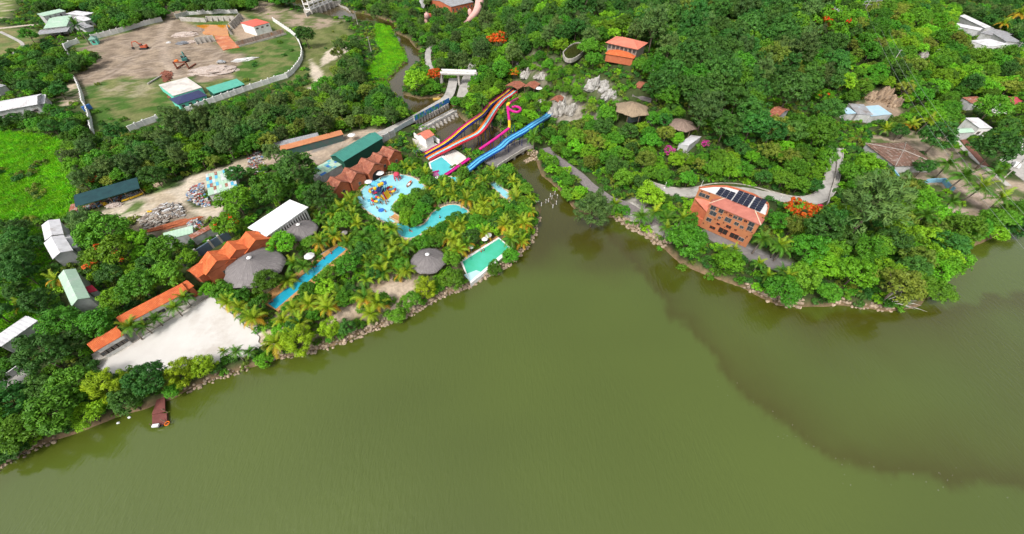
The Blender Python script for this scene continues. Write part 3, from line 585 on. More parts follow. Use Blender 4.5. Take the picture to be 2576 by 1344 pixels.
def house(name, label, t, A, B, C, h, roof='gable', rise=1.5, rm=None, wm_=None, over=.4, axis='x', ins=None, win=(), door=(), cat='house', open_=False, clr=True, group=None, thick=.14, zg=None, post=None, b0=-.6):
    cen, an, L_, W_, s = rect(t, A, B, C, h, zg)
    root = thing(name, label, cat, cen, an, group)
    Lw, Ww = L_-2*over, W_-2*over
    V, F = roof_top(roof, Lw, Ww, h, rise, over, axis, ins)
    if roof == 'shed' and s < 0: V = [(x, -y, z) for x, y, z in V]
    r = slab(V, F, thick).build('roof', rm, root)
    if wm_ is not None and not open_:
        b = MB()
        hx, hy = Lw/2, Ww/2
        if roof == 'shed':
            b.mesh([(-hx, -hy, b0), (hx, -hy, b0), (hx, hy, b0), (-hx, hy, b0)]+[(x, y, h-thick+rise*(.5+s*y/(Ww+2*over))) for x, y in ((-hx, -hy), (hx, -hy), (hx, hy), (-hx, hy))], [(0, 1, 5, 4), (1, 2, 6, 5), (2, 3, 7, 6), (3, 0, 4, 7), (4, 5, 6, 7)])
        else:
            b.box((0, 0, (h-thick+b0)/2), (Lw, Ww, h-thick-b0))
            if roof == 'gable':
                if axis == 'x':
                    zr = h-thick+rise*hy/(hy+over)
                    for x in (-hx+.003, hx-.003): b.face([(x, -hy, h-thick), (x, hy, h-thick), (x, 0, zr)])
                else:
                    zr = h-thick+rise*hx/(hx+over)
                    for y in (-hy+.003, hy-.003): b.face([(-hx, y, h-thick), (hx, y, h-thick), (0, y, zr)])
        w = b.build('wall', wm_, root)
        for side, n, ww, wh, sill in win:
            for k in range(n):
                f = (k+.5)/n-.5
                if side == 'f': window(root, f*Lw, -s*(Ww/2+.03), sill+wh/2, 0 if s > 0 else math.pi, ww, wh)
                if side == 'b': window(root, f*Lw, s*(Ww/2+.03), sill+wh/2, math.pi if s > 0 else 0, ww, wh)
                if side == 'l': window(root, -(Lw/2+.03), f*Ww, sill+wh/2, -math.pi/2, ww, wh)
                if side == 'r': window(root, Lw/2+.03, f*Ww, sill+wh/2, math.pi/2, ww, wh)
        for side, f, dw, dh in door:
            if side in 'fb':
                y = -s*(Ww/2+.03) if side == 'f' else s*(Ww/2+.03); MB().box((f*Lw, y, dh/2), (dw, .1, dh)).build('door', M_dark, root)
            else: MB().box(((Lw/2+.03)*(1 if side == 'r' else -1), f*Ww, dh/2), (.1, dw, dh)).build('door', M_dark, root)
    if open_ or post:
        nx = max(2, int(Lw/(post or 3.5))+1)
        pm = MB().box((0, 0, (h-.6)/2), (.16, .16, h+.6)).me('post', M_wood if not post else M_steel)
        for k in range(nx):
            for y in (-1, 1): 
                zt = 0
                inst('post', pm, root, (-Lw/2+.1+(Lw-.2)*k/(nx-1), y*(Ww/2-.1), 0))
    c_, s_ = math.cos(an), math.sin(an)
    foot([(cen.x+x*c_-y*s_, cen.y+x*s_+y*c_) for x, y in ((-L_/2, -W_/2), (L_/2, -W_/2), (L_/2, W_/2), (-L_/2, W_/2))], 1.0)
    if clr:
        pts = []
        for x, y, z in V: pts.append(proj((cen.x+x*c_-y*s_, cen.y+x*s_+y*c_, cen.z+z)))
        for x, y in ((-L_/2, -W_/2), (L_/2, -W_/2), (L_/2, W_/2), (-L_/2, W_/2)): pts.append(proj((cen.x+x*c_-y*s_, cen.y+x*s_+y*c_, cen.z+h*.5)))
        cx = sum(p[0] for p in pts)/len(pts); cy = sum(p[1] for p in pts)/len(pts)
        pts = sorted(set((round(a, 1), round(b_, 1)) for a, b_ in pts))
        def half(ps):
            o = []
            for p in ps:
                while len(o) > 1 and (o[-1][0]-o[-2][0])*(p[1]-o[-2][1])-(o[-1][1]-o[-2][1])*(p[0]-o[-2][0]) <= 0: o.pop()
                o.append(p)
            return o
        hull = half(pts)[:-1]+half(pts[::-1])[:-1]
        CLEAR.append([(cx+(a-cx)*.92, cy+(b_-cy)*.92) for a, b_ in hull])
    root['_L'] = L_; root['_W'] = W_; root['_s'] = s
    return root
# ---- upper left: village and compound
house('village_house', 'mint green roofed house with a raised rear room by the dirt lot', '00', (435, 290), (668, 262), (428, 205), 4.2, 'shed', 1.0, M_shG, M_plast, win=(('f', 3, 1.2, 1.3, 1.2),), door=(('f', .1, 1.2, 2.1),))
house('rear_room', 'raised rear room with mint roof behind the mint green roofed house', '00', (430, 165), (660, 113), (425, 145), 6.6, 'shed', .8, M_shG, M_plast, win=(('f', 2, .9, 1.4, 4.4),), cat='house')
house('porch_canopy', 'low patchwork tin canopy in front of the mint green roofed house', '00', (365, 352), (675, 318), (360, 318), 2.8, 'shed', .5, M_shGy, None, open_=True, cat='canopy')
house('village_house', 'small house with three stepped white tin roofs beside the mint green house', '00', (845, 215), (935, 195), (842, 165), 4.0, 'shed', .6, M_shW, M_plast, win=(('f', 1, 1, 1.2, 1.2),))
house('village_house', 'tall white tin roofed block behind the stepped roofs', '00', (845, 160), (945, 130), (845, 98), 5.0, 'shed', .6, M_shW, M_plast)
house('lean_to', 'rusty edged tin lean-to below the stepped white roofs', '00', (840, 290), (945, 265), (838, 232), 2.8, 'shed', .4, M_shGy, M_plast, cat='shed')
house('barn', 'long pale grey barn with white roof at the left edge', '00', (-60, 1130), (375, 1050), (-60, 1030), 4.5, 'gable', 1.2, M_shW, M_plast, win=(('f', 4, 1.3, 1.0, 1.6),), door=(('f', .3, 1.4, 2.2),), cat='barn')
house('tin_annex', 'small white tin annex at the end of the long barn', '00', (345, 1060), (448, 1040), (335, 985), 3.4, 'shed', .5, M_shW, M_plast, cat='shed')
hx_ = house('control_house', 'turquoise house with navy hip roof beside the white wall', '00', (1785, 1055), (2085, 960), (1740, 985), 3.2, 'hip', 1.2, mat('navy roof tile', (.035, .045, .12), (.03, .035, .09), rough=.6), M_turq, over=.5, win=(('f', 4, 1.2, 1.3, 1.0),))
house('roof_terrace', 'white flat terrace block behind the navy hip roof', '00', (1740, 965), (2030, 880), (1682, 832), 3.1, 'flat', 0, mat('white terrace screed', (.64, .60, .55), (.50, .46, .42), scale=.3, c3=(.40, .37, .34)), M_turq, over=.05, cat='building', thick=.25)
house('green_shed', 'long teal roofed shed beside the navy roofed house', '00', (2150, 945), (2460, 850), (2112, 890), 3.2, 'shed', .7, mat_ribbed('sea green sheet', (.10, .40, .30), (.08, .33, .25), period=.9), M_dgrn, over=.15, cat='shed')
house('guardhouse', 'small turquoise guardhouse with pyramid roof at the gate', '00', (885, 405), (960, 395), (868, 378), 3.0, 'hip', 1.2, mat('grey green roof tile', (.22, .36, .30)), M_turq, over=.35, win=(('f', 1, 1.2, 1.2, 1.0), ('r', 1, 1.0, 1.0, 1.0)), cat='hut')
house('pump_house', 'white pump house with flat salmon red roof beside the orange pond', 'Z4', (1310, 205), (1515, 150), (1235, 132), 5.2, 'hip', .6, mat('salmon flat roof', (.66, .13, .09), (.58, .11, .08), scale=.3), M_wwall, over=.3, win=(('f', 3, 1.5, .7, 3.4),), cat='building')
# ---- yard in the middle left
house('market_shed', 'long orange roofed stall row with grey tin behind', '11', (250, 175), (880, 8), (235, 140), 3.0, 'shed', .5, mat_ribbed('orange brown sheet', (.52, .22, .10), (.44, .17, .08), period=.8), mat('stall back wall', (.10, .10, .10), (.03, .12, .10), scale=.25), over=.2, cat='shed')
house('tin_shed', 'patched grey tin roof behind the long orange stall roof', '11', (180, 150), (640, 40), (140, 110), 3.2, 'shed', .3, M_shGy, M_plast, over=.1, cat='shed')
house('teal_hall', 'long hall with dark teal roof behind the panel wall', '11', (880, 285), (1278, 45), (770, 212), 5.0, 'gable', 1.4, M_shT, M_dgrn, over=.3, cat='hall')
px_ = house('patchwork_shed', 'low shed with pale green and blue patchwork roof panels', '11', (660, 430), (895, 292), (618, 345), 3.0, 'shed', .4, M_shG, M_plast, over=.15, cat='shed')
rnd = random.Random(3)
def roof_panels(root, mats, nx, ny, h, rise, name='roof_panel', frac=.6):
    L_, W_, s = root['_L'], root['_W'], root['_s']
    pm = {}
    for i in range(nx):
        for j in range(ny):
            if rnd.random() > frac: continue
            m = rnd.choice(mats)
            if m.name not in pm: pm[m.name] = MB().box((0, 0, 0), (L_/nx*.97, W_/ny*.97, .05)).me('roof_panel', m)
            y = (j+.5)/ny-.5
            inst(name, pm[m.name], root, (((i+.5)/nx-.5)*L_, y*W_, h+.05+rise*(.5+s*y)), (math.atan2(rise*s, W_), 0, 0))
roof_panels(px_, [mat('pale green panel', (.36, .62, .42)), M_shB, mat('aqua panel', (.16, .45, .50)), mat('pale mint panel', (.50, .68, .52))], 9, 5, 3.0, .4)
rs = house('rusty_shed', 'tin shed with mint and rusty red patched roof sheets', '10', (2095, 625), (2390, 545), (2030, 440), 3.6, 'shed', .6, M_shG, M_plast, over=.15, cat='shed')
roof_panels(rs, [M_shR, M_shR, mat('pale tin', (.55, .58, .56)), M_shG, M_lblu], 10, 6, 3.6, .6, frac=.5)
house('shade_shed', 'long dark teal shade net shed beside the sandy yard', '10', (755, 740), (1405, 550), (765, 640), 3.2, 'shed', .8, M_net, None, over=.05, open_=True, cat='shed')
house('net_annex', 'small white and rusty lean-to at the end of the net shed', '10', (690, 790), (775, 770), (680, 730), 2.6, 'shed', .3, M_shR, M_plast, cat='shed')
house('white_barn', 'large white tin barn roof among trees on the left', '10', (735, 1175), (640, 1020), (500, 1215), 4.5, 'gable', .9, M_shW, M_plast, over=.3, cat='barn')
house('white_barn', 'upper white tin barn roof tapering towards the yard', '10', (640, 1010), (600, 860), (450, 1080), 4.5, 'gable', .8, M_shW, M_plast, over=.3, cat='barn')
house('tin_shed', 'narrow white tin roof beside the upper white barn', '10', (785, 1145), (700, 1015), (735, 1160), 3.0, 'shed', .3, M_shW, M_plast, over=.1, cat='shed')
house('mint_hall', 'pale mint roofed hall with pink ridge strip among trees', 'A', (905, 305), (760, 15), (720, 395), 5.0, 'gable', 1.0, M_shG, M_plast, over=.3, cat='hall')
house('red_annex', 'small crimson roof beside the pale mint hall', 'A', (980, 235), (925, 180), (890, 250), 3.4, 'shed', .5, mat('crimson sheet', (.42, .02, .05)), M_plast, over=.1, cat='shed')
house('white_shed', 'white tin roofed shed at the left edge with rust patch', 'A', (10, 800), (380, 540), (-50, 700), 4.0, 'gable', .8, M_shW, M_plast, over=.2, cat='shed')
house('rust_canopy', 'rusty tin canopy below the white shed at the left edge', 'A', (20, 790), (148, 730), (0, 740), 2.8, 'shed', .3, M_shR, None, open_=True, cat='canopy')
house('tin_shed', 'small tin roof hidden in trees beside the scrap heap', '10', (1640, 1080), (1940, 1000), (1620, 1020), 3.0, 'shed', .4, M_shG, M_plast, over=.1, cat='shed', clr=False)
house('tin_shed', 'narrow tin roof strip beside the blue grey wall', '10', (1930, 1060), (2160, 940), (1910, 1030), 2.6, 'shed', .3, M_shR, M_plast, over=.1, cat='shed', clr=False)
# ---- the water park's buildings
ev = house('event_hall', 'white flat roofed hall with a columned glass front', '11', (105, 1035), (525, 740), (0, 890), 5.0, 'flat', 0, mat('bright white roof', (.80, .80, .79), (.76, .76, .75), scale=.2), M_wwall, over=.6, cat='hall', thick=.3)
L_, W_, s_ = ev['_L'], ev['_W'], ev['_s']
for k in range(16):
    x = (-.5+(k+.5)/16)*(L_-1.6); inst('column', MB().box((0, 0, 2.3), (.28, .28, 4.7)).me('column', M_wwall) if k == 0 else bpy.data.meshes['column'], ev, (x, -s_*(W_/2-.25), 0))
    if k < 15: window(ev, x+(L_-1.6)/32, -s_*(W_/2-.6+.03), 2.2, 0 if s_ > 0 else math.pi, 1.2, 2.8)
def pavilion_row(label, t, A, B, C, h, rise, gables, rm, wmat):
    root = house('pavilion_row', label, t, A, B, C, h, 'gable', rise, rm, wmat, over=.4, cat='building')
    L_, W_, s = root['_L'], root['_W'], root['_s']
    for f, w, ln, up, arch in gables:
        x = f*L_; y1 = -s*(W_/2+ln); y0 = s*W_*.25
        V = [(x-w/2, y0, h+.05), (x-w/2, y1, h+.05), (x, y0, h+up), (x, y1, h+up), (x+w/2, y0, h+.05), (x+w/2, y1, h+.05)]
        slab(V, [(0, 1, 3, 2), (2, 3, 5, 4)]).build('gable_roof', rm, root)
        b = MB(); yw = y1+s*.35; hw = w/2-.35
        b.box((x, (yw-s*W_*.3*-1)/2 if False else (yw+y0)/2, (h-.7)/2), (2*hw, abs(yw-y0)-.01, h+.4-.12))
        b.face([(x-hw, yw+s*.004, h-.1), (x+hw, yw+s*.004, h-.1), (x, yw+s*.004, h+up*hw/(w/2)-.16)]); b.build('gable_wall', wmat, root)
        if arch:
            ar = [(x+hw*.75*math.cos(a), yw-s*.03, max(0, h*.35)+h*.5*math.sin(a)) for a in [math.pi*k/8 for k in range(9)]]+[(x-hw*.75, yw-s*.03, 0), (x+hw*.75, yw-s*.03, 0)]
            fr = MB(); fr.mesh(ar+[(p[0], p[1]+s*.02, p[2]) for p in ar], [tuple(range(11)), tuple(range(21, 10, -1))]); fr.build('arch_opening', M_dark, root)
        else: window(root, x, yw-s*.04, h*.5, 0 if s > 0 else math.pi, .9, 1.0)
    return root
pavilion_row('row of red tiled pavilions with cross gables beside the round pool', '11', (800, 560), (1420, 190), (735, 470), 4.0, 1.7, [(-.42, 6.0, .8, 2.0, False), (-.2, 6.6, 1.6, 2.3, False), (.06, 7.0, 2.4, 2.4, True), (.25, 5.6, .6, 2.0, False), (.42, 6.6, 1.6, 2.2, False)], M_tileR, M_rdwall)
pavilion_row('row of bright orange tiled houses with cross gables beside the large thatched roof', '10', (2120, 1380), (2680, 1075), (2090, 1230), 4.2, 1.6, [(-.34, 8.0, .8, 2.3, False), (.0, 8.0, .6, 2.3, False), (.34, 8.0, .8, 2.3, False)], M_tileO, M_rdwall)
house('tiled_house', 'orange tiled house stepping down towards the long orange roof', 'A', (1990, 110), (2110, 30), (1900, 20), 4.0, 'gable', 1.2, M_tileO, M_rdwall, over=.3)
house('tiled_house', 'small orange tiled house at the upper end of the long orange roof', 'A', (1880, 235), (1950, 190), (1830, 160), 3.6, 'gable', .9, M_tileO, M_rdwall, over=.3)
house('long_canteen', 'long orange tiled roof along the white sand lot', 'A', (1235, 590), (1895, 240), (1200, 485), 3.8, 'gable', 1.3, M_tileO, M_wwall, over=.5, win=(('f', 7, 1.6, 1.1, 1.2),), cat='building')
house('long_canteen', 'lower orange roof continuing under trees at the sand lot', 'A', (945, 855), (1245, 680), (880, 755), 3.6, 'gable', 1.1, M_tileO, M_wwall, over=.4, win=(('f', 5, 1.4, 1.1, 1.1),), cat='building', clr=False)
CLEAR.append(uv('A', (900, 770), (1050, 730), (1120, 760), (960, 840)))
house('kiosk', 'salmon tiled kiosk above the white curved wall at the weir', 'Z1', (185, 885), (300, 825), (80, 820), 4.0, 'gable', 1.3, M_tileP, M_wwall, over=.5, axis='x', cat='hut')
house('slide_hut', 'red tiled hut at the top of the rainbow slides', 'Z1', (1350, 255), (1455, 195), (1240, 180), 3.0, 'gable', .9, M_tileR, None, open_=True, over=.3, cat='hut')
house('slide_hut', 'red tiled hut with a white parasol beside it', 'Z1', (1560, 250), (1635, 185), (1455, 195), 3.0, 'gable', .9, M_tileR, None, open_=True, over=.3, cat='hut')
house('slide_hut', 'red tiled hut at the top of the blue slides', 'Z1', (1870, 425), (1945, 365), (1800, 355), 3.0, 'gable', .9, M_tileR, None, open_=True, over=.3, cat='hut')
# ---- hillside
house('hill_lodge', 'two tier hill lodge with orange red hip roofs', '02', (940, 428), (1270, 500), (985, 352), 5.2, 'hip', 1.8, M_tileP, mat('dark lodge wall', (.30, .26, .22)), over=.9, win=(('f', 7, 1.3, 1.5, 3.0),))  # lodge walls in one even, darker brown grey
house('lodge_veranda', 'lower orange roof tier below the hill lodge', '02', (935, 540), (1225, 590), (965, 475), 2.6, 'hip', 1.0, M_tileO, M_rdwall, over=.4, clr=False, cat='building')
CLEAR.append(uv('02', (940, 530), (970, 480), (1080, 500), (1060, 560)))
house('garden_hut', 'small red tiled hut among bushes on the hillside', '02', (1225, 870), (1290, 890), (1250, 795), 3.0, 'gable', .9, M_tileR, M_wood, over=.3, cat='hut')
house('forest_house', 'red tiled roof half hidden by trees deep in the wood', '03', (-20, 1150), (90, 1190), (0, 1030), 4.0, 'gable', 1.3, M_tileR, M_plast, over=.4)
house('stone_hall', 'brick hall with grey roof at the top edge', '01', (1960, 70), (2190, 20), (1880, -30), 6.0, 'gable', 1.4, M_shGy, M_rdwall, over=.3, win=(('f', 6, 1.2, 1.4, 3.0),), cat='hall')
def thatch_poly(name, label, t, c, rx, ry, h, rise, m, n=6, rot=0.0, zg=None, squash=1.0):
    q = uv(t, c)[0]; P = gp(q, h*.8); z0 = hz(P.x, P.y); root = thing(name, label, 'pavilion', (P.x, P.y, z0), rot)
    rn = random.Random(7); prof = []
    b = MB(); K = 6; N = 30; V = []; F = []
    for i in range(K+1):
        f = i/K
        for k in range(N):
            a = 2*math.pi*k/N; seg = math.pi/n; rr = math.cos(seg)/math.cos((a % (2*seg))-seg) if n < 12 else 1
            j = 1+(rn.uniform(-.03, .03) if i else rn.uniform(-.06, .05))
            V.append((rx*(1-f*.985)*rr*j*math.cos(a), ry*(1-f*.985)*rr*j*math.sin(a), h+rise*f**1.1+rn.uniform(-.06, .06)))
    for i in range(K):
        for k in range(N): k2 = (k+1) % N; F.append((i*N+k, i*N+k2, (i+1)*N+k2, (i+1)*N+k))
    F.append(tuple(K*N+k for k in range(N)))
    slab(V, F, .3).build('thatch_roof', m, root, smooth=True)
    pm = MB().tube([(0, 0, -.8), (0, 0, h+.35)], .14, 7).me('post', M_wood)
    for k in range(8):
        a = 2*math.pi*k/8; inst('post', pm, root, (rx*.8*math.cos(a), ry*.8*math.sin(a), 0))
    foot([(P.x+rx*math.cos(a), P.y+ry*math.sin(a)) for a in np.linspace(0, 6.28, 10)[:-1]], .6)
    pj = [proj((P.x+(rx*math.cos(a)*math.cos(rot)-ry*math.sin(a)*math.sin(rot))*.8, P.y+(rx*math.cos(a)*math.sin(rot)+ry*math.sin(a)*math.cos(rot))*.8, z0+h+rise*.2)) for a in np.linspace(0, 6.28, 12)[:-1]]; CLEAR.append(pj)
    return root
r_ = thatch_poly('thatched_pavilion', 'round grey thatched pavilion with white cap near the green pool', 'C', (1740, 215), 5.0, 5.0, 2.6, 2.4, M_thG, 16); MB().lathe([(.55, 0), (.6, .12), (.2, .4), (0.02, .5)], 12, (0, 0, 4.9)).build('roof_cap', M_wwall, r_)
r_ = thatch_poly('thatched_pavilion', 'round grey thatched pavilion below the white event hall', '11', (460, 985), 4.8, 4.8, 2.6, 2.2, M_thG, 16); MB().lathe([(.55, 0), (.6, .12), (.2, .4), (0.02, .5)], 12, (0, 0, 4.7)).build('roof_cap', M_wwall, r_)
r_ = thatch_poly('thatched_pavilion', 'largest grey thatched pavilion beside the orange tiled houses', 'F', (645, 675), 7.6, 7.6, 3.0, 3.6, M_thG, 16); MB().lathe([(.6, 0), (.65, .12), (.2, .5), (0.02, .6)], 12, (0, 0, 6.4)).build('roof_cap', M_wwall, r_)
r_ = thatch_poly('thatched_hall', 'tan thatched hall with angular roof on the rocky slope', '02', (1205, 1110), 7.0, 7.2, 3.0, 2.6, M_thT, 6, .3); MB().box((-1.5, -5.0, 1.3), (6, .2, 2.4), .1).build('glass_front', M_glass, r_)
r_ = thatch_poly('thatched_hall', 'brown thatched hall above the white roofed lean-to', '02', (1700, 1270), 5.6, 5.6, 2.8, 1.8, M_thB, 6, .5)
house('white_leanto', 'white sheet roof sloping down from the brown thatched hall', '12', (1780, 120), (1905, 30), (1700, 70), 3.4, 'shed', -.9, M_shW, M_plast, over=.1, cat='shed')
# ---- right-hand village
house('tin_house', 'long white tin roof at the upper right village', '03', (2130, 310), (1860, 255), (2140, 285), 4.0, 'gable', .8, M_shW, M_plast, over=.2)
house('tin_house', 'second long white tin roof with teal sheets beside it', '03', (2280, 290), (2010, 165), (2240, 310), 4.4, 'gable', .9, M_shW, M_plast, over=.2)
house('tin_house', 'grey tin roofed house below the long white roofs', '03', (2140, 330), (2340, 380), (2190, 280), 4.0, 'shed', .5, M_shGy, M_plast, over=.2)
house('tin_house', 'white flat house front with grey roof at the right edge', '03', (2220, 470), (2430, 450), (2300, 385), 4.6, 'flat', .2, M_shW, M_wwall, over=.1, win=(('f', 3, 1.0, 1.4, 2.2),))
house('tin_house', 'pale tin roof at the right edge above the pole pair', '03', (2400, 420), (2560, 430), (2380, 355), 4.2, 'shed', .5, M_shGy, M_plast, over=.2)
house('tin_house', 'crimson roofed house at the right edge', '03', (2465, 1085), (2565, 1015), (2365, 1000), 4.0, 'gable', .8, mat_ribbed('crimson roof sheet', (.46, .07, .09), (.40, .055, .075)), M_wwall, over=.2)
house('tin_house', 'white tin roofed house beside dark yard on the right', '03', (2130, 1290), (2260, 1290), (2050, 1200), 4.0, 'shed', .6, M_shW, M_wwall, over=.2, win=(('f', 2, 1.2, 1.2, 1.2),))
house('tin_house', 'small mint roofed house below the white tin house on the right', '03', (1930, 1340), (2080, 1330), (1960, 1290), 3.4, 'gable', .6, M_shG, M_plast, over=.2)
house('tin_house', 'rusty and white tin roof above a round green tree on the right', '03', (2050, 1040), (2200, 1030), (2050, 985), 3.4, 'shed', .5, M_shR, M_plast, over=.2)
house('tarp_shelter', 'pale blue sheet roof under the rocky quarry face', '03', (1040, 1170), (1250, 1150), (1010, 1080), 3.0, 'shed', .6, mat_ribbed('pale blue sheet', (.38, .55, .66), (.32, .48, .58), c3=(.5, .5, .48)), M_plast, over=.1, cat='shed')
house('tarp_shelter', 'grey tin roof left of the pale blue sheet roof', '03', (900, 1150), (1060, 1160), (920, 1060), 3.0, 'shed', .5, M_shGy, M_plast, over=.1, cat='shed')
house('tarp_shelter', 'small pale blue tin roof at the bushes edge', '03', (800, 1150), (890, 1140), (775, 1095), 2.8, 'shed', .4, mat_ribbed('pale blue sheet', (.38, .55, .66), (.32, .48, .58)), M_plast, over=.1, cat='shed')
house('hill_shed', 'small grey flat roof high on the wooded hill', '03', (680, 110), (790, 115), (665, 75), 2.8, 'shed', .3, M_shGy, M_plast, over=.1, cat='shed')
house('far_shed', 'grey tin roofs at the far left edge', '00', (-60, 900), (60, 860), (-60, 800), 3.2, 'shed', .5, M_shGy, M_plast, over=.2, cat='shed')
# ruined tiled roof on the right
rr = house('ruined_hall', 'ruined low hip roof of brown broken tiles with bare rafters', '13', (1280, 330), (1720, 320), (1190, 95), 3.2, 'hip', 1.3, mat_ribbed('broken brown tile', (.22, .115, .08), (.14, .085, .065), period=.3, tile=.45, depth=.08, c3=(.38, .33, .29), s3=.9), M_plast, over=.3, cat='hall')
L_, W_ = rr['_L'], rr['_W']
for k in range(12):
    x = (k+.5)/12*L_-L_/2; f = min(1, (L_/2-abs(x))/(W_/2)); 
    MB().tube([(x, -W_/2, 3.3), (x, 0, 3.36+1.3*f), (x, W_/2, 3.3)], .07, 5).build('rafter', M_wood, rr)
for k in (-1, 1): MB().tube([(k*L_/2, -W_/2, 3.35), (k*(L_/2-W_/2), 0, 4.7), (k*L_/2, W_/2, 3.35)], .1, 5).build('hip_ridge', M_conc, rr)

# ---- the terracotta building with solar panels
def solar_building():
    zg = 2.6; H = 9.7
    bl, br = [zp(q, zg) for q in uv('Z3', (355, 835), (1248, 1238))]     # foot of the lake facade
    d = br-bl; Lf = d.length; d.normalize(); n = Vector((-d.y, d.x, 0)); an = math.atan2(d.y, d.x)
    root = thing('terracotta_building', 'terracotta building with stone patterned facade and solar panels on its roof', 'building', (bl.x, bl.y, zg), an)
    def loc(q, z): p = zp(q, zg+z)-Vector((bl.x, bl.y, zg)); return (p.x*d.x+p.y*d.y, p.x*n.x+p.y*n.y, z)
    m = bpy.data.materials.new('terracotta with dark stone inlay'); m.use_nodes = True; nt = m.node_tree; L = nt.links.new; P = nt.nodes['Principled BSDF']; P.inputs['Roughness'].default_value = .85
    tc = _n(nt, 'ShaderNodeTexCoord'); mp = _n(nt, 'ShaderNodeMapping'); mp.inputs['Scale'].default_value = (1, 1, 1); L(tc.outputs['Object'], mp.inputs['Vector'])
    vo = _n(nt, 'ShaderNodeTexVoronoi', Scale=1.25, Randomness=1.0); vo.feature = 'F1'; L(mp.outputs[0], vo.inputs['Vector'])
    sx = _n(nt, 'ShaderNodeSeparateColor'); L(vo.outputs['Color'], sx.inputs[0])
    r = _n(nt, 'ShaderNodeMapRange'); r.inputs[1].default_value = .50; r.inputs[2].default_value = .54; L(sx.outputs[0], r.inputs[0])
    r4 = _n(nt, 'ShaderNodeMapRange'); r4.inputs[1].default_value = .26; r4.inputs[2].default_value = .38; r4.inputs[3].default_value = 1; r4.inputs[4].default_value = 0; L(vo.outputs['Distance'], r4.inputs[0])
    ml = _n(nt, 'ShaderNodeMath', operation='MULTIPLY'); L(r.outputs[0], ml.inputs[0]); L(r4.outputs[0], ml.inputs[1])
    mx = _n(nt, 'ShaderNodeMix', data_type='RGBA'); L(ml.outputs[0], mx.inputs[0]); mx.inputs[6].default_value = (.41, .155, .065, 1); mx.inputs[7].default_value = (.10, .03, .018, 1)
    n5 = _n(nt, 'ShaderNodeTexNoise', Scale=.5, Detail=4.0); L(tc.outputs['Object'], n5.inputs['Vector']); h5 = _n(nt, 'ShaderNodeHueSaturation'); r5 = _n(nt, 'ShaderNodeMapRange'); r5.inputs[3].default_value = .75; r5.inputs[4].default_value = 1.25; L(n5.outputs['Fac'], r5.inputs[0]); L(r5.outputs[0], h5.inputs['Value']); L(mx.outputs[2], h5.inputs['Color']); L(h5.outputs[0], P.inputs['Base Color'])
    bmp = _n(nt, 'ShaderNodeBump', Strength=.6, Distance=.06, invert=True); L(ml.outputs[0], bmp.inputs['Height']); L(bmp.outputs[0], P.inputs['Normal'])
    He = 8.0; tl, tr_ = [loc(q, H+.15) for q in uv('Z3', (820, 328), (1400, 560))]; D1 = (tl[1]+tr_[1])/2                                                     # eave of the sloping front roof, depth of its slope
    top = [loc(q, H+.6) for q in uv('Z3', (330, 110), (620, 80), (860, 85), (1060, 135), (1400, 250), (1660, 420), (1670, 500), (1590, 660))]
    pts = [(p[0], p[1]) for p in top]
    # main block footprint: facade line at y=0, back following the curved parapet
    yb = [p for p in pts]
    fp = [(0, D1), (Lf, D1)]+[pts[6], pts[5], pts[4], pts[3], pts[2], pts[1], pts[0]]
    MB().prism(fp, -1.0, H).build('wall', m, root)
    MB().prism([(0.01, 0), (Lf-.01, 0), (Lf-.01, D1+.02), (0.01, D1+.02)], -1.0, He-.15).build('front_wall', m, root)
    slab([(-.35, -.35, He), (Lf+.35, -.35, He), (tr_[0], D1+.02, H+.15), (tl[0], D1+.02, H+.15), (-.35, D1+.6, He), (Lf+.35, D1+.6, He)], [(0, 1, 2, 3), (0, 3, 4), (1, 5, 2)], .16).build('front_roof', mat_ribbed('dull salmon tile', (.43, .155, .115), (.36, .12, .09), period=.3, tile=.5, depth=.04, rough=.85, c3=(.30, .10, .075), s3=.5), root)
    for a, b in (((-.35, -.35, He+.04), (tl[0], D1, H+.2)), ((Lf+.35, -.35, He+.04), (tr_[0], D1, H+.2))): MB().tube([a, b], .12, 6).build('ridge_tile', M_cope, root)
    # parapet and white roof deck
    deck = MB().prism([(p[0]*.985+Lf*.0075, p[1]) for p in fp], H+.004, H+.06).build('roof_deck', mat('white roof deck', (.70, .70, .69), (.55, .55, .54), scale=.5), root)
    ring = fp[1:]+[fp[0]]
    for a, b in zip(ring, ring[1:]+ring[:1]):
        if a[1] <= D1+.01 and b[1] <= D1+.01: continue
        ex, ey = b[0]-a[0], b[1]-a[1]; ll = math.hypot(ex, ey)
        MB().box(((a[0]+b[0])/2, (a[1]+b[1])/2, H+.3), (ll+.2, .22, .6), math.atan2(ey, ex)).build('parapet', M_rdwall if ll < 8 else M_wwall, root)
    # lower terrace wing on the left
    w0 = (pts[0][0]-.1, pts[0][1]-.25, 6.4); qf = (-.05, .3, 4.6)
    slab([w0, (-.05, D1+.3, 7.4), qf], [(0, 1, 2)], .15).build('side_roof', M_tileP, root)
    MB().prism([(w0[0]+.3, w0[1]+.2), (-.06, D1+.2), (-.06, .6)], -1, 4.4).build('side_wall', M_rdwall, root)
    MB().prism([(-5.2, .3), (-.02, .1), (-.02, 1.0), (-5.2, 1.4)], -1, 1.6).build('side_steps', M_rdwall, root)
    # solar panels, each a part, on three tilted arrays
    pan = MB().box((0, 0, 0), (1.98, .98, .04)).me('solar_panel', mat('solar cells', (.010, .012, .025), (.014, .018, .04), rough=.18, spec=.5))
    o0 = Vector(loc(uv('Z3', (640, 235))[0], H+.8)); ox = Vector(loc(uv('Z3', (1560, 590))[0], H+.8)); dx = ox-o0; Lr = math.hypot(dx.x, dx.y); ag = math.atan2(dx.y, dx.x)
    ny = Vector((-math.sin(ag), math.cos(ag), 0)); tx = Vector((math.cos(ag), math.sin(ag), 0))
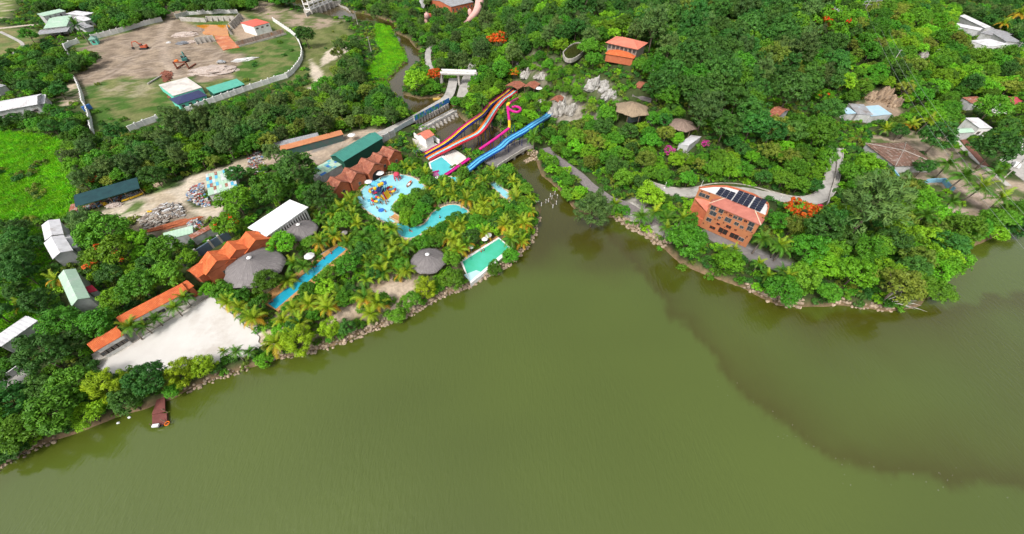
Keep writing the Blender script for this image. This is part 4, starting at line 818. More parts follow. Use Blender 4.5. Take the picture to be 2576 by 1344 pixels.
    far = Vector(loc(uv('Z3', (1060, 190))[0], H+.8)); dep = (far-o0).dot(ny)*1.15
    groups = [(.0, 3, 4), (.36, 3, 6), (.73, 2, 6)]; pw = (Lr*.96)/8.4
    pan = MB().box((0, 0, 0), (pw*.94, dep/6*.86, .05)).me('solar_panel', pan.materials[0])
    for f0, nx_, ny_ in groups:
        sup = MB()
        for i in range(nx_):
            for j in range(ny_):
                p = o0+tx*(f0*Lr+pw*(i+.5))+ny*(dep/6*(j+.5)+(0 if ny_ > 4 else .2)); z = H+.45+.07*j
                inst('solar_panel', pan, root, (p.x, p.y, z), (.07, 0, ag))
            for j in (0, ny_-1):
                p = o0+tx*(f0*Lr+pw*(i+.5))+ny*(dep/6*(j+.5)); sup.box((p.x, p.y, H+.25), (.08, .08, .4+.14*j*.5))
        sup.build('panel_rack', M_steel, root)
    # facade windows: read off the photograph on the facade plane
    def fac(q):
        d0 = ray(*q); o = Vector((0, 0, CAMH)); t = ((bl-o).dot(n))/d0.dot(n); p = o+d0*t-Vector((bl.x, bl.y, zg)); return (p.x*d.x+p.y*d.y, p.z)
    spec = [((600, 505), 1.5, 1.4, 1), ((750, 570), 1.3, 1.3, 1), ((590, 625), 1.9, 1.5, 1), ((715, 708), .8, .9, 1), ((510, 745), 1.5, 1.3, 1), ((850, 612), .6, .6, 0), ((930, 660), .8, .8, 0), ((1020, 700), 1.1, 1.0, 1), ((1115, 735), 1.1, 1.0, 1), ((1220, 775), .9, .8, 0),
            ((1340, 825), 1.5, 1.4, 1), ((880, 750), 1.8, 1.5, 1), ((1045, 825), 1.2, 1.1, 1), ((690, 830), 1.0, .8, 0), ((890, 885), 1.5, 1.1, 0), ((1145, 890), 1.0, .9, 1), ((1300, 920), 1.4, 1.5, 1), ((1025, 945), .7, .7, 0), ((575, 905), 1.7, 1.1, 0), ((780, 970), 2.6, 1.9, 0), ((1000, 1065), 2.5, 1.8, 0), ((1130, 1125), 1.6, 1.2, 1)]
    for p, w_, h_, fr in spec:
        x, z = fac(uv('Z3', p)[0]); x = min(max(x, w_/2+.2), Lf-w_/2-.2); z = min(max(z, h_/2+.05), He-h_/2-.4)
        window(root, x, -.04, z, 0, w_, h_, M_rdwall if not fr else M_frame, M_dark if not fr else M_glass, name='window' if fr else 'opening')
    for p, w_ in (((405, 255), 1.8), ((525, 325), 1.0)):
        e0 = Vector((*pts[0], 0)); e1 = Vector((0, D1, 0)); q = e0+(e1-e0)*(.3 if w_ > 1.5 else .62); a2 = math.atan2((e1-e0).y, (e1-e0).x); nn = Vector((math.sin(a2), -math.cos(a2), 0))*.05
        window(root, q.x+nn.x, q.y+nn.y, H-1.6, a2, w_, 1.3)
    cw = [bl+d*x+n*y for x, y in ((0, 0), (Lf, 0))]
    foot([(bl.x+d.x*p[0]+n.x*p[1], bl.y+d.y*p[0]+n.y*p[1]) for p in [(0, 0), (Lf, 0)]+fp[2:]], 1.5)
    clear('Z3', (330, 110), (860, 90), (1100, 150), (1660, 420), (1660, 520), (1500, 840), (1290, 1060), (1230, 1220), (400, 860), (420, 700), (270, 280))
solar_building()
# ================================================================== pools
def pool(name, label, t, pts, wm_, dz=.28, cope=.5, cm=None, smooth=False, rim=.12, hi=None):
    P = gps(t, *pts); z = max(p.z for p in P)+dz if hi is None else hi
    P = [zp(q, z) for q in uv(t, *pts)]
    if smooth: P = smooth_path(P, 1.2, True)
    for p in P: p.z = z
    root = thing(name, label, 'pool', P[0]); o = P[0]; Q = [p-o for p in P]
    MB().prism(Q, -1.6, 0).build('pool_water', wm_, root)
    a = sum(Q[i-1].x*Q[i].y-Q[i].x*Q[i-1].y for i in range(len(Q)))
    C = Q if a > 0 else Q[::-1]; C = C[:]
    MB().sweep(C, [(0, -1.4), (cope, -1.4), (cope, rim), (0, rim)], close=True, loop=True).build('coping', cm or M_cope, root)
    foot(P, .8); return root
pool('round_pool', 'round pale blue shallow pool with the play structure', 'Z2', [(160, 590), (200, 520), (250, 440), (340, 365), (440, 305), (560, 255), (700, 228), (830, 228), (960, 255), (1060, 300), (1150, 370), (1210, 450), (1130, 520), (1000, 510), (860, 560), (730, 640), (690, 740), (730, 830), (770, 905), (720, 955), (600, 950), (470, 885), (330, 790), (220, 690)], M_poolL, smooth=True)
pool('lazy_river', 'winding turquoise river pool below the wooded island', 'Z2', [(800, 945), (870, 985), (960, 1015), (1080, 1015), (1180, 985), (1260, 895), (1310, 812), (1420, 745), (1560, 692), (1680, 692), (1790, 740), (1850, 800), (1720, 860), (1560, 860), (1500, 930), (1390, 1005), (1250, 1050), (1170, 1110), (1060, 1170), (950, 1195), (840, 1170), (770, 1090), (765, 1000)], M_poolT, smooth=True)
pool('splash_pool', 'square turquoise splash pool at the foot of the rainbow slides', 'Z1', [(245, 1185), (390, 1108), (540, 1235), (450, 1320), (320, 1390), (275, 1290)], M_poolT, cm=M_wwall)
pool('lap_pool', 'long narrow cyan pool with orange deck among palms', 'C', [(120, 635), (835, 55), (910, 90), (200, 695)], M_poolB, cope=1.1, cm=M_tan)
gpz = pool('green_pool', 'rectangular green pool near the lake wall', 'C', [(2078, 215), (2447, -15), (2545, 75), (2152, 418)], M_poolG, cope=.6, cm=M_wwall)
sheet('pool_steps', 'pale shallow steps at the near end of the green pool', 'C', [(2094, 345), (2215, 300), (2270, 320), (2152, 414)], mat_water('pale shallow water', (.50, .72, .75), (.42, .66, .68)), z=gpz.location.z+.012, thick=.3, kind=None, parent=None)
o_ = bpy.data.objects['pool_steps']; o_.parent = gpz; o_.matrix_parent_inverse = Matrix.Translation(gpz.location).inverted()
pool('narrow_pool', 'narrow pale blue pool beside the inlet trees', '11', [(2345, 500), (2400, 488), (2590, 640), (2590, 710), (2480, 630)], M_poolL)
pool('toddler_pool', 'small turquoise pool beside the magenta chute end', 'Z2', [(1530, 270), (1720, 255), (1700, 350), (1620, 400), (1510, 340)], M_poolT)
hp = pool('hill_tank', 'oval white rimmed tank of dark water on the hill', '02', [(520, 545), (528, 520), (600, 458), (655, 437), (700, 440), (735, 470), (720, 512), (655, 572), (595, 598), (545, 590)], M_poolD, dz=.5, cope=.35, cm=M_conc, rim=.35, smooth=True)
sheet('slide_plaza', 'white paved plaza around the splash pool', 'Z1', [(240, 1165), (420, 1065), (560, 1010), (720, 1120), (560, 1250), (540, 1225), (395, 1100), (250, 1180)], mat('white paving', (.66, .63, .58), (.54, .51, .46), scale=.5))
sheet('pool_deck', 'orange tan deck strip along the green pool', 'C', [(2050, 190), (2430, -50), (2450, -15), (2075, 212)], M_tan)
sheet('lap_deck', 'pale paved strip along the lap pool', 'C', [(330, 430), (560, 240), (780, 70), (800, 50), (660, 130), (450, 290)], M_conc)
sheet('weir_terrace', 'pale terrace beside the salmon roofed kiosk', 'Z1', [(20, 870), (120, 900), (300, 930), (370, 960), (150, 1080), (60, 1010)], M_conc)
wall('curved_wall', 'white curved wall below the salmon roofed kiosk', 'Z1', [(50, 860), (160, 935), (240, 905), (300, 900), (370, 950)], 2.0, M_wwall, pm=False)
clear('Z2', (180, 590), (250, 450), (440, 315), (700, 240), (900, 245), (1080, 320), (1120, 360), (1020, 440), (850, 420), (740, 600), (680, 640), (660, 740), (740, 870), (700, 920), (480, 870), (240, 700))
clear('Z2', (840, 1020), (950, 1040), (1180, 1010), (1320, 830), (1560, 710), (1700, 715), (1780, 750), (1560, 800), (1500, 860), (1390, 950), (1220, 1020), (1130, 1100), (960, 1180), (820, 1120))
clear('Z1', (260, 1190), (390, 1120), (520, 1235), (330, 1310)); clear('Z1', (430, 1080), (560, 1040), (700, 1120), (560, 1220)); clear('C', (130, 640), (830, 60), (890, 90), (640, 310), (450, 460), (310, 600), (200, 690)); clear('C', (2085, 220), (2445, -5), (2535, 75), (2200, 300), (2280, 310), (2150, 410))
clear('11', (2360, 510), (2400, 500), (2570, 640), (2540, 640)); clear('02', (525, 545), (610, 460), (690, 445), (700, 520), (600, 595)); clear('C', (1150, 500), (1300, 420), (1620, 380), (1600, 460), (1400, 560)); clear('C', (700, 770), (980, 660), (1020, 700), (900, 800)); clear('C', (0, 960), (60, 940), (40, 1070), (0, 1080))
# ================================================================== slides
def lane_sec(w): return [(-w/2, .30), (-w/2+.06, .30), (-w/2+.12, .03), (w/2-.12, .03), (w/2-.06, .30), (w/2, .30), (w/2, -.12), (-w/2, -.12)]
def zpath(t, pts, zs, step=1.2):
    q = uv(t, *pts); n = len(q); P = []
    f = np.interp(np.linspace(0, 1, n), np.linspace(0, 1, len(zs)), zs)
    out = []
    for i in range(n):
        p = zp(q[i], float(f[i]))
        if hz(p.x, p.y)+.5 > p.z: p = gp(q[i], .6)
        out.append(p)
    return smooth_path(out, step)
def slide(name, label, path, lanes, w, every=7.0, rails=None):
    root = thing(name, label, 'water slide', path[-1]); o = path[-1]; n = len(lanes)
    for k, m in enumerate(lanes):
        off = ((n-1)/2-k)*w
        MB().sweep([p-o for p in path], [(x+off, z) for x, z in lane_sec(w)], close=True).build('lane', m, root)
    if rails:
        for off in [((n)/2-k)*w for k in range(n+1)]: MB().sweep([p-o for p in path], [(off-.09, -.35), (off+.09, -.35), (off+.09, .36), (off-.09, .36)], close=True).build('rail', rails, root)
    acc = 0
    for a, b in zip(path[:-1], path[1:]):
        acc += (b-a).length
        if acc > every:
            acc = 0; d = (b-a); d.z = 0; d.normalize(); r = Vector((d.y, -d.x, 0))
            g = max(hz(a.x, a.y), -1.2)
            if a.z-g > 1.2:
                bb = MB()
                for s in (-1, 1):
                    q = a+r*s*n*w*.32-o; bb.tube([(q.x, q.y, g-o.z-.5), (q.x, q.y, a.z-o.z-.12)], .12, 6)
                bb.box((a.x-o.x, a.y-o.y, a.z-o.z-.22), (n*w*.9, .2, .18), math.atan2(r.y, r.x)); bb.build('support', M_navy, root)
    return root
zt = gp(uv('Z1', (1300, 250))[0]).z
print('slide top ground', zt)
pa = zpath('Z1', [(1275, 243), (1180, 318), (1090, 385), (1015, 440), (960, 505), (890, 580), (770, 665), (650, 755), (520, 868), (400, 955), (280, 1022), (160, 1090)], [zt+1.0, zt*.86, zt*.72, zt*.66, 7.5, 5.6, 4.6, 2.8, 2.0])
slide('rainbow_slide', 'wavy three lane slide in magenta, yellow and navy', pa, [mat('magenta slide', (.46, .012, .16), rough=.35), M_yel, mat('navy slide', (.015, .022, .17), rough=.35)], .95)
pb = zpath('Z1', [(1325, 272), (1255, 330), (1185, 375), (1130, 430), (1080, 490), (1020, 580), (950, 690), (865, 795), (765, 855), (600, 932), (450, 1012), (330, 1072), (220, 1135)], [zt+1.0, zt*.86, zt*.72, zt*.66, 7.5, 5.6, 4.6, 2.8, 2.0])
slide('rainbow_slide', 'wavy three lane slide in orange, pale blue and red', pb, [M_org, mat('pale blue slide', (.30, .58, .62), rough=.35), M_red], .98)
zt2 = gp(uv('Z1', (1860, 430))[0]).z
pc = zpath('Z1', [(1855, 428), (1795, 520), (1720, 592), (1640, 642), (1560, 690), (1470, 752), (1390, 802), (1300, 852), (1210, 912), (1140, 982), (1040, 1042), (940, 1102), (860, 1152), (770, 1228), (720, 1270)], [zt2+1.0, zt2*.8, 9, 8, 6.8, 6.4, 4.5, 3.6, 2.2])
slide('blue_slide', 'twin lane sky blue slide over the inlet bridge', pc, [mat('sky blue slide', (.11, .43, .62), rough=.3), mat('sky blue slide', (.11, .43, .62), rough=.3)], 1.25, rails=mat('deep blue slide rim', (.02, .11, .42), rough=.35))
pd = zpath('Z1', [(745, 1125), (680, 1170), (600, 1225), (520, 1285), (430, 1340)], [2.8, 2.4, 1.9])
slide('exit_chute', 'open magenta chute beside the square splash pool', pd, [M_mag], 1.3, every=5)
tube = thing('tube_slide', 'closed magenta tube slide with yellow bends and a spiral', 'water slide', gp(uv('Z1', (1242, 720))[0]))
to = tube.location
def tpart(name, pts, zs, m, r=.55):
    P = zpath('Z1', pts, zs, .8); MB().tube([p-to for p in P], r, 12).build(name, m, tube, smooth=True); return P
p1 = tpart('tube_section', [(868, 1012), (990, 930), (1110, 845), (1240, 745)], [3.4, 5.5, 8.2], M_mag)
tpart('tube_bend', [(1240, 745), (1245, 705), (1242, 655)], [8.2, 9.0], M_yel, .58)
tpart('tube_section', [(1242, 655), (1236, 590), (1226, 520), (1222, 470)], [9.0, 11.4], M_mag)
tpart('tube_bend', [(1222, 470), (1222, 445), (1250, 428)], [11.4, 12.2], M_yel, .6)
tpart('tube_section', [(1250, 428), (1310, 392), (1385, 350)], [12.2, zt+1.2], M_mag, .5)
tpart('spiral_section', [(1224, 480), (1250, 510), (1300, 535), (1350, 540), (1385, 515), (1370, 485), (1320, 472), (1280, 482)], [11.0, 11.5], M_mag, .5)
for q, zt_ in (((905, 1000), 3.5), ((1025, 912), 5.8), ((1145, 822), 7.6), ((1235, 752), 8.2), ((1290, 700), 10.8)):
    p = zp(uv('Z1', q)[0], zt_)
    for dx in (-.5, .5): MB().tube([(p.x+dx-to.x, p.y-to.y, max(hz(p.x, p.y), -1.3)-to.z-.3), (p.x+dx-to.x, p.y-to.y, zt_-to.z-.3)], .11, 6).build('support', M_navy, tube)
fp_ = thing('start_frame', 'navy blue landing frame at the lower end of the rainbow slides', 'platform', gp(uv('Z1', (95, 1060))[0])); MB().box((0, 0, .6), (4.2, 1.2, 1.4), -.75).build('base', M_navy, fp_); MB().box((.3, 1.0, 1.1), (4.2, .3, .4), -.75).build('rail', M_whtp, fp_)
ch = thing('chute_end', 'magenta run-out basin at the end of the chute', 'basin', gp(uv('Z2', (1335, 255))[0])); MB().box((0, 0, .35), (3.4, 3.0, .7), .5).build('basin', mat('pink basin', (.42, .12, .28)), ch); MB().box((0, 1.6, .6), (3.4, .25, 1.0), .5).build('backboard', M_mag, ch)
clear('Z1', (1250, 225), (1350, 270), (1250, 360), (1150, 470), (1040, 640), (960, 750), (850, 850), (700, 920), (400, 1060), (220, 1170), (130, 1090), (400, 920), (560, 800), (780, 640), (920, 520), (1010, 400), (1120, 310))
clear('Z1', (1850, 410), (1880, 430), (1800, 590), (1640, 690), (1450, 790), (1230, 930), (1000, 1110), (780, 1260), (740, 1240), (960, 1060), (1200, 880), (1480, 720), (1700, 580)); clear('Z1', (870, 990), (1230, 740), (1210, 460), (1240, 420), (1350, 360), (1370, 380), (1270, 440), (1320, 540), (1260, 580), (1270, 740), (890, 1020)); clear('Z1', (430, 1330), (700, 1150), (720, 1170), (480, 1344))
clear('Z1', (320, 830), (560, 620), (700, 660), (850, 700), (980, 780), (1100, 860), (1180, 880), (1100, 960), (1000, 1040), (700, 980), (500, 960)); clear('12', (0, 260), (200, 200), (280, 400), (340, 560), (260, 560), (100, 420)); clear('F', (1060, 300), (1160, 268), (1170, 290), (1080, 330)); clear('Z1', (1050, 1120), (1380, 920), (1480, 980), (1420, 1040), (1180, 1180))
clear('Z1', (1240, 130), (1460, 130), (1640, 170), (1640, 260), (1350, 260)); clear('Z1', (1800, 290), (1940, 360), (1870, 430)); clear('Z1', (90, 750), (300, 820), (370, 930), (160, 940), (60, 850))
# ================================================================== bridges, weir and gate
b_, C = ribbon('road_bridge', 'pale concrete road bridge over the creek with coloured fence', [zp(q, 2.6) for q in uv('01', (1985, 790), (1965, 890), (1920, 985), (1800, 1062), (1600, 1182), (1440, 1262), (1300, 1330), (1150, 1400))], 4.4, M_road, flat=2.6, thick=.6)
clear('01', (1900, 800), (2010, 790), (1980, 960), (1950, 1010), (1600, 1220), (1560, 1344), (1270, 1344), (1560, 1180), (1850, 1030), (1900, 950))
fe = thing('panel_fence', 'fence of blue, green and grey metal sheets along the creek road', 'fence', C[0])
fa, fb = zp(uv('Z1', (55, 650))[0], 2.6), zp(uv('Z1', (490, 420))[0], 2.6); fd = fb-fa; fn = 26
fc = [M_shB, mat('grey green sheet', (.18, .30, .27)), mat('pale grey sheet', (.42, .47, .50)), M_shB, mat('green sheet', (.05, .30, .15)), mat('aqua sheet', (.12, .35, .42))]
rnd = random.Random(11); pmesh = {}
for k in range(fn):
    for j in range(2):
        m = fc[rnd.randrange(len(fc))] if k < fn-4 else M_shB
        if m.name not in pmesh: pmesh[m.name] = MB().box((0, 0, 0), (fd.length/fn*.97, .08, 1.05)).me('sheet', m)
        p = fa+fd*((k+.5)/fn); inst('sheet', pmesh[m.name], fe, (p.x-C[0].x, p.y-C[0].y, .55+1.07*j), (0, 0, math.atan2(fd.y, fd.x)))
pm_ = MB().box((0, 0, -1.5), (.9, 3.6, 3.2)).me('bridge_pier', M_conc)
for k in range(13):
    p = fa+fd*((k+.5)/13); nn = Vector((-fd.y, fd.x, 0)).normalized()*2.0; inst('bridge_pier', pm_, b_, (p.x+nn.x, p.y+nn.y, 2.0), (0, 0, math.atan2(fd.y, fd.x)))
fe2 = thing('panel_fence', 'translucent grey panel fence by the kiosk end of the creek road', 'fence', C[-1]); fa2, fb2 = zp(uv('01', (1390, 1344))[0], 2.6), zp(uv('01', (1590, 1225))[0], 2.6)
for k in range(8):
    p = fa2+(fb2-fa2)*((k+.5)/8); MB().box((p.x-C[-1].x, p.y-C[-1].y, .9), ((fb2-fa2).length/8*.96, .08, 1.8), math.atan2((fb2-fa2).y, (fb2-fa2).x)).build('panel', mat('pale grey sheet', (.42, .47, .50)), fe2)
wa, wb = zp(uv('Z1', (120, 765))[0], 1.6), zp(uv('Z1', (560, 530))[0], 1.6); wd_ = wb-wa; wr = thing('weir', 'concrete weir walkway with rows of buttresses in the brown pond', 'weir', wa, math.atan2(wd_.y, wd_.x)); WL = wd_.length
MB().box((WL/2, 0, -1.2), (WL, 2.4, 2.9)).build('walkway', M_conc, wr)
for s in (-1, 1): MB().box((WL/2, s*1.1, .6), (WL, .12, .5)).build('railing', M_plast, wr)
bt = MB().mesh([(-.3, 0, -3), (.3, 0, -3), (.3, 0, .1), (-.3, 0, .1), (-.3, 2.4, -3), (.3, 2.4, -3), (.3, .9, .1), (-.3, .9, .1)], [(0, 1, 2, 3), (7, 6, 5, 4), (1, 5, 6, 2), (0, 3, 7, 4), (3, 2, 6, 7)]).me('buttress', M_conc)
for k in range(9):
    inst('buttress', bt, wr, (WL*(k+.5)/9, 1.2, 0)); inst('buttress', bt, wr, (WL*(k+.5)/9, -1.2, -.3), (0, 0, math.pi))
br, C2 = ribbon('inlet_bridge', 'grey concrete bridge across the inlet under the blue slides', [zp(q, 2.3) for q in uv('Z1', (1010, 1195), (1080, 1145), (1290, 1015), (1400, 955), (1500, 930))], 6.0, M_asph, flat=2.3, thick=.7)
for s in (-1, 1): MB().sweep(C2, [(s*2.95-.15, -.75), (s*2.95+.15, -.75), (s*2.95+.15, .45), (s*2.95-.15, .45)], close=True).build('parapet', M_conc, br)
for k in (.3, .5, .7):
    p = C2[int(k*(len(C2)-1))]; MB().box((p.x, p.y, .2), (.8, 5.4, 3.0), .95).build('bridge_pier', M_conc, br)
def post(name, label, t, q, h, r, m, cat='post', group=None):
    p = gp(uv(t, q)[0]); z = max(p.z, 2.3) if t == 'Z1' else p.z
    o = MB().tube([(0, 0, -.5), (0, 0, h)], [r, r*.8], 8).build(name, m); o.location = (p.x, p.y, z); return tag(o, label, cat, group)
fb_o = thing('footbridge', 'elevated concrete footbridge on a single pier near the red flame tree', 'bridge', gp(uv('Z5', (1960, 1010))[0])); fo = fb_o.location
fA, fB = zp(uv('Z5', (1770, 868))[0], 7.0)-fo, zp(uv('Z5', (2190, 880))[0], 7.0)-fo; fdv = fB-fA; fan = math.atan2(fdv.y, fdv.x); fm_ = (fA+fB)/2
MB().box((fm_.x, fm_.y, fm_.z-.3), (fdv.length, 3.4, .6), fan).build('deck', M_road, fb_o)
for s in (-1, 1): MB().box((fm_.x-math.sin(fan)*s*1.65, fm_.y+math.cos(fan)*s*1.65, fm_.z+.45), (fdv.length, .18, .9), fan).build('parapet', M_wwall, fb_o)
MB().box((fm_.x, fm_.y, fm_.z/2-.6), (.9, 2.4, fm_.z+1.0), fan).build('pier', M_conc, fb_o); MB().box((fm_.x, fm_.y, fm_.z-.85), (1.2, 3.0, .5), fan).build('pier_cap', M_conc, fb_o)
for e in (fA, fB): MB().box((e.x, e.y, e.z/2-.6), (1.2, 3.2, e.z+.7), fan).build('abutment', M_conc, fb_o)
clear('Z5', (1780, 840), (2060, 840), (2060, 900), (1990, 910), (1980, 1020), (1940, 1020), (1940, 910), (1780, 890))
ga, gb = zp(uv('Z5', (190, 175))[0], 1.0), zp(uv('Z5', (450, 70))[0], 1.0); gv = gb-ga; gl = gv.length; sg = thing('sluice_gate', 'grey concrete sluice gate frame with piers across the creek', 'sluice gate', ga, math.atan2(gv.y, gv.x))
pier = MB().box((0, 0, .5), (.9, 7.0, 5.0)).me('pier', M_conc); colm = MB().box((0, 0, 6.2), (.55, .55, 7.4)).me('column', M_wwall)
for k in range(6):
    x = gl*k/5; inst('pier', pier, sg, (x, 0, 0))
    for y in (-2.2, 2.2): inst('column', colm, sg, (x, y, 0))
for z in (3.1, 6.2, 9.4):
    for y in (-2.2, 2.2): MB().box((gl/2, y, z), (gl+.8, .5, .6)).build('beam', M_wwall, sg)
    for k in range(6): MB().box((gl*k/5, 0, z), (.45, 4.0, .5)).build('cross_beam', M_wwall, sg)
MB().box((gl/2, 0, 6.6), (gl+.5, 3.2, .2)).build('gantry', M_conc, sg)
for sx, z0 in ((-1, 0), (1, 0)):
    MB().box((gl/2+sx*(gl/2+4.0), -3.0, .9), (8.0, .5, 3.2), -sx*.35).build('wing_wall', M_conc, sg)
clear('Z5', (80, 0), (450, 0), (450, 100), (680, 130), (660, 150), (330, 225), (80, 140)); wall('retaining_wall', 'pale sloping concrete bank wall beyond the sluice gate', 'Z5', [(450, 60), (540, 70), (620, 100), (690, 155)], 1.5, M_conc, pm=False)
# ================================================================== basin with the orange pond
MO = mat_water('orange tailings water', (.62, .24, .015), (.48, .16, .01), sc=.12)
sheet('orange_pond', 'bright orange pond inside the concrete basin', 'Z4', [(590, 190), (690, 178), (1040, 185), (985, 240), (1005, 325), (850, 320), (770, 305), (680, 295), (655, 250)], MO, dz=.10)
sheet('orange_spillway', 'rusty orange spillway channel below the orange pond', 'Z4', [(815, 318), (1000, 322), (1135, 465), (1010, 480), (930, 500), (850, 400)], mat('rusty wet concrete', (.55, .19, .07), (.40, .09, .03), scale=.25, rough=.4, c3=(.60, .36, .22), s3=.3), dz=.16)
def fins(name, label, t, a, b, h, n, side=1, slope=1.2, dz=0):
    A, B = gps(t, a, b); v = B-A; r = thing(name, label, 'wall', A, math.atan2(v.y, v.x)); Lq = math.hypot(v.x, v.y)
    MB().box((Lq/2, 0, h/2-.3), (Lq, .35, h+.6)).build('panel', M_conc, r)
    fm = MB().mesh([(-.15, 0, -.6), (.15, 0, -.6), (.15, 0, h), (-.15, 0, h), (-.15, side*slope, -.6), (.15, side*slope, -.6)], [(0, 1, 2, 3), (1, 5, 2), (0, 3, 4), (3, 2, 5, 4)]).me('buttress', M_conc)
    for k in range(n+1): inst('buttress', fm, r, (Lq*k/n, side*.18, 0))
    foot_line([A, B], 1.5); return r
fins('buttress_wall', 'grey buttressed wall left of the orange spillway', 'Z4', (605, 425), (830, 385), 3.4, 4, -1, 1.6)
fins('buttress_wall', 'grey buttressed wall right of the orange pond', 'Z4', (1025, 310), (1000, 245), 3.2, 3, -1, 1.6)
fins('buttress_wall', 'long grey buttressed wall rising behind the orange pond', 'Z4', (1035, 240), (1165, 110), 3.4, 6, -1, 2.0)
fins('basin_wall', 'stained concrete basin wall with five dark bays behind the orange pond', 'Z4', (740, 135), (1090, 130), 3.0, 5, -1, 2.2)
fins('basin_wall', 'stained curved basin wall left of the dark bays', 'Z4', (400, 135), (720, 150), 2.6, 1, 1, .4)
cb = gps('Z4', (1120, 455), (1720, 300)); v = cb[1]-cb[0]; r_ = thing('concrete_channel', 'long stained concrete channel below the white pump house', 'channel', cb[0], math.atan2(v.y, v.x)); lq = math.hypot(v.x, v.y)
st = mat('stained concrete', (.42, .36, .30), (.24, .19, .15), scale=.5, stretch=(0, (2, 2, .15)), c3=(.42, .20, .07), s3=.3)
MB().box((lq/2, 1.6, .9), (lq, .4, 3.0)).build('rear_wall', st, r_); MB().box((lq/2, -1.0, .2), (lq, .3, 1.0)).build('front_kerb', M_conc, r_); MB().box((lq/2, .3, .02), (lq, 2.2, .3)).build('channel_bed', mat('rust stained bed', (.26, .12, .07), (.16, .09, .06)), r_)
clear('Z4', (560, 150), (1180, 80), (1300, 60), (1540, 150), (1760, 280), (1140, 510), (900, 520), (600, 430))
# ================================================================== pink sculptures
M_pink = mat('pale pink plaster', (.66, .40, .36), (.56, .33, .29), scale=.4)
g0 = gp(uv('Z5', (2060, 285))[0]); ps = thing('pink_sculpture', 'huge curved pale pink sculpture rising at the top edge', 'sculpture', g0)
P = [zp(uv('Z5', q)[0], z) for q, z in (((2050, 290), 1.0), ((2110, 235), 2.8), ((2160, 190), 4.6), ((2205, 120), 7.5), ((2228, 50), 10), ((2235, -20), 12.5), ((2215, -80), 14))]
P = smooth_path(P, 1.2); nP = len(P); MB().tube([p-g0 for p in P], [.9+2.2*math.sin(min(1, (i/nP)*1.15)*math.pi*.5) for i in range(nP)], 16).build('body', M_pink, ps, smooth=True)
q = zp(uv('Z5', (2118, 150))[0], 6.0)-g0; MB().lathe([(.2, -2.6), (1.1, -2.0), (1.5, -.6), (1.4, .8), (.8, 1.9), (.1, 2.3)], 12, q).build('fin', M_pink, ps, smooth=True)
g0 = gp(uv('Z5', (1600, 275))[0]); ps = thing('pink_sculpture', 'smaller pink sculpture with a red box above the creek path', 'sculpture', g0)
MB().tube([p-g0 for p in [zp(uv('Z5', q)[0], g0.z+z) for q, z in (((1596, 290), 0), ((1604, 250), 1.5), ((1606, 210), 3.5), ((1596, 170), 6), ((1592, 140), 7.2))]], [1.0, 1.9, 2.0, 1.4, .3], 14).build('body', M_pink, ps, smooth=True)
q = zp(uv('Z5', (1632, 185))[0], g0.z+4)-g0; MB().box(q, (2.4, 2.2, 1.6), .2).build('box', mat('red box', (.5, .10, .07)), ps)
g1 = gp(uv('Z5', (1556, 115))[0]); dsh = thing('oval_shield', 'tall oval grey shield standing beside the small pink sculpture', 'sculpture', g1, .2); MB().lathe([(.1, -.1), (1.9, -.05), (2.0, .1), (.1, .2)], 20).build('disc', M_plast, dsh, smooth=False).rotation_euler = (R(75), 0, 0)
d_ = dsh.children[0]; d_.location = (0, 0, 4.0); d_.scale = (1, 1.7, 1); MB().tube([(0, .1, -.5), (0, .1, 2.0)], .3, 8).build('stand', M_conc, dsh)
clear('Z5', (2060, 280), (2110, 130), (2180, 100), (2180, 0), (2260, 0), (2250, 100), (2180, 210), (2080, 290)); clear('Z5', (1580, 280), (1570, 140), (1640, 150), (1640, 200), (1620, 280)); clear('Z5', (1535, 50), (1575, 50), (1580, 110), (1540, 110))
# ================================================================== vegetation
def leaf_mat(name, c, var=.36, hue=.018, c2=None):
    m = bpy.data.materials.new(name); m.use_nodes = True; nt = m.node_tree; P = nt.nodes['Principled BSDF']; L = nt.links.new
    P.inputs['Roughness'].default_value = .55; P.inputs['Specular IOR Level'].default_value = .22
    at = _n(nt, 'ShaderNodeAttribute', attribute_name='tint'); oi = _n(nt, 'ShaderNodeObjectInfo')
    mx = _n(nt, 'ShaderNodeMix', data_type='RGBA'); mx.inputs[6].default_value = (*c, 1); mx.inputs[7].default_value = (*(c2 or (c[0]*1.75+.01, c[1]*1.55, c[2]*1.2)), 1)
    L(at.outputs['Fac'], mx.inputs[0])
    h = _n(nt, 'ShaderNodeHueSaturation'); L(mx.outputs[2], h.inputs['Color'])
    r = _n(nt, 'ShaderNodeMapRange'); r.inputs[3].default_value = 1-var; r.inputs[4].default_value = 1+var; L(oi.outputs['Random'], r.inputs[0]); L(r.outputs[0], h.inputs['Value'])
    ml = _n(nt, 'ShaderNodeMath', operation='MULTIPLY'); ml.inputs[1].default_value = 7.31; L(oi.outputs['Random'], ml.inputs[0]); fr = _n(nt, 'ShaderNodeMath', operation='FRACT'); L(ml.outputs[0], fr.inputs[0])
    r2 = _n(nt, 'ShaderNodeMapRange'); r2.inputs[3].default_value = .5-hue; r2.inputs[4].default_value = .5+hue; L(fr.outputs[0], r2.inputs[0]); L(r2.outputs[0], h.inputs['Hue'])
    L(h.outputs[0], P.inputs['Base Color'])
    tr = _n(nt, 'ShaderNodeBsdfTranslucent'); L(h.outputs[0], tr.inputs['Color']); ms = _n(nt, 'ShaderNodeMixShader'); ms.inputs[0].default_value = .14
    out = nt.nodes['Material Output']; L(P.outputs[0], ms.inputs[1]); L(tr.outputs[0], ms.inputs[2]); L(ms.outputs[0], out.inputs['Surface'])
    return m
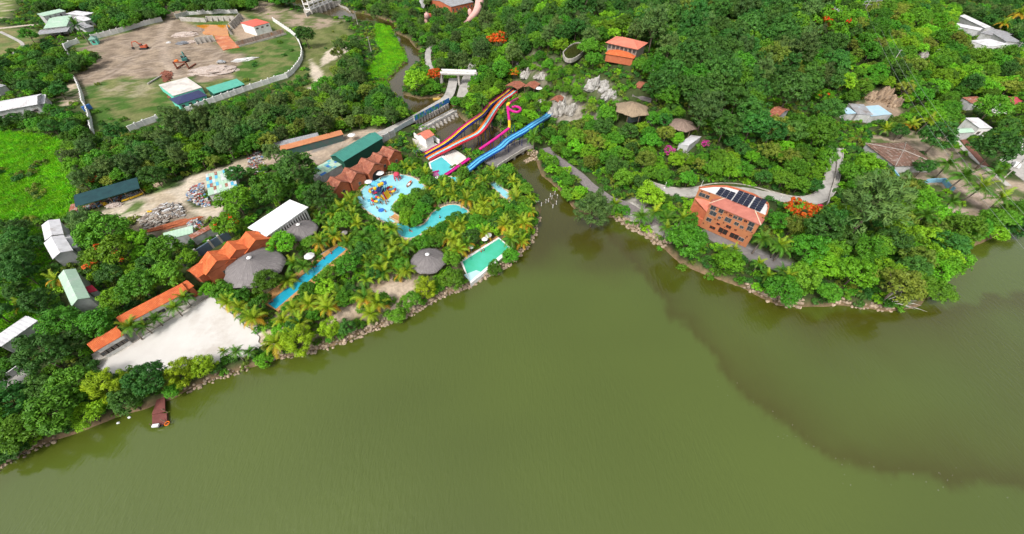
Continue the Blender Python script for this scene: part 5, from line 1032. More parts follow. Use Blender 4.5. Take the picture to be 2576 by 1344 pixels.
LM = {'broad': leaf_mat('mid green leaves', (.056, .178, .011)), 'dark': leaf_mat('dark green leaves', (.034, .120, .018), .28), 'light': leaf_mat('bright green leaves', (.105, .275, .010)),
      'feather': leaf_mat('feathery grey green leaves', (.062, .128, .032)), 'bamboo': leaf_mat('yellow green bamboo leaves', (.20, .34, .010), .2), 'red': leaf_mat('scarlet blossom', (.55, .032, .008), .15, .012, (.68, .085, .01)),
      'mag': leaf_mat('magenta blossom', (.48, .01, .22), .15, .01, (.6, .06, .32)), 'orange': leaf_mat('orange blossom', (.68, .14, .01), .12, .01, (.72, .24, .015)), 'dry': leaf_mat('olive leaves', (.105, .165, .020))}
M_bark = mat('grey brown bark', (.17, .13, .095), (.10, .075, .055), scale=2.0, bump=.5); M_white = mat('bleached bark', (.55, .52, .47), (.42, .39, .35))
def leaf_mesh(name, pos, nrm, size, asp, tint, m, seed, along=None):
    rs = np.random.RandomState(seed); n = len(pos)
    nrm = nrm/np.linalg.norm(nrm, axis=1, keepdims=True)
    a = rs.normal(size=(n, 3)) if along is None else along
    a = a-nrm*(a*nrm).sum(1, keepdims=True); a /= np.linalg.norm(a, axis=1, keepdims=True)+1e-9
    b = np.cross(nrm, a); s = size[:, None]
    V = np.stack([pos-a*s-b*s*asp*.45, pos+b*s*-asp*.5*.2+a*s*-.1-b*s*asp*.5, pos+a*s, pos+b*s*asp*.6-a*s*.15], 1).reshape(-1, 3)
    F = np.arange(4*n).reshape(n, 4)
    me = bpy.data.meshes.new(name); me.vertices.add(4*n); me.vertices.foreach_set('co', V.ravel())
    me.loops.add(4*n); me.loops.foreach_set('vertex_index', F.ravel().astype(np.int32)); me.polygons.add(n); me.polygons.foreach_set('loop_start', np.arange(0, 4*n, 4, dtype=np.int32))
    at = me.attributes.new('tint', 'FLOAT', 'FACE'); at.data.foreach_set('value', np.clip(tint, 0, 1))
    me.materials.append(m); me.update(); me.validate(); return me
def crown(name, seed, m, rad=(4, 4, 3), cz=5.2, nc=80, per=42, leaf=.40, asp=.8, cr=(.20, .36), low=-.45, shell=.62, up=.35, strip=None, spread=1.0, umbrella=False, keep=None):
    rs = np.random.RandomState(seed); C = []
    while len(C) < nc:
        p = rs.normal(size=3); p /= np.linalg.norm(p)
        if p[2] < low: continue
        k = rs.uniform(shell, 1.0)**.7
        if umbrella: p[2] = abs(p[2])*.55
        lob = 1+.16*math.sin(3*math.atan2(p[1], p[0])+seed)+.10*math.sin(5*math.atan2(p[1], p[0])+seed*2)
        C.append(p*k*lob)
    C = np.array(C)*np.array(rad); ct = rs.uniform(0, 1, nc)**1.4
    pos = []; nr = []; sz = []; tn = []; al = []; ci = []
    for i in range(nc):
        r = rs.uniform(*cr)*rad[0]*spread; k = int(per*rs.uniform(.7, 1.3))
        d = rs.normal(size=(k, 3)); d /= np.linalg.norm(d, axis=1, keepdims=True); d[:, 2] = np.where(d[:, 2] < -.35, -d[:, 2], d[:, 2])
        rr = r*rs.uniform(.55, 1.0, (k, 1))**.5
        p = C[i]+d*rr*np.array((1, 1, .78)); pos.append(p); ci += [i]*k
        n_ = d+rs.normal(size=(k, 3))*.45+np.array((0, 0, up)); nr.append(n_); sz.append(leaf*rs.uniform(.6, 1.35, k)); tn.append(np.clip(ct[i]*.65+rs.uniform(0, .35, k), 0, 1))
        if strip is not None:
            out = C[i]/np.linalg.norm(C[i]); al.append(out[None, :]*strip[0]+np.array((0, 0, strip[1]))+rs.normal(size=(k, 3))*strip[2])
    pos = np.concatenate(pos); nr = np.concatenate(nr); sz = np.concatenate(sz); tn = np.concatenate(tn); al = np.concatenate(al) if al else None; ci = np.array(ci)
    pos[:, 2] += cz
    if keep is None: return leaf_mesh(name, pos, nr, sz, asp, tn, m, seed, al), C+np.array((0, 0, cz))
    sel = keep(ci, pos, rs); o = []
    for s_, mm in ((~sel, m[0]), (sel, m[1])): o.append(leaf_mesh(name, pos[s_], nr[s_], sz[s_], asp, tn[s_], mm, seed, al[s_] if al is not None else None))
    return o, C+np.array((0, 0, cz))
def trunk_mesh(name, seed, C, h0, r0, m, limbs=6, lean=.3):
    rs = random.Random(seed); b = MB(); top = Vector((rs.uniform(-lean, lean), rs.uniform(-lean, lean), h0))
    b.tube([(0, 0, -.8), (top.x*.4, top.y*.4, h0*.5), top], [r0*1.25, r0*.95, r0*.75], 7)
    for k in range(limbs):
        c = Vector(C[rs.randrange(len(C))]); mid = top+(c-top)*.5+Vector((0, 0, .3)); b.tube([top-Vector((0, 0, .2)), mid, c], [r0*.55, r0*.33, r0*.08], 5)
    return b.me(name, m, smooth=True)
SPEC = {}
def species(key, h, d, n=3, tm=None, r0=.22, h0=None, limbs=6, **kw):
    out = []
    for i in range(n):
        me, C = crown('crown', sum(map(ord, key))+i*17, LM[key.split('_')[0]], **kw); out.append((me, trunk_mesh('trunk', i*5+7, C, h0 or kw['cz']*.6, r0, tm or M_bark, limbs)))
    SPEC[key] = dict(v=out, h=h, d=d*1.24)
species('broad', 8.2, 8, 4, rad=(4, 4, 3), cz=5.2, nc=95, per=44, leaf=.30, cr=(.16, .30))
species('dark', 10, 8, 4, rad=(4, 4, 3.6), cz=6.3, nc=100, per=44, leaf=.30, cr=(.16, .28))
species('light', 7.6, 8, 4, rad=(4, 4, 2.6), cz=5.0, nc=85, per=42, leaf=.30, cr=(.16, .30))
species('dry', 8, 8, 3, rad=(4, 4, 2.8), cz=5.2, nc=80, per=40, leaf=.28, cr=(.14, .28), shell=.5)
species('feather', 10, 7, 4, rad=(3.5, 3.5, 4.4), cz=6.0, nc=110, per=40, leaf=.42, asp=.32, cr=(.14, .26), strip=(1, .5, .5), shell=.45)
species('bamboo', 7, 6, 3, rad=(3, 3, 3), cz=3.9, nc=75, per=44, leaf=.40, asp=.28, cr=(.16, .32), strip=(1, .7, .5), h0=2.0, r0=.10, low=-.8)
species('bush_broad'.replace('bush_broad', 'broad_bush'), 2.6, 4, 3, rad=(2, 2, 1.5), cz=1.1, nc=30, per=26, leaf=.26, cr=(.25, .42), h0=.8, r0=.06, limbs=4, low=-.25)
species('dark_bush', 2.6, 4, 2, rad=(2, 2, 1.5), cz=1.1, nc=30, per=26, leaf=.26, cr=(.25, .42), h0=.8, r0=.06, limbs=4, low=-.25)
species('light_bush', 2.6, 4, 3, rad=(2, 2, 1.4), cz=1.0, nc=30, per=26, leaf=.26, cr=(.25, .42), h0=.8, r0=.06, limbs=4, low=-.25)
def flower_species(key, base, blossom, frac, h, d, n=2, **kw):
    out = []
    for i in range(n):
        (g, f), C = crown('crown', 400+sum(map(ord, key))+i*13, (LM[base], LM[blossom]), keep=lambda ci, pos, rs: (np.isin(ci, rs.permutation(int(ci.max())+1)[:int(frac*(ci.max()+1))]))&(rs.uniform(size=len(ci)) < .85), **kw)
        f.name = 'blossom'; out.append((g, trunk_mesh('trunk', i+50, C, kw['cz']*.6, .2, M_bark), f))
    SPEC[key] = dict(v=out, h=h, d=d*1.24)
flower_species('flame', 'broad', 'red', .88, 7, 8, rad=(4, 4, 2.2), cz=4.8, nc=70, per=40, leaf=.34, cr=(.14, .26), umbrella=False)
flower_species('orange', 'light', 'orange', .6, 7, 8, rad=(4, 4, 2.4), cz=4.8, nc=70, per=40, leaf=.34, cr=(.14, .26))
flower_species('speckle', 'light', 'red', .10, 7.5, 8, rad=(4, 4, 2.6), cz=5, nc=95, per=40, leaf=.30, cr=(.13, .26))
flower_species('bougain', 'broad', 'mag', .75, 3.4, 4, rad=(2, 2, 1.6), cz=1.8, nc=34, per=30, leaf=.26, cr=(.22, .40))
NAMES = dict(broad='broadleaf_tree', dark='dark_evergreen', light='bright_leafy_tree', feather='feathery_tree', bamboo='bamboo_clump', dry='olive_tree', flame='flame_tree', orange='orange_blossom_tree', speckle='blossoming_tree', bougain='bougainvillea', broad_bush='green_shrub', dark_bush='dark_shrub', light_bush='bright_shrub')
TREES = []                       # (x, y, crown radius)
_tr = random.Random(77)
def tree(key, P, scale, label, group=None, cat='tree', name=None, zs=None):
    S = SPEC[key]; v = S['v'][_tr.randrange(len(S['v']))]
    root = bpy.data.objects.new(name or NAMES[key], None); root.empty_display_size = .3
    root.location = (P[0], P[1], hz(P[0], P[1])-.1); root.rotation_euler = (0, 0, _tr.uniform(0, 6.28)); root.scale = (scale, scale, scale*(zs or _tr.uniform(.85, 1.15)))
    link(root); tag(root, label, cat, group)
    inst('crown', v[0], root); inst('trunk', v[1], root)
    if len(v) > 2: inst('blossom', v[2], root)
    TREES.append((P[0], P[1], S['d']/2*scale)); return root
def tree_at(key, t, q, dpx, label, group=None, cat='tree', zs=1.0, name=None):
    """a tree whose crown shows centred at a picture point with a given width"""
    S = SPEC[key]; Q = uv(t, q)[0]; D = 6.0; w = dpx*TILES[t][2]
    for _ in range(3): P = gp(Q, .55*D*S['h']/S['d']); D = w/pxm(P)
    CLEAR.append([(Q[0]+w*.26*math.cos(k*.785), Q[1]+w*.24*math.sin(k*.785)) for k in range(8)])
    return tree(key, P, D/S['d'], label, group, cat, zs=zs, name=name)
# ---- coconut palms: trunk and single fronds
def frond_mesh(name, L_, e0, droop, seed, m, nl=17, lw=.85):
    rs = random.Random(seed); b = MB(); N = 9; pts = []; a = e0; p = Vector((0, 0, 0)); st = L_/N
    for i in range(N+1):
        pts.append(p.copy()); p = p+Vector((math.cos(a), 0, math.sin(a)))*st; a -= droop*(.5+i/N)
    for i in range(N): 
        w = .07*(1-i/N)+.02; q0, q1 = pts[i], pts[i+1]; b.face([q0+Vector((0, -w, 0)), q1+Vector((0, -w*.8, 0)), q1+Vector((0, w*.8, 0)), q0+Vector((0, w, 0))])
    for k in range(nl):
        f = .12+.87*k/(nl-1); i = min(int(f*N), N-1); t = f*N-i; c = pts[i]+(pts[i+1]-pts[i])*t; d = (pts[i+1]-pts[i]).normalized()
        ll = lw*(math.sin(min(1, f*1.15+.15)*math.pi*.86)*.85+.2)*rs.uniform(.85, 1.1)
        for s in (-1, 1):
            tip = c+d*ll*.62+Vector((0, s*ll*.78, -ll*rs.uniform(.15, .45))); wd2 = d*.09*(1.2-f*.5)
            b.face([c-wd2, c+wd2, tip+wd2*.25, tip-wd2*.25])
    return b.me(name, m)
PM = {'g': leaf_mat('green palm leaflets', (.075, .185, .013), .28), 'y': leaf_mat('yellow green palm leaflets', (.22, .315, .014), .25), 'o': leaf_mat('yellowing palm leaflets', (.42, .27, .015), .22), 'd': leaf_mat('dark palm leaflets', (.035, .10, .025), .3)}
for m in PM.values():
    for n in m.node_tree.nodes:
        if n.type == 'ATTRIBUTE': n.attribute_name = 'none'
FR = {(k, m): frond_mesh('frond', 3.0, e, dr, i, PM[m]) for i, (k, e, dr) in enumerate((('top', 1.25, .10), ('mid', .65, .19), ('low', .12, .17))) for m in PM}
for m in PM: FR[('dead', m)] = frond_mesh('frond', 2.6, -.3, .17, 9, PM[m])
M_ptr = mat('palm trunk', (.24, .20, .16), (.15, .125, .10), scale=3.0, bump=.5, stretch=(0, (1, 1, 6)))
def _ptr(seed, h):
    r = random.Random(seed); x, y = r.uniform(-.7, .7), r.uniform(-.7, .7)
    return MB().tube([(0, 0, -.6), (x*.2, y*.2, h*.35), (x*.6, y*.6, h*.7), (x, y, h)], [.24, .17, .14, .13], 7).me('trunk', M_ptr, True), (x, y, h)
PTR = [_ptr(i, h) for i, h in enumerate((2.2, 2.8, 3.4, 4.2, 5.2, 6.2))]
def palm(P, s, label, group=None, tall=0, tone='mix'):
    r = _tr; tk = PTR[min(5, max(0, tall+r.choice((0, 0, 1))))]
    root = bpy.data.objects.new('coconut_palm', None); root.empty_display_size = .3; root.location = (P[0], P[1], hz(P[0], P[1])-.05); root.rotation_euler = (0, 0, r.uniform(0, 6.28)); root.scale = (s, s, s)
    link(root); tag(root, label, 'palm tree', group); inst('trunk', tk[0], root); c = tk[1]; a0 = r.uniform(0, 6.28)
    top, mid, low = {'mix': (r.choice('gy'), r.choice('ggy'), r.choice('gyo')), 'green': (r.choice('gy'), 'g', r.choice('gg')), 'dark': ('g', 'd', 'd'), 'gold': ('y', 'y', r.choice('yoo'))}[tone]
    for ring, n, m in (('top', 4, top), ('mid', 6, mid), ('low', 6, low)):
        for k in range(n):
            az = a0+6.283*(k+r.uniform(-.25, .25))/n+{'top': 0, 'mid': .4, 'low': .9}[ring]; inst('frond', FR[(ring, m)], root, c, (r.uniform(-.15, .15), r.uniform(-.14, .14), az), (r.uniform(.85, 1.1),)*3)
    if low in 'o' and r.random() < .6: inst('frond', FR[('dead', 'o')], root, c, (0, 0, r.uniform(0, 6.28)))
    TREES.append((P[0], P[1], 2.4*s)); return root
def palm_at(t, q, dpx, label, group=None, tall=2, tone='green'):
    Q = uv(t, q)[0]; w = dpx*TILES[t][2]; s = 1.0; ht = PTR[min(5, tall)][1][2]
    for _ in range(3): P = gp(Q, ht*s); s = w/pxm(P)/5.4
    return palm(P, s, label, group, tall, tone)
# ---- filling a wood
_bb = None
def prep():
    global _bb
    _bb = [(min(p[0] for p in c), max(p[0] for p in c), min(p[1] for p in c), max(p[1] for p in c), c) for c in CLEAR]
def hits(u, v):
    for x0, x1, y0, y1, c in _bb:
        if x0 < u < x1 and y0 < v < y1 and inpoly(c, u, v): return True
    return False
FB = None
def blocked(x, y, m=0.0):
    for poly, mg, x0, x1, y0, y1 in FB:
        if x0-m < x < x1+m and y0-m < y < y1+m and inpoly(poly, x, y): return True
    for C, w, x0, x1, y0, y1 in LB:
        if x0 < x < x1 and y0 < y < y1:
            for p in C:
                if abs(p.x-x) < w+1 and abs(p.y-y) < w+1 and math.hypot(p.x-x, p.y-y) < w+.3: return True
    return False
def soil(x, y):
    i = int(np.clip(np.searchsorted(AX, x)-1, 0, len(AX)-2)); j = int(np.clip(np.searchsorted(AY, y)-1, 0, len(AY)-2)); return COLR[j, i]
def cells(poly, spacing, seed, dz=3.0):
    P = [gp(q, dz) for q in poly]; x0, x1 = min(p.x for p in P)-6, max(p.x for p in P)+6; y0, y1 = min(p.y for p in P)-6, max(p.y for p in P)+6
    r = random.Random(seed); out = []; y = y0; k = 0
    while y < y1:
        x = x0+(k % 2)*spacing/2
        while x < x1: out.append((x+r.uniform(-.42, .42)*spacing, y+r.uniform(-.42, .42)*spacing)); x += spacing
        y += spacing*.866; k += 1
    out.sort(key=lambda p: math.hypot(p[0], p[1])); return out
STUFF = {}; PEND = {}
COUNT = {}
def fill(poly, spacing, mix, dia, seed, label, group, cap=300, shore=-.6, pal=None, open_ok=False, wmax=None, prox=.62, clearf=.7, skip=None):
    keys = [k for k, w in mix]; ws = [w for k, w in mix]; r = random.Random(seed); n = 0
    for x, y in cells(poly, spacing, seed):
        if wdist(x, y) > shore: continue
        k = r.choices(keys, ws)[0]; D = r.uniform(*dia)*1.12; z = hz(x, y)
        if k == 'palm': h = 3.6; rad = 2.6; D = r.uniform(*(pal or (.8, 1.1))); rad *= D; hc = h
        else: S = SPEC[k]; D *= (.55 if 'bush' in k else 1); sc = D/S['d']; rad = D/2; hc = S['h']*sc*.6
        u, v = proj((x, y, z+hc))
        if not inpoly(poly, u, v) or not (-250 < u < 2825 and -160 < v < 1500): continue
        if blocked(x, y) or (skip and inpoly(skip, u, v)): continue
        if not open_ok and max(soil(x, y)) > .235: continue
        pr = rad*pxm((x, y, z+hc))*clearf; bad = hits(u, v)
        if k == 'palm' and not bad: u2, v2 = proj((x, y, z+5.2)); bad = hits(u2, v2) or hits(u2-pr*.6, v2) or hits(u2+pr*.6, v2) or hits(u2, v2-pr*.7)
        if not bad:
            for a in range(8):
                if hits(u+pr*math.cos(a*.785), v+pr*.85*math.sin(a*.785)) or hits(u+pr*.55*math.cos(a*.785+.4), v+pr*.5*math.sin(a*.785+.4)): bad = True; break
        if bad: continue
        if any((tx-x)**2+(ty-y)**2 < (prox*(rad+tr_))**2 and tr_ > 0 for tx, ty, tr_ in near(x, y)): continue
        inview = -90 < u < 2665 and -110 < v < 1400
        if k == 'palm': palm((x, y), D, label[k], group[k], tall=r.choice((0, 1, 1, 2)), tone=r.choice(('mix', 'gold', 'gold', 'gold') if (x > -20 and y < 105) or (x < -20 and y < 62) else ('mix', 'mix', 'green'))); COUNT['palm'] = COUNT.get('palm', 0)+1
        else:
            TREES.append((x, y, rad))
            if inview: PEND.setdefault(k, []).append((-rad*pxm((x, y, z+hc)), x, y, z, sc, label.get(k, label.get('*')), group.get(k, group.get('*'))))
            else: STUFF.setdefault(k, []).append((x, y, z-.1, sc))
        bucket(TREES[-1]); n += 1
    return n
BK = {}
def bucket(t): BK.setdefault((int(t[0]//12), int(t[1]//12)), []).append(t)
def near(x, y):
    i, j = int(x//12), int(y//12)
    for a in (-1, 0, 1):
        for b in (-1, 0, 1): yield from BK.get((i+a, j+b), ())
def scatter(name, label, rows, meshes, parent=None):
    """one mass of plants: geometry-node instances on points (x, y, z, scale, rot, mesh index)"""
    A = np.array(rows, float); me = bpy.data.meshes.new(name); me.vertices.add(len(A)); me.vertices.foreach_set('co', A[:, :3].astype(np.float32).ravel())
    for k, c in (('scl', 3), ('rot', 4)): a = me.attributes.new(k, 'FLOAT', 'POINT'); a.data.foreach_set('value', A[:, c].astype(np.float32))
    a = me.attributes.new('idx', 'INT', 'POINT'); a.data.foreach_set('value', A[:, 5].astype(np.int32))
    cl = bpy.data.collections.new(name+' sources')
    for i, m in enumerate(meshes): cl.objects.link(bpy.data.objects.new('%s source %02d' % (name, i), m))
    ng = bpy.data.node_groups.new(name, 'GeometryNodeTree'); ng.interface.new_socket('Geometry', in_out='INPUT', socket_type='NodeSocketGeometry'); ng.interface.new_socket('Geometry', in_out='OUTPUT', socket_type='NodeSocketGeometry')
    N = ng.nodes.new; gi, go = N('NodeGroupInput'), N('NodeGroupOutput'); ci = N('GeometryNodeCollectionInfo'); ci.inputs['Collection'].default_value = cl; ci.inputs['Separate Children'].default_value = True; ci.inputs['Reset Children'].default_value = True
    ip = N('GeometryNodeInstanceOnPoints'); ip.inputs['Pick Instance'].default_value = True
    def attr(k, t): n = N('GeometryNodeInputNamedAttribute'); n.data_type = t; n.inputs['Name'].default_value = k; return n.outputs['Attribute']
    cx = N('ShaderNodeCombineXYZ'); L = ng.links.new; L(attr('rot', 'FLOAT'), cx.inputs['Z']); L(gi.outputs[0], ip.inputs['Points']); L(ci.outputs[0], ip.inputs['Instance']); L(attr('idx', 'INT'), ip.inputs['Instance Index']); L(cx.outputs[0], ip.inputs['Rotation']); L(attr('scl', 'FLOAT'), ip.inputs['Scale']); L(ip.outputs[0], go.inputs[0])
    o = link(bpy.data.objects.new(name, me)); md = o.modifiers.new('scatter', 'NODES'); md.node_group = ng; tag(o, label, kind='stuff'); return o
# keep lines of sight to small things that come later
for c in (('00', (1340, 460), (1500, 450), (1500, 520), (1340, 550)), ('12', (260, 640), (470, 600), (480, 760), (270, 760)), ('B', (1520, 230), (1680, 230), (1700, 540), (1510, 540)), ('10', (1000, 850), (1400, 650), (1900, 440), (2280, 330), (2300, 400), (2000, 620), (2200, 720), (2200, 850), (2000, 830), (1800, 760), (1900, 850), (1650, 980), (1500, 830), (1250, 880)),
          ('11', (290, 270), (600, 100), (900, 20), (1250, 30), (900, 150), (620, 320)), ('02', (740, 790), (850, 790), (1000, 850), (1060, 1040), (960, 1020), (760, 980)), ('02', (480, 1060), (640, 1060), (700, 1150), (640, 1240), (540, 1230), (400, 1240)), ('02', (90, 720), (180, 690), (340, 740), (300, 800), (120, 800)),
          ('03', (1010, 940), (1240, 940), (1320, 1130), (1200, 1170), (800, 1130), (1010, 1050)), ('03', (1520, 540), (1600, 540), (1590, 600), (1530, 600)), ('12', (1000, 830), (1060, 830), (1530, 1090), (1520, 1160)), ('C', (740, 1060), (1350, 800), (1350, 830), (750, 1080)), ('C', (1600, 720), (2140, 440), (2140, 480), (1620, 730)), ('C', (170, 1200), (500, 1140), (500, 1160), (180, 1215)),
          ('D', (1060, 990), (1200, 1080), (1420, 1190), (1640, 1220), (1400, 1200), (1200, 1110)), ('11', (1210, 380), (1280, 380), (1280, 420), (1210, 420)), ('01', (1330, 850), (1480, 700), (1520, 760), (1440, 930), (1380, 960)), ('Z5', (1330, 620), (1500, 640), (1480, 740), (1370, 730)), ('Z5', (1220, 420), (1380, 480), (1420, 560), (1330, 540)), ('Z5', (700, 180), (900, 210), (1120, 260), (1170, 330), (900, 250)), ('Z5', (890, 490), (930, 490), (950, 640), (930, 640)), ('Z5', (740, 165), (770, 165), (790, 320), (770, 320)),
          ('Z2', (1420, 650), (1560, 620), (1760, 640), (1760, 690), (1560, 680), (1430, 720)), ('A', (1220, 560), (1890, 230), (1900, 280), (1260, 640)), ('A', (1600, 560), (1650, 530), (1650, 570)), ('11', (0, 900), (420, 640), (520, 740), (510, 800), (110, 1050)), ('11', (490, 1230), (575, 1200), (575, 1260), (500, 1260)), ('13', (2050, 700), (2150, 680), (2220, 800), (2120, 850))): clear(*c)
for c in ([(1165, 1000), (1280, 870), (1390, 760), (1500, 740), (1370, 860), (1300, 1000), (1300, 1120), (1170, 1120)], [(1320, 560), (1400, 500), (1440, 580), (1520, 650), (1490, 740), (1390, 720)], [(1205, 420), (1200, 300), (1240, 400), (1390, 490), (1320, 530)], [(700, 170), (900, 200), (1100, 260), (1200, 300), (1200, 390), (1000, 265), (700, 235)], [(1320, 1150), (1540, 1200), (1700, 1195), (1640, 1240), (1500, 1310), (1400, 1290)]): clear('Z5', *c)
prep()
FB = [(p, m, min(q[0] for q in p)-m, max(q[0] for q in p)+m, min(q[1] for q in p)-m, max(q[1] for q in p)+m) for p, m in FOOT]
LB = []
for C, w in LINES:
    C = smooth_path(C, 1.5) if len(C) > 1 else C
    LB.append((C, w, min(p.x for p in C)-w, max(p.x for p in C)+w, min(p.y for p in C)-w, max(p.y for p in C)+w))
# ---- trees one can point to
for a in [('broad', '10', (1060, 1010), 480, 'large round green tree beside the white barns'), ('speckle', '10', (1130, 1230), 430, 'spreading green tree with scattered orange blossom below the white barns'), ('broad', '10', (1650, 1180), 340, 'dense green tree left of the orange tiled houses'), ('light', '10', (2380, 690), 380, 'bright green tree behind the rusty patched shed'),
          ('dark', '10', (2380, 420), 210, 'small dark tree at the corner of the rusty patched shed'), ('speckle', '10', (2290, 930), 300, 'green tree with orange red flower tops by the blue grey wall'), ('feather', '10', (850, 900), 270, 'grey green tree between the white barn and the net shed'), ('flame', '10', (925, 470), 120, 'small scarlet flowering tree behind the shade net shed'),
          ('dark', '11', (430, 390), 430, 'very large dark green round tree beside the patchwork shed'), ('broad', '11', (170, 570), 420, 'large bright green tree behind the white event hall'), ('dark', '11', (660, 640), 320, 'dark green tree between the event hall and the round pool'), ('light', '11', (270, 1110), 300, 'light green tree between two thatched pavilions'), ('feather', '11', (170, 210), 200, 'slender grey green tree at the end of the orange stall row'),
          ('broad', '11', (870, 890), 240, 'rounded green tree among palms left of the river pool'), ('broad', 'A', (1420, 200), 420, 'broad green tree touching the long orange roof'), ('broad', 'A', (1690, 90), 360, 'dense green tree above the long orange roof'), ('broad', 'A', (620, 560), 380, 'wide green tree below the pale mint hall'), ('broad', 'A', (980, 590), 400, 'wide green tree overhanging the lower orange roof'),
          ('dark', 'A', (420, 890), 470, 'big dark tree at the lower end of the orange roof'), ('broad', 'A', (720, 1190), 430, 'big leafy tree on the near shore left of the bamboo'), ('broad', 'B', (560, 380), 520, 'largest shore tree with big round leaf clumps at lower left'), ('light', 'B', (900, 420), 330, 'bright green tree overhanging the water beside the pontoon'), ('bamboo', 'B', (1060, 110), 380, 'yellow green bamboo thicket beside the pontoon jetty'),
          ('dark', 'A', (1500, 1130), 380, 'dark feathery tree between bamboo thickets by the sand lot'), ('bamboo', 'A', (1800, 1050), 320, 'yellow green bamboo thicket at the edge of the sand lot'), ('bamboo', 'A', (2040, 990), 250, 'smaller bamboo clump near three palms by the sand lot'), ('broad', 'B', (1740, 170), 190, 'green tree right behind the pontoon jetty'), ('dark', 'B', (110, 300), 420, 'dark tree on the bank at the lower left edge'),
          ('bamboo', 'C', (745, 880), 230, 'yellow green feathery shrub on the lake wall'), ('bamboo', 'C', (420, 1000), 350, 'widest yellow green feathery shrub on the lake wall'), ('dark', 'C', (920, 880), 190, 'round dark green tree on the lake wall'), ('broad', 'C', (1420, 750), 200, 'green tree overhanging the lake wall near the thatched pavilion'), ('bamboo', 'C', (1700, 470), 250, 'yellow green feathery tree below the round thatched pavilion'),
          ('broad', 'C', (1570, 600), 210, 'green tree above the lake wall left of the feathery tree'), ('broad', 'C', (1980, 400), 270, 'green tree between the thatched pavilion and the green pool'), ('light', 'C', (80, 1190), 210, 'bright green shore tree below the sand lot palms'), ('broad', 'C', (930, 250), 270, 'leafy tree covering the upper side of the lap pool'), ('broad', 'C', (740, 340), 210, 'leafy tree overhanging the middle of the lap pool'), ('broad', 'C', (110, 420), 300, 'green tree at the left side of the lap pool'), ('broad', 'C', (40, 640), 210, 'green tree at the near end of the lap pool'), ('broad', 'C', (2395, 290), 170, 'small green tree beside the green pool steps'),
          ('feather', '12', (820, 750), 400, 'drooping dark green tree leaning over the inlet mouth'), ('light', '12', (1380, 640), 330, 'light green tree below the hill road'), ('broad', '12', (1760, 1090), 420, 'dense green tree on the shore below the terracotta building'), ('flame', 'D', (1620, 265), 350, 'bright orange red flame tree beside the terracotta building'), ('broad', 'D', (1690, 640), 380, 'rounded green tree right of the lakeside path'), ('feather', 'F', (2195, 520), 165, 'very large grey green tree on the right peninsula'),
          ('light', 'F', (2312, 510), 85, 'vivid light green tree near the pale blue wall'), ('light', 'D', (2160, 880), 420, 'spreading light green tree at the peninsula tip'), ('dry', 'F', (2255, 725), 120, 'olive tree with bare white branches leaning over the water'), ('light', '01', (1600, 830), 270, 'big drooping bright green tree in the creek bend'), ('flame', '01', (1800, 770), 190, 'round scarlet flame tree beside the footbridge'), ('dark', '01', (490, 370), 200, 'dark round tree just outside the curved white wall'),
          ('feather', '01', (2310, 230), 190, 'tall dark feathery tree below the huge pink sculpture'), ('feather', '01', (2080, 640), 190, 'thin feathery tree in front of the footbridge'), ('flame', '01', (2440, 415), 230, 'scarlet flowering tree above the slides'), ('orange', '02', (15, 745), 130, 'orange flowering tree above the slide huts'), ('flame', '02', (1500, 85), 95, 'small scarlet tree high in the dark wood'), ('feather', '00', (1780, 1240), 300, 'tall feathery tree in front of the turquoise house'), ('broad', '00', (290, 365), 160, 'round tree in front of the mint green roofed house'),
          ('bougain', '12', (1590, 175), 130, 'vivid magenta bougainvillea beside the white lean-to'), ('bougain', '12', (1940, 100), 100, 'smaller pinkish bougainvillea right of the white lean-to'), ('speckle', '03', (640, 260), 420, 'flat crowned green tree with orange flowers under the pole frame'), ('broad', '03', (2250, 1100), 330, 'round green tree beside the crimson roofed house'), ('dark', '13', (2280, 170), 400, 'dark spreading tree beside the zebra crossing'), ('dark', '13', (1700, 60), 330, 'dark green tree above the ruined tiled roof'), ('dark', '13', (1560, 350), 200, 'dark tree at the ruined hall corner'), ('broad', '02', (1290, 660), 170, 'green tree below the hill lodge veranda'),
          ('light', '13', (1870, 130), 110, 'small clipped yellow green tree by the walled lane'), ('dark', '03', (200, 960), 420, 'largest dark round tree beside the red forest roof'), ('speckle', '03', (560, 980), 200, 'bush like tree with red flowers right of the dark round tree'), ('dark', '02', (700, 90), 330, 'dark banyan tree with hanging roots at the top')]: bucket_tree = tree_at(*a); bucket(TREES[-1])
# the bare white branches of the leaning shore tree
wt = thing('bare_branches', 'bleached bare branches reaching over the water at the peninsula tip', 'dead tree', gp(uv('F', (2215, 760))[0])); o = wt.location
for q, z in (((2300, 765), 3.0), ((2285, 742), 4.5), ((2270, 720), 5.5), ((2312, 778), 2.0), ((2255, 735), 5)):
    e = zp(uv('F', q)[0], z)-o; MB().tube([(0, 0, -.3), (e.x*.45, e.y*.45, e.z*.6+.5), e], [.16, .10, .03], 6).build('branch', M_white, wt)
    for k in range(3):
        f = .5+.15*k; s = Vector((e.x*f, e.y*f, e.z*(.3+.7*f)+.3)); MB().tube([s, s+Vector((e.y*.12*(-1)**k, -e.x*.12*(-1)**k, .8)), s+Vector((e.x*.25+e.y*.2*(-1)**k, e.y*.25-e.x*.2*(-1)**k, .9))], [.07, .05, .02], 5).build('branch', M_white, wt)
G_p = 'coconut palms of the water park'
for q, d, l in (((1315, 640), 230, 'coconut palm by the lower end of the long orange roof'), ((1440, 590), 190, 'second coconut palm in front of the long orange roof'), ((1555, 520), 170, 'third coconut palm in front of the long orange roof'), ((1745, 410), 190, 'leaning coconut palm near the upper end of the long orange roof'), ((1840, 310), 180, 'uppermost coconut palm in front of the long orange roof')): palm_at('A', q, d, l, None, 3); bucket(TREES[-1])
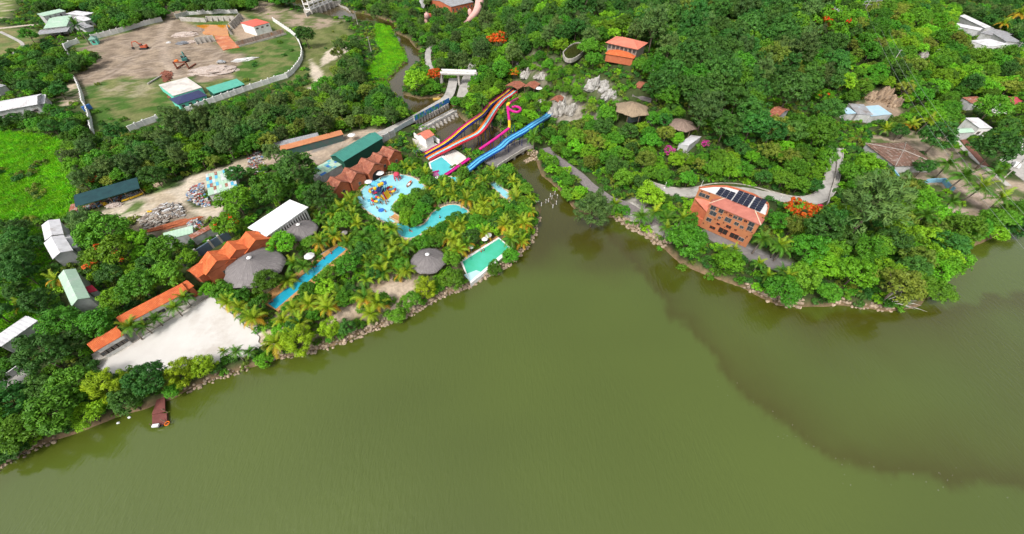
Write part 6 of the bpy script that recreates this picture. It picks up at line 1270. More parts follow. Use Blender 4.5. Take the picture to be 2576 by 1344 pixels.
for t, q, d, l in (('12', (1050, 715), 190, 'big coconut palm standing by the inlet mouth'), ('12', (1310, 830), 200, 'coconut palm at the grey paved yard'), ('12', (1440, 790), 200, 'coconut palm right of the paved yard'), ('12', (1560, 850), 170, 'coconut palm between the paved yard and the terracotta building'), ('12', (1700, 850), 190, 'coconut palm touching the terracotta building'), ('12', (1550, 960), 150, 'short coconut palm above the stone bank'), ('D', (1200, 560), 220, 'coconut palm at the right corner of the terracotta building'), ('D', (1420, 640), 210, 'coconut palm beside the reddish soil right of the terracotta building'), ('D', (850, 650), 160, 'coconut palm below the lakeside path'), ('D', (960, 660), 140, 'coconut palm beside the lakeside path bend'), ('D', (1190, 780), 150, 'coconut palm between the lakeside path and the water'), ('D', (1290, 890), 170, 'coconut palm low on the right bank'), ('D', (1470, 950), 200, 'lowest coconut palm on the right bank'), ('D', (1400, 860), 160, 'coconut palm above the lowest bank palm'),
                   ('Z1', (895, 395), 170, 'coconut palm left of the rainbow slides'), ('Z1', (1130, 610), 170, 'coconut palm between the rainbow slides and the tube slide'), ('Z1', (1555, 870), 220, 'coconut palm beside the inlet bridge'), ('Z1', (60, 1000), 160, 'coconut palm at the lower end of the rainbow slides'), ('13', (1810, 310), 220, 'coconut palm below the yellow green clipped tree'), ('13', (1960, 420), 260, 'large coconut palm on the sandy right bank'), ('13', (2120, 540), 260, 'coconut palm beside the sandy clearing'), ('13', (2320, 680), 230, 'coconut palm nearest the right shore'), ('13', (2230, 430), 200, 'coconut palm beside the long pale lane'), ('13', (1830, 680), 200, 'coconut palm below the pale blue wall'), ('13', (1530, 840), 220, 'coconut palm left of the sandy clearing'), ('13', (1880, 840), 200, 'coconut palm at the lower edge of the sandy clearing'), ('13', (110, 1130), 220, 'coconut palm above the dark path end'),
                   ('03', (1440, 1250), 160, 'yellowish coconut palm below the quarry'), ('03', (1600, 1210), 160, 'second yellowish coconut palm below the quarry'), ('03', (2390, 240), 120, 'coconut palm at the upper right corner'), ('03', (2540, 130), 170, 'taller coconut palm at the upper right corner'), ('A', (2250, 870), 110, 'coconut palm at the lower edge of the sand lot'), ('A', (2390, 880), 150, 'middle of three palms at the lower edge of the sand lot'), ('A', (2500, 850), 140, 'rightmost of three palms at the lower edge of the sand lot'), ('00', (790, 290), 150, 'dark coconut palm beside the stepped white roofs')):
    palm_at(t, q, d, l, None, 4 if t in ('03', '00') else 3, 'dark' if t == '00' else ('gold' if t == '03' else 'green')); bucket(TREES[-1])
prep()
PARK = uv('F', (500, 700), (560, 690), (600, 745), (650, 740), (690, 720), (740, 640), (790, 560), (850, 480), (905, 440), (1000, 390), (1060, 400), (1090, 440), (1180, 400), (1290, 410), (1355, 510), (1345, 590), (1280, 660), (1190, 712), (1060, 770), (900, 850), (700, 905), (640, 890), (640, 830), (560, 780))
lab = {'palm': 'coconut palm with yellowing lower fronds in the water park grove', 'broad': 'green leafy tree among the water park palms', 'light': 'bright green leafy tree among the water park palms', 'dark': 'dark leafy tree among the water park palms'}
gr = {'palm': G_p, '*': 'leafy trees of the water park'}
fill(uv('Z2', (700, 600), (850, 430), (1000, 450), (1180, 400), (1200, 540), (1250, 560), (1560, 560), (1500, 640), (1420, 700), (1300, 800), (1240, 900), (1100, 960), (900, 950), (780, 860), (680, 740)), 2.8, [('broad', 3), ('dark', 1), ('light', 1)], (4.4, 6.0), 21, {'*': 'green leafy tree on the island inside the pools'}, {'*': 'trees on the pool island'}, open_ok=True, prox=.5)
fill(uv('Z2', (500, 60), (900, 30), (1250, 60), (1350, 200), (1250, 330), (1120, 340), (1000, 230), (800, 190), (500, 230)), 3.4, [('broad', 2), ('palm', 2)], (3.6, 5), 22, {'palm': 'coconut palm between the red pavilions and the splash pool', 'broad': 'leafy tree between the red pavilions and the splash pool'}, {'palm': 'palms above the round pool', '*': 'trees above the round pool'}, open_ok=True)
fill(uv('F', (1150, 430), (1200, 400), (1300, 420), (1345, 490), (1345, 530), (1290, 540), (1200, 500)), 3.6, [('broad', 3), ('palm', 2)], (4, 5.5), 23, {'palm': 'coconut palm near the inlet side of the water park', 'broad': 'leafy tree on the inlet side of the water park'}, {'palm': 'palms on the inlet side', '*': 'trees on the inlet side'}, open_ok=True)
n1 = fill(PARK, 2.55, [('palm', 10), ('broad', 2.6), ('light', .8), ('dark', .6)], (3.4, 5.4), 24, lab, gr, open_ok=True, pal=(.86, 1.2), prox=.40, clearf=.9, skip=uv('Z2', (690, 640), (860, 440), (1200, 400), (1300, 560), (1540, 560), (1420, 720), (1240, 920), (900, 970), (740, 860)))
fill(PARK, 2.2, [('light_bush', 2), ('broad_bush', 3)], (3.2, 5.0), 25, {'light_bush': 'bright low shrub between the water park palms', 'broad_bush': 'green low shrub between the water park palms'}, {'*': 'low shrubs of the palm grove'}, open_ok=True, prox=.30, clearf=.75, shore=.5)
fill(uv('02', (60, 560), (420, 560), (760, 740), (1050, 860), (1070, 1060), (860, 1120), (700, 1040), (540, 900), (380, 1010), (0, 830)), 2.7, [('broad_bush', 3), ('light_bush', 2), ('broad', 1)], (4, 6.5), 26, {'*': 'green shrub on the rocky slope above the blue slides', 'broad': 'small tree on the rocky slope above the blue slides'}, {'*': 'shrubs of the rocky slope'}, open_ok=True, prox=.4, clearf=.45)
fill(uv('F', (1650, 615), (1700, 655), (1800, 690), (1880, 715), (1870, 745), (1790, 715), (1690, 685), (1655, 640)), 2.2, [('light_bush', 2), ('broad_bush', 3)], (4.5, 7), 27, {'*': 'low shrub overhanging the right bank'}, {'*': 'shrubs overhanging the right bank'}, open_ok=True, prox=.32, clearf=.3, shore=1.3)
# ---- woods
dl = {'dark': 'tall dark tree in the dense wood on the hill', 'broad': 'green tree in the dense wood on the hill', 'feather': 'grey green feathery tree in the dense hill wood', 'light': 'light green tree in the dense wood on the hill', 'dry': 'olive tree in the dense wood on the hill'}
fill(uv('F', (1600, 30), (1750, -40), (2050, -40), (2110, 80), (2100, 330), (1960, 350), (1800, 330), (1690, 270), (1640, 190), (1610, 120)), 6.2, [('dark', 6), ('broad', 2), ('feather', 1), ('dry', .6)], (8.5, 13), 31, dl, {'*': 'trees of the hill wood'}, prox=.42)
fill(uv('F', (1230, -60), (1650, -60), (1640, 110), (1600, 140), (1530, 90), (1520, 170), (1440, 130), (1400, 170), (1300, 160), (1270, 195), (1190, 190), (1170, 60)), 5.4, [('broad', 4), ('light', 2), ('dark', 2), ('feather', 1)], (6, 10), 32, {'*': 'leafy tree on the slope above the slides'}, {'*': 'trees above the slides'}, prox=.45)
fill(uv('F', (2050, -60), (2440, -60), (2450, 60), (2600, 130), (2600, 260), (2450, 300), (2300, 330), (2200, 310), (2110, 330), (2110, 80)), 4.8, [('light', 4), ('broad', 4), ('dry', 1.2), ('dark', 1), ('light_bush', 1)], (5, 9.5), 33, {'*': 'bright green tree on the scrubby right hand hill', 'light_bush': 'bright green shrub on the scrubby right hand hill'}, {'*': 'trees of the scrubby hill', 'light_bush': 'shrubs of the scrubby hill'}, prox=.45)
fill(uv('F', (1340, 300), (1420, 240), (1560, 290), (1700, 260), (1800, 325), (1960, 345), (2090, 340), (2092, 420), (2070, 480), (1990, 497), (1900, 475), (1760, 468), (1670, 465), (1560, 450), (1440, 420), (1350, 350)), 4.2, [('broad', 4), ('light', 2.4), ('dry', 1), ('dark', 1.4), ('broad_bush', 1.5)], (4.5, 8), 34, {'*': 'leafy tree on the slope above the hill road', 'broad_bush': 'green shrub on the slope above the hill road'}, {'*': 'trees above the hill road', 'broad_bush': 'shrubs above the hill road'}, prox=.45)
fill(uv('F', (1330, 370), (1400, 410), (1560, 500), (1640, 480), (1740, 500), (1745, 590), (1600, 560), (1440, 550), (1400, 490), (1350, 440)), 3.6, [('light', 3), ('broad', 3), ('light_bush', 1)], (3.5, 5.5), 35, {'*': 'leafy tree along the inlet lane', 'light_bush': 'bright shrub along the inlet lane'}, {'*': 'trees along the inlet lane', 'light_bush': 'shrubs along the inlet lane'}, open_ok=True, shore=.8, prox=.45)
fill(uv('F', (1640, 600), (1750, 580), (1800, 610), (1900, 650), (2000, 690), (1980, 560), (1900, 570), (1930, 510), (2120, 520), (2110, 380), (2200, 390), (2330, 480), (2440, 560), (2600, 500), (2600, 575), (2470, 610), (2390, 690), (2330, 790), (2250, 802), (2000, 796), (1870, 745), (1690, 685)), 4.6, [('broad', 4), ('light', 2.0), ('dark', 2), ('dry', 1), ('light_bush', .6)], (5.5, 9.5), 36, {'*': 'leafy tree on the wooded right peninsula', 'light_bush': 'bright shrub on the wooded right peninsula'}, {'*': 'trees of the right peninsula', 'light_bush': 'shrubs of the right peninsula'}, shore=1.0, prox=.42)
fill(uv('F', (2200, 330), (2300, 290), (2440, 280), (2600, 260), (2600, 420), (2480, 400), (2330, 330)), 5.0, [('broad', 3), ('dark', 2), ('palm', 2)], (5, 7.5), 37, {'*': 'green tree among the right hand village houses', 'palm': 'coconut palm among the right hand village houses'}, {'*': 'trees of the right village', 'palm': 'palms of the right village'}, prox=.5, open_ok=True)
fill(uv('F', (2380, -60), (2650, -60), (2650, 140), (2500, 100), (2420, 50)), 5.0, [('broad', 3), ('dark', 3), ('feather', 1)], (6, 9), 38, {'*': 'tree behind the upper right tin roofs'}, {'*': 'trees of the upper right corner'}, prox=.45)
fill(uv('F', (20, -60), (900, -60), (790, -5), (700, 8), (600, 18), (430, 32), (415, 50), (250, 92), (212, 80), (215, 15), (100, 25)), 5.2, [('broad', 4), ('light', 2), ('dark', 2)], (6, 9), 39, {'*': 'green tree in the belt behind the dirt lot'}, {'*': 'trees behind the dirt lot'}, prox=.45)
fill(uv('F', (-40, 160), (60, 118), (170, 118), (250, 150), (240, 172), (185, 185), (165, 235), (130, 245), (60, 245), (-40, 215)), 4.2, [('broad', 3), ('dark', 3), ('light', 2), ('broad_bush', 3)], (4.5, 7.5), 40, {'*': 'tree in the thicket left of the dirt lot', 'broad_bush': 'shrub in the thicket left of the dirt lot'}, {'*': 'thicket left of the dirt lot', 'broad_bush': 'shrubs left of the dirt lot'}, prox=.45)
fill(uv('F', (-40, 290), (100, 262), (150, 265), (235, 280), (240, 345), (150, 345), (70, 330), (-40, 330)), 4.2, [('broad', 3), ('dark', 2), ('broad_bush', 3)], (4, 6.5), 41, {'*': 'tree between the long barn and the green field', 'broad_bush': 'shrub between the long barn and the green field'}, {'*': 'trees by the long barn', 'broad_bush': 'shrubs by the long barn'}, prox=.45)
fill(uv('F', (150, 345), (240, 345), (330, 330), (410, 300), (480, 283), (560, 262), (700, 232), (790, 215), (840, 190), (850, 110), (880, 90), (905, 120), (905, 190), (930, 225), (1000, 250), (1025, 275), (960, 325), (850, 335), (700, 372), (560, 422), (440, 455), (250, 492), (200, 470), (165, 390)), 4.0, [('feather', 3.5), ('broad', 2.5), ('dark', 2), ('light', 1), ('dry', 1.2), ('broad_bush', 1.5)], (4.5, 7.5), 42, {'*': 'tree in the long grey green belt below the white walls', 'broad_bush': 'shrub in the long grey green belt'}, {'*': 'trees of the long belt', 'broad_bush': 'shrubs of the long belt'}, prox=.42, shore=-1.0)
fill(uv('F', (860, -60), (1300, -60), (1260, 60), (1240, 190), (1160, 200), (1100, 165), (1062, 100), (980, 62), (900, 25)), 4.6, [('broad', 3), ('dark', 2), ('feather', 1.5), ('light', 1)], (4.5, 7.5), 43, {'*': 'green tree on the far bank of the creek'}, {'*': 'trees beyond the creek'}, prox=.45, shore=-.3)
fill(uv('F', (1020, 180), (1085, 170), (1110, 220), (1060, 250), (1025, 240)), 3.4, [('bamboo', 1), ('broad', 2)], (4, 5.5), 44, {'*': 'leafy tree in the creek bend beside the bamboo'}, {'*': 'trees in the creek bend'}, prox=.45, shore=.5)
fill(uv('F', (1150, 200), (1210, 170), (1270, 200), (1240, 260), (1190, 310), (1150, 290), (1140, 260)), 3.6, [('broad', 3), ('light', 2)], (4, 6), 45, {'*': 'leafy tree left of the rainbow slides'}, {'*': 'trees left of the rainbow slides'}, prox=.45, shore=.3)
fill(uv('F', (1265, 240), (1330, 215), (1400, 250), (1380, 300), (1330, 310), (1290, 330), (1270, 300)), 3.4, [('broad', 3), ('light', 2)], (3.6, 5.5), 46, {'*': 'leafy tree between the tube slide and the blue slides'}, {'*': 'trees between the slides'}, prox=.45, shore=.3)
fill(uv('F', (170, 560), (330, 555), (380, 620), (480, 645), (560, 560), (640, 500), (800, 400), (800, 470), (740, 500), (640, 565), (470, 660), (470, 700), (380, 740), (300, 790), (290, 850), (240, 900), (250, 945), (440, 905), (640, 890), (690, 905), (560, 945), (460, 990), (400, 1015), (300, 1060), (150, 1105), (60, 1140), (-40, 1170), (-40, 960), (60, 940), (110, 790), (200, 785), (230, 720), (190, 640)), 4.4, [('broad', 4), ('dark', 3), ('light', 1.5)], (5, 8), 47, {'*': 'leafy tree in the shady belt behind the near shore'}, {'*': 'trees of the near left shore'}, prox=.45, shore=.4)
fill(uv('F', (-40, 545), (110, 560), (140, 690), (160, 760), (90, 800), (110, 900), (60, 950), (-40, 960)), 4.2, [('dark', 3), ('palm', 2), ('broad_bush', 2)], (4.5, 7), 48, {'dark': 'dark tree by the white roofs at the left edge', 'palm': 'coconut palm by the white roofs at the left edge', 'broad_bush': 'shrub by the white roofs at the left edge'}, {'dark': 'trees at the left edge', 'palm': 'palms at the left edge', 'broad_bush': 'shrubs at the left edge'}, prox=.5)
fill(uv('Z4', (480, 1300), (940, 1140), (1600, 920), (1900, 760), (2000, 900), (1700, 1100), (1300, 1200), (700, 1344)), 3.4, [('broad_bush', 3), ('dark_bush', 3)], (4, 6), 49, {'*': 'low shrub below the curved white wall'}, {'*': 'shrubs below the curved wall'}, prox=.5)
# the largest in view become trees of their own; the small far ones join the far wood
CAP = 280
for k, v in PEND.items():
    v.sort()
    for i, (_, x, y, z, sc, lb, g) in enumerate(v):
        if i < CAP and -_ > 5.5: o_ = tree(k, (x, y), sc, lb, g, 'shrub' if 'bush' in k else 'tree'); o_['_auto'] = 1; TREES.pop(); COUNT[k] = COUNT.get(k, 0)+1
        else: STUFF.setdefault(k, []).append((x, y, z-.1, sc))
for k, v in STUFF.items(): print('stuff', k, len(v))
print('trees', COUNT)
# ---- what nobody could count: the far wood beyond the individual trees, undergrowth and tall grass
ms = []; rows = []; rr_ = random.Random(5)
for k, v in STUFF.items():
    base = len(ms); ms += [a[0] for a in SPEC[k]['v']]
    for x, y, z, s in v: rows.append((x, y, z, s, rr_.uniform(0, 6.28), base+rr_.randrange(len(SPEC[k]['v']))))
if rows: scatter('distant_wood', 'unbroken mass of trees filling the far slopes', rows, ms)
ub = [crown('undergrowth', 900+i, LM[k], rad=(1.3, 1.3, .8), cz=.4, nc=14, per=22, leaf=.24, cr=(.3, .5), low=-.1)[0] for i, k in enumerate(('broad', 'dark', 'light', 'dry', 'broad'))]
rows = []; UNDER = uv('F', (-60, -120), (2635, -120), (2635, 620), (2380, 700), (2250, 790), (1900, 740), (1640, 620), (1540, 560), (1440, 550), (1360, 430), (1350, 590), (1180, 715), (700, 905), (460, 990), (0, 1180), (-60, 1190))
for x, y in cells(UNDER, 2.5, 61):
    d = math.hypot(x, y)
    if wdist(x, y) > .2 or blocked(x, y, 0): continue
    c = soil(x, y)
    if c[0] > .135 and wdist(x, y) < -2: continue
    if .088 < c[1] < .17 and c[2] > .017 and rr_.random() < .93 and wdist(x, y) < -2: continue
    u, v = proj((x, y, hz(x, y)))
    if not inpoly(UNDER, u, v) or hits(u, v-3): continue
    if d > 240 and rr_.random() < .45: continue
    lush = c[1] > .13
    pt = lush and float(wob(x, y, 16, off=19)) > .62
    if lush and not pt and rr_.random() < .75: continue
    rows.append((x, y, hz(x, y)-.1, rr_.uniform(.6, 1.25)*(.5 if lush and not pt else 1), rr_.uniform(0, 6.28), rr_.choice((1, 3, 3, 1) if pt else (2, 2, 4) if lush else (0, 1, 1, 2, 3, 4))))
print('undergrowth', len(rows)); scatter('undergrowth', 'low shrubs and weeds covering the ground between trees', rows, ub)
gt = []
for i, k in enumerate(('light', 'broad')):
    b = np.random.RandomState(70+i); n = 60; p = np.stack([b.uniform(-.9, .9, n), b.uniform(-.9, .9, n), b.uniform(.1, .3, n)], 1); gt.append(leaf_mesh('grass', p, b.normal(size=(n, 3))*np.array((1, 1, .35)), b.uniform(.18, .42, n), .30, b.uniform(0, 1, n), leaf_mat('field grass %d' % i, (.14, .42, .010) if i == 0 else (.10, .31, .010), .3), 80+i, np.tile(np.array((0, 0, 1.)), (n, 1))+b.normal(size=(n, 3))*.35))
rows = []
for poly in (uv('F', (-60, 320), (150, 345), (175, 420), (195, 500), (180, 545), (70, 560), (-60, 565)), uv('F', (-60, 560), (110, 570), (140, 700), (90, 830), (-60, 850)), uv('Z5', (1150, 330), (1330, 640), (1375, 740), (1250, 850), (1130, 980), (1160, 1110), (950, 1000), (850, 850), (1050, 620), (950, 420), (1000, 262))):
    for x, y in cells(poly, 1.35, 63):
        if wdist(x, y) > .6 or soil(x, y)[1] < .09: continue
        u, v = proj((x, y, hz(x, y)))
        if inpoly(poly, u, v): rows.append((x, y, max(hz(x, y), 0)-.03, rr_.uniform(.7, 1.5), rr_.uniform(0, 6.28), 0 if rr_.random() < .6+.5*float(wob(x, y, 11, off=21)) else 1))
print('grass', len(rows)); scatter('field_grass', 'tall bright green grass of the field and creek bank', rows, gt)
# ================================================================== stone revetments along the water
def lump(seed, n=10, m=7, r=(.5, .5, .4), rough=.18, freq=1.0):
    rs = np.random.RandomState(seed); ph = rs.uniform(0, 6.28, (5, 3)); fr = rs.uniform(1, 3, (5, 3))*freq; V = []; F = []
    def rad(d): return 1+rough*sum(math.sin(fr[i, 0]*d[0]*2+ph[i, 0])*math.sin(fr[i, 1]*d[1]*2+ph[i, 1]+fr[i, 2]*d[2]*2) for i in range(5))*.6
    V.append((0, 0, -r[2]))
    for j in range(1, m):
        t = math.pi*j/m-math.pi/2
        for k in range(n):
            a = 2*math.pi*(k+.5*(j % 2))/n; d = (math.cos(t)*math.cos(a), math.cos(t)*math.sin(a), math.sin(t)); q = rad(d); V.append((d[0]*r[0]*q, d[1]*r[1]*q, d[2]*r[2]*q))
    V.append((0, 0, r[2]*rad((0, 0, 1))))
    for k in range(n): F.append((0, 1+(k+1) % n, 1+k))
    for j in range(m-2):
        for k in range(n): a = 1+j*n; F.append((a+k, a+(k+1) % n, a+n+(k+1) % n, a+n+k))
    a = 1+(m-2)*n
    for k in range(n): F.append((a+k, a+(k+1) % n, len(V)-1))
    return V, F
STN = [MB().mesh(*lump(i, 6, 4, (.5, .42, .36), .25)).me('stone', M_stone) for i in range(6)]
def revet(label, t, pts, seed, rows=3, step=.8, size=(.75, 1.2), cap=290):
    P = [zp(q, .3) for q in uv(t, *pts)]; root = thing('stone_revetment', label, 'revetment', P[0]); r = random.Random(seed); spots = []
    for a, b in zip(P[:-1], P[1:]):
        d = b-a; L_ = d.length; d.normalize(); n = Vector((-d.y, d.x, 0))
        if wdist(*(a+d*L_/2+n*2)[:2]) > wdist(*(a+d*L_/2-n*2)[:2]): n = -n
        for row in range(rows):
            x = r.uniform(0, step)
            while x < L_:
                p = a+d*x; off = 0
                while off < 4 and wdist(p.x+n.x*off, p.y+n.y*off) > .3: off += .25
                while off > -4 and wdist(p.x+n.x*off, p.y+n.y*off) < -.2: off -= .25
                c = p+n*(off+row*.62+r.uniform(-.15, .15)); spots.append((c.x, c.y, max(hz(c.x, c.y), -.1)+.12+r.uniform(-.05, .1), r.uniform(*size))); x += step*r.uniform(.8, 1.2)
    spots.sort(key=lambda s: -s[3]*pxm(s)); extra = MB()
    for i, (x, y, z, s) in enumerate(spots):
        if i < cap: inst('stone', STN[i % 6], root, (x-P[0].x, y-P[0].y, z-P[0].z), (r.uniform(-.4, .4), r.uniform(-.4, .4), r.uniform(0, 6.28)), (s, s*r.uniform(.8, 1.1), s*r.uniform(.8, 1.1)))
        else:
            V, F = lump(i % 6, 6, 4, (.5, .42, .36), .25); ca, sa = math.cos(i), math.sin(i); extra.mesh([(x-P[0].x+(v[0]*ca-v[1]*sa)*s, y-P[0].y+(v[0]*sa+v[1]*ca)*s, z-P[0].z+v[2]*s) for v in V], F)
    if extra.v: tag(extra.build('stone_fill', M_stone, root), kind='stuff')
    return root
revet('tan stone bank along the palm grove of the water park', 'C', [(150, 1220), (500, 1155), (740, 1080), (1000, 980), (1350, 830), (1600, 730), (1800, 600), (2140, 470), (2575, 232)], 1, 3, .78, (.5, 1.4))
revet('tan stone bank curving round the inlet side of the water park', '12', [(0, 1288), (180, 1100), (250, 930), (285, 840)], 2, 2, .9)
revet('tan stone bank below the paved yard right of the inlet', '12', [(1000, 850), (1150, 955), (1400, 1075), (1530, 1165)], 3, 3, .9, (.9, 1.5))
revet('tan stone bank low on the right peninsula', 'D', [(1040, 1015), (1200, 1112), (1400, 1203), (1650, 1230)], 4, 3, .85, (.8, 1.3))
revet('pale stones at the tip of the right peninsula', 'D', [(1950, 1215), (2130, 1230), (2300, 1235), (2560, 1255)], 5, 2, .95)
revet('tan stone bank right of the pontoon jetty', 'B', [(1850, 195), (2000, 132), (2300, 22), (2500, -50)], 6, 2, .75, (.6, 1.0))
revet('scattered shore stones at the lower left edge', 'B', [(-40, 980), (150, 880), (330, 772), (560, 672)], 7, 2, .9, (.5, 1.0))
revet('pale stone pile at the end of the inlet bridge', '12', [(60, 225), (150, 190), (215, 245), (235, 290)], 8, 3, .8, (.8, 1.3))
# ring of boulders round the pools
def ring(label, t, pts, seed, size=(.8, 1.3), step=.95):
    P = smooth_path(gps(t, *pts), step); root = thing('boulder_edge', label, 'boulders', P[0]); r = random.Random(seed)
    for i, p in enumerate(P): s = r.uniform(*size); inst('stone', STN[i % 6], root, (p.x-P[0].x, p.y-P[0].y, hz(p.x, p.y)-P[0].z+.3), (r.uniform(-.3, .3), 0, r.uniform(0, 6.28)), (s,)*3)
ring('boulder rim along the upper edge of the round pool', 'Z2', [(220, 410), (320, 330), (440, 275), (560, 225), (700, 200), (830, 200), (980, 230), (1080, 280), (1160, 340)], 1)
ring('dark boulder rim above the right end of the river pool', 'Z2', [(1420, 715), (1500, 680), (1580, 662), (1680, 660), (1760, 690)], 2, (1.0, 1.5))
ring('pale boulder rim on the island side of the river pool', 'Z2', [(850, 955), (960, 985), (1080, 985), (1170, 955), (1230, 900)], 3, (.6, 1.0))
# ================================================================== rock faces and boulders
def rock(label, t, q, dims, seed, rz=0.0, m=None, sink=.35, name='rock_outcrop', fr=.9):
    p = gp(uv(t, q)[0]); r = random.Random(seed); b = MB(); dx, dy, dz = dims
    for k in range(26):
        a_, f = r.uniform(0, 6.28), r.random()**.6; x, y = dx*f*math.cos(a_)*.85, dy*f*math.sin(a_)*.85; h = dz*(1.15-f*.8)*r.uniform(.6, 1.1); w = min(dx, dy)*r.uniform(.22, .5)
        V, F = lump(seed*40+k, 6, 5, (w, w*r.uniform(.6, 1.1), h), .2, 1.4); ca, sa = math.cos(a_*3), math.sin(a_*3); b.mesh([(x+vx*ca-vy*sa+.12*vz, y+vx*sa+vy*ca, vz+h*.25) for vx, vy, vz in V], F)
    o = b.build(name, m or M_rock); o.location = (p.x, p.y, hz(p.x, p.y)-.3); o.rotation_euler = (0, 0, rz); return tag(o, label, 'rock')
M_rockw = mat('pale quartz rock', (.46, .445, .42), (.27, .255, .23), scale=.7, bump=1.0, bscale=2.5, c3=(.20, .18, .15), s3=.6)
M_rockb = mat('brown quarry rock', (.38, .28, .19), (.21, .14, .09), scale=.6, bump=1.0, bscale=2.2, c3=(.12, .09, .07), s3=.5, stretch=(0, (1.6, 1.6, .3)))
for a in [('pale grey rock shelf behind the slide huts', '02', (150, 760), (4.5, 3.0, 2.6), 1, .4), ('furrowed grey rock ridge right of the slide huts', '02', (300, 775), (4.0, 2.6, 2.2), 2, .2), ('white quartz rock face above the thatched hall', '02', (840, 880), (6.0, 4.0, 4.0), 3, -.5, M_rockw), ('lower end of the white quartz rock face', '02', (980, 980), (3.6, 2.6, 3.0), 4, -.4, M_rockw), ('white flat slab at the top of the quartz face', '02', (930, 840), (4.2, 2.2, 1.4), 5, .1, M_rockw),
          ('grey cliff below the blue slide hut', '02', (500, 1120), (3.6, 3.4, 5.0), 6, .3), ('pale boulder field right of the blue slides', '02', (610, 1120), (4.0, 3.0, 3.0), 7, .9), ('grey cliff between the blue slides and the trees', '02', (410, 1160), (3.2, 3.0, 4.0), 8, .1), ('dark grey rock wall under the tube slide', '02', (290, 1090), (3.5, 3.0, 4.0), 9, .5), ('rounded boulder beside the tan thatched hall', '02', (1390, 1225), (1.8, 1.6, 2.0), 10),
          ('brown quarry rock face above the pale blue sheet roof', '03', (1120, 1010), (8.0, 4.0, 5.0), 11, .05, M_rockb), ('tumbled brown rocks right of the quarry face', '03', (1270, 1060), (4.0, 3.0, 3.2), 12, .5, M_rockb), ('brown rock gully above the quarry', '03', (1420, 850), (5.0, 3.5, 3.0), 13, 1.0, M_rockb), ('lone grey boulder among bushes on the right hill', '03', (1560, 570), (3.4, 2.6, 2.8), 14, .4), ('piled boulders high on the wooded hill', '03', (130, 170), (5.0, 4.0, 4.0), 15, .2), ('pale split boulder below the hilltop pile', '03', (200, 215), (3.5, 3.0, 3.5), 16, .9, M_rockw),
          ('stone ledge in bushes below the white lean-to', '12', (1740, 235), (2.4, 1.5, 1.5), 17, .3), ('pale stone slabs on the slope right of the white lean-to', '12', (2010, 320), (4.0, 1.6, 1.2), 18, -.4, M_rockw), ('grey rock under trees beside the park road', '01', (2380, 640), (3.6, 2.6, 2.6), 19, .5), ('small grey slope rock left of the hill tank', '02', (100, 640), (3.0, 2.2, 1.6), 20)]: rock(*a)
# ================================================================== heaps in the dirt lot and the yard
def heap(label, t, q, dims, seed, m, name='gravel_heap', cat='heap', rz=.2):
    p = gp(uv(t, q)[0]); V, F = lump(seed, 22, 14, dims, .16, 1.8); V = [(x, y, max(z, -.2)) for x, y, z in V]; o = MB().mesh(V, F).build(name, m, smooth=False); o.location = (p.x, p.y, hz(p.x, p.y)-.05); o.rotation_euler = (0, 0, rz); return tag(o, label, cat)
M_gr = mat('pale pink gravel', (.46, .38, .33), (.34, .27, .23), scale=1.5, bump=1.0, bscale=4, c3=(.55, .50, .46), s3=.8); M_gw = mat('white rubble', (.66, .65, .64), (.48, .47, .46), scale=1.5, bump=1.0, bscale=4); M_gg = mat('grey gravel', (.20, .21, .23), (.15, .155, .17), scale=1.5, bump=.8)
heap('widest pale rubble heap behind the teal roofed shed', 'Z4', (820, 760), (12, 7, 1.8), 1, M_gr, rz=.15); heap('long white rubble heap on the grass', 'Z4', (1205, 625), (7, 2.2, 1.1), 2, M_gw, rz=.5); heap('pinkish stone heap left of the buttressed wall', 'Z4', (460, 310), (8, 5, 1.6), 3, M_gr, rz=.1); heap('dark grey gravel heap', 'Z4', (430, 415), (4.2, 2.6, 1.0), 4, M_gg); heap('small pale sand heap next to the dark gravel', 'Z4', (515, 405), (3.2, 2.2, 1.0), 5, M_gr); heap('white stone lump on the dirt track', 'Z4', (245, 408), (1.4, 1.2, .7), 6, M_gw); heap('ring of brown spoil around the orange pond', 'Z4', (590, 250), (9, 4, 1.2), 7, mat('brown spoil', (.30, .23, .18), (.22, .17, .13), scale=1, bump=.8), rz=-.6)
heap('pale sand heap by the yellow bags', '10', (1570, 520), (2.2, 1.5, .9), 8, mat('sand heap', (.48, .37, .26), (.40, .30, .21))); heap('grey sand heap under the net shed edge', '10', (1150, 725), (2.6, 1.6, .8), 9, M_gr); heap('long orange earth strip beside the timber heap', '10', (1760, 920), (8.0, 1.5, .9), 10, mat('orange earth', (.40, .12, .05), (.30, .09, .04)), rz=.42)
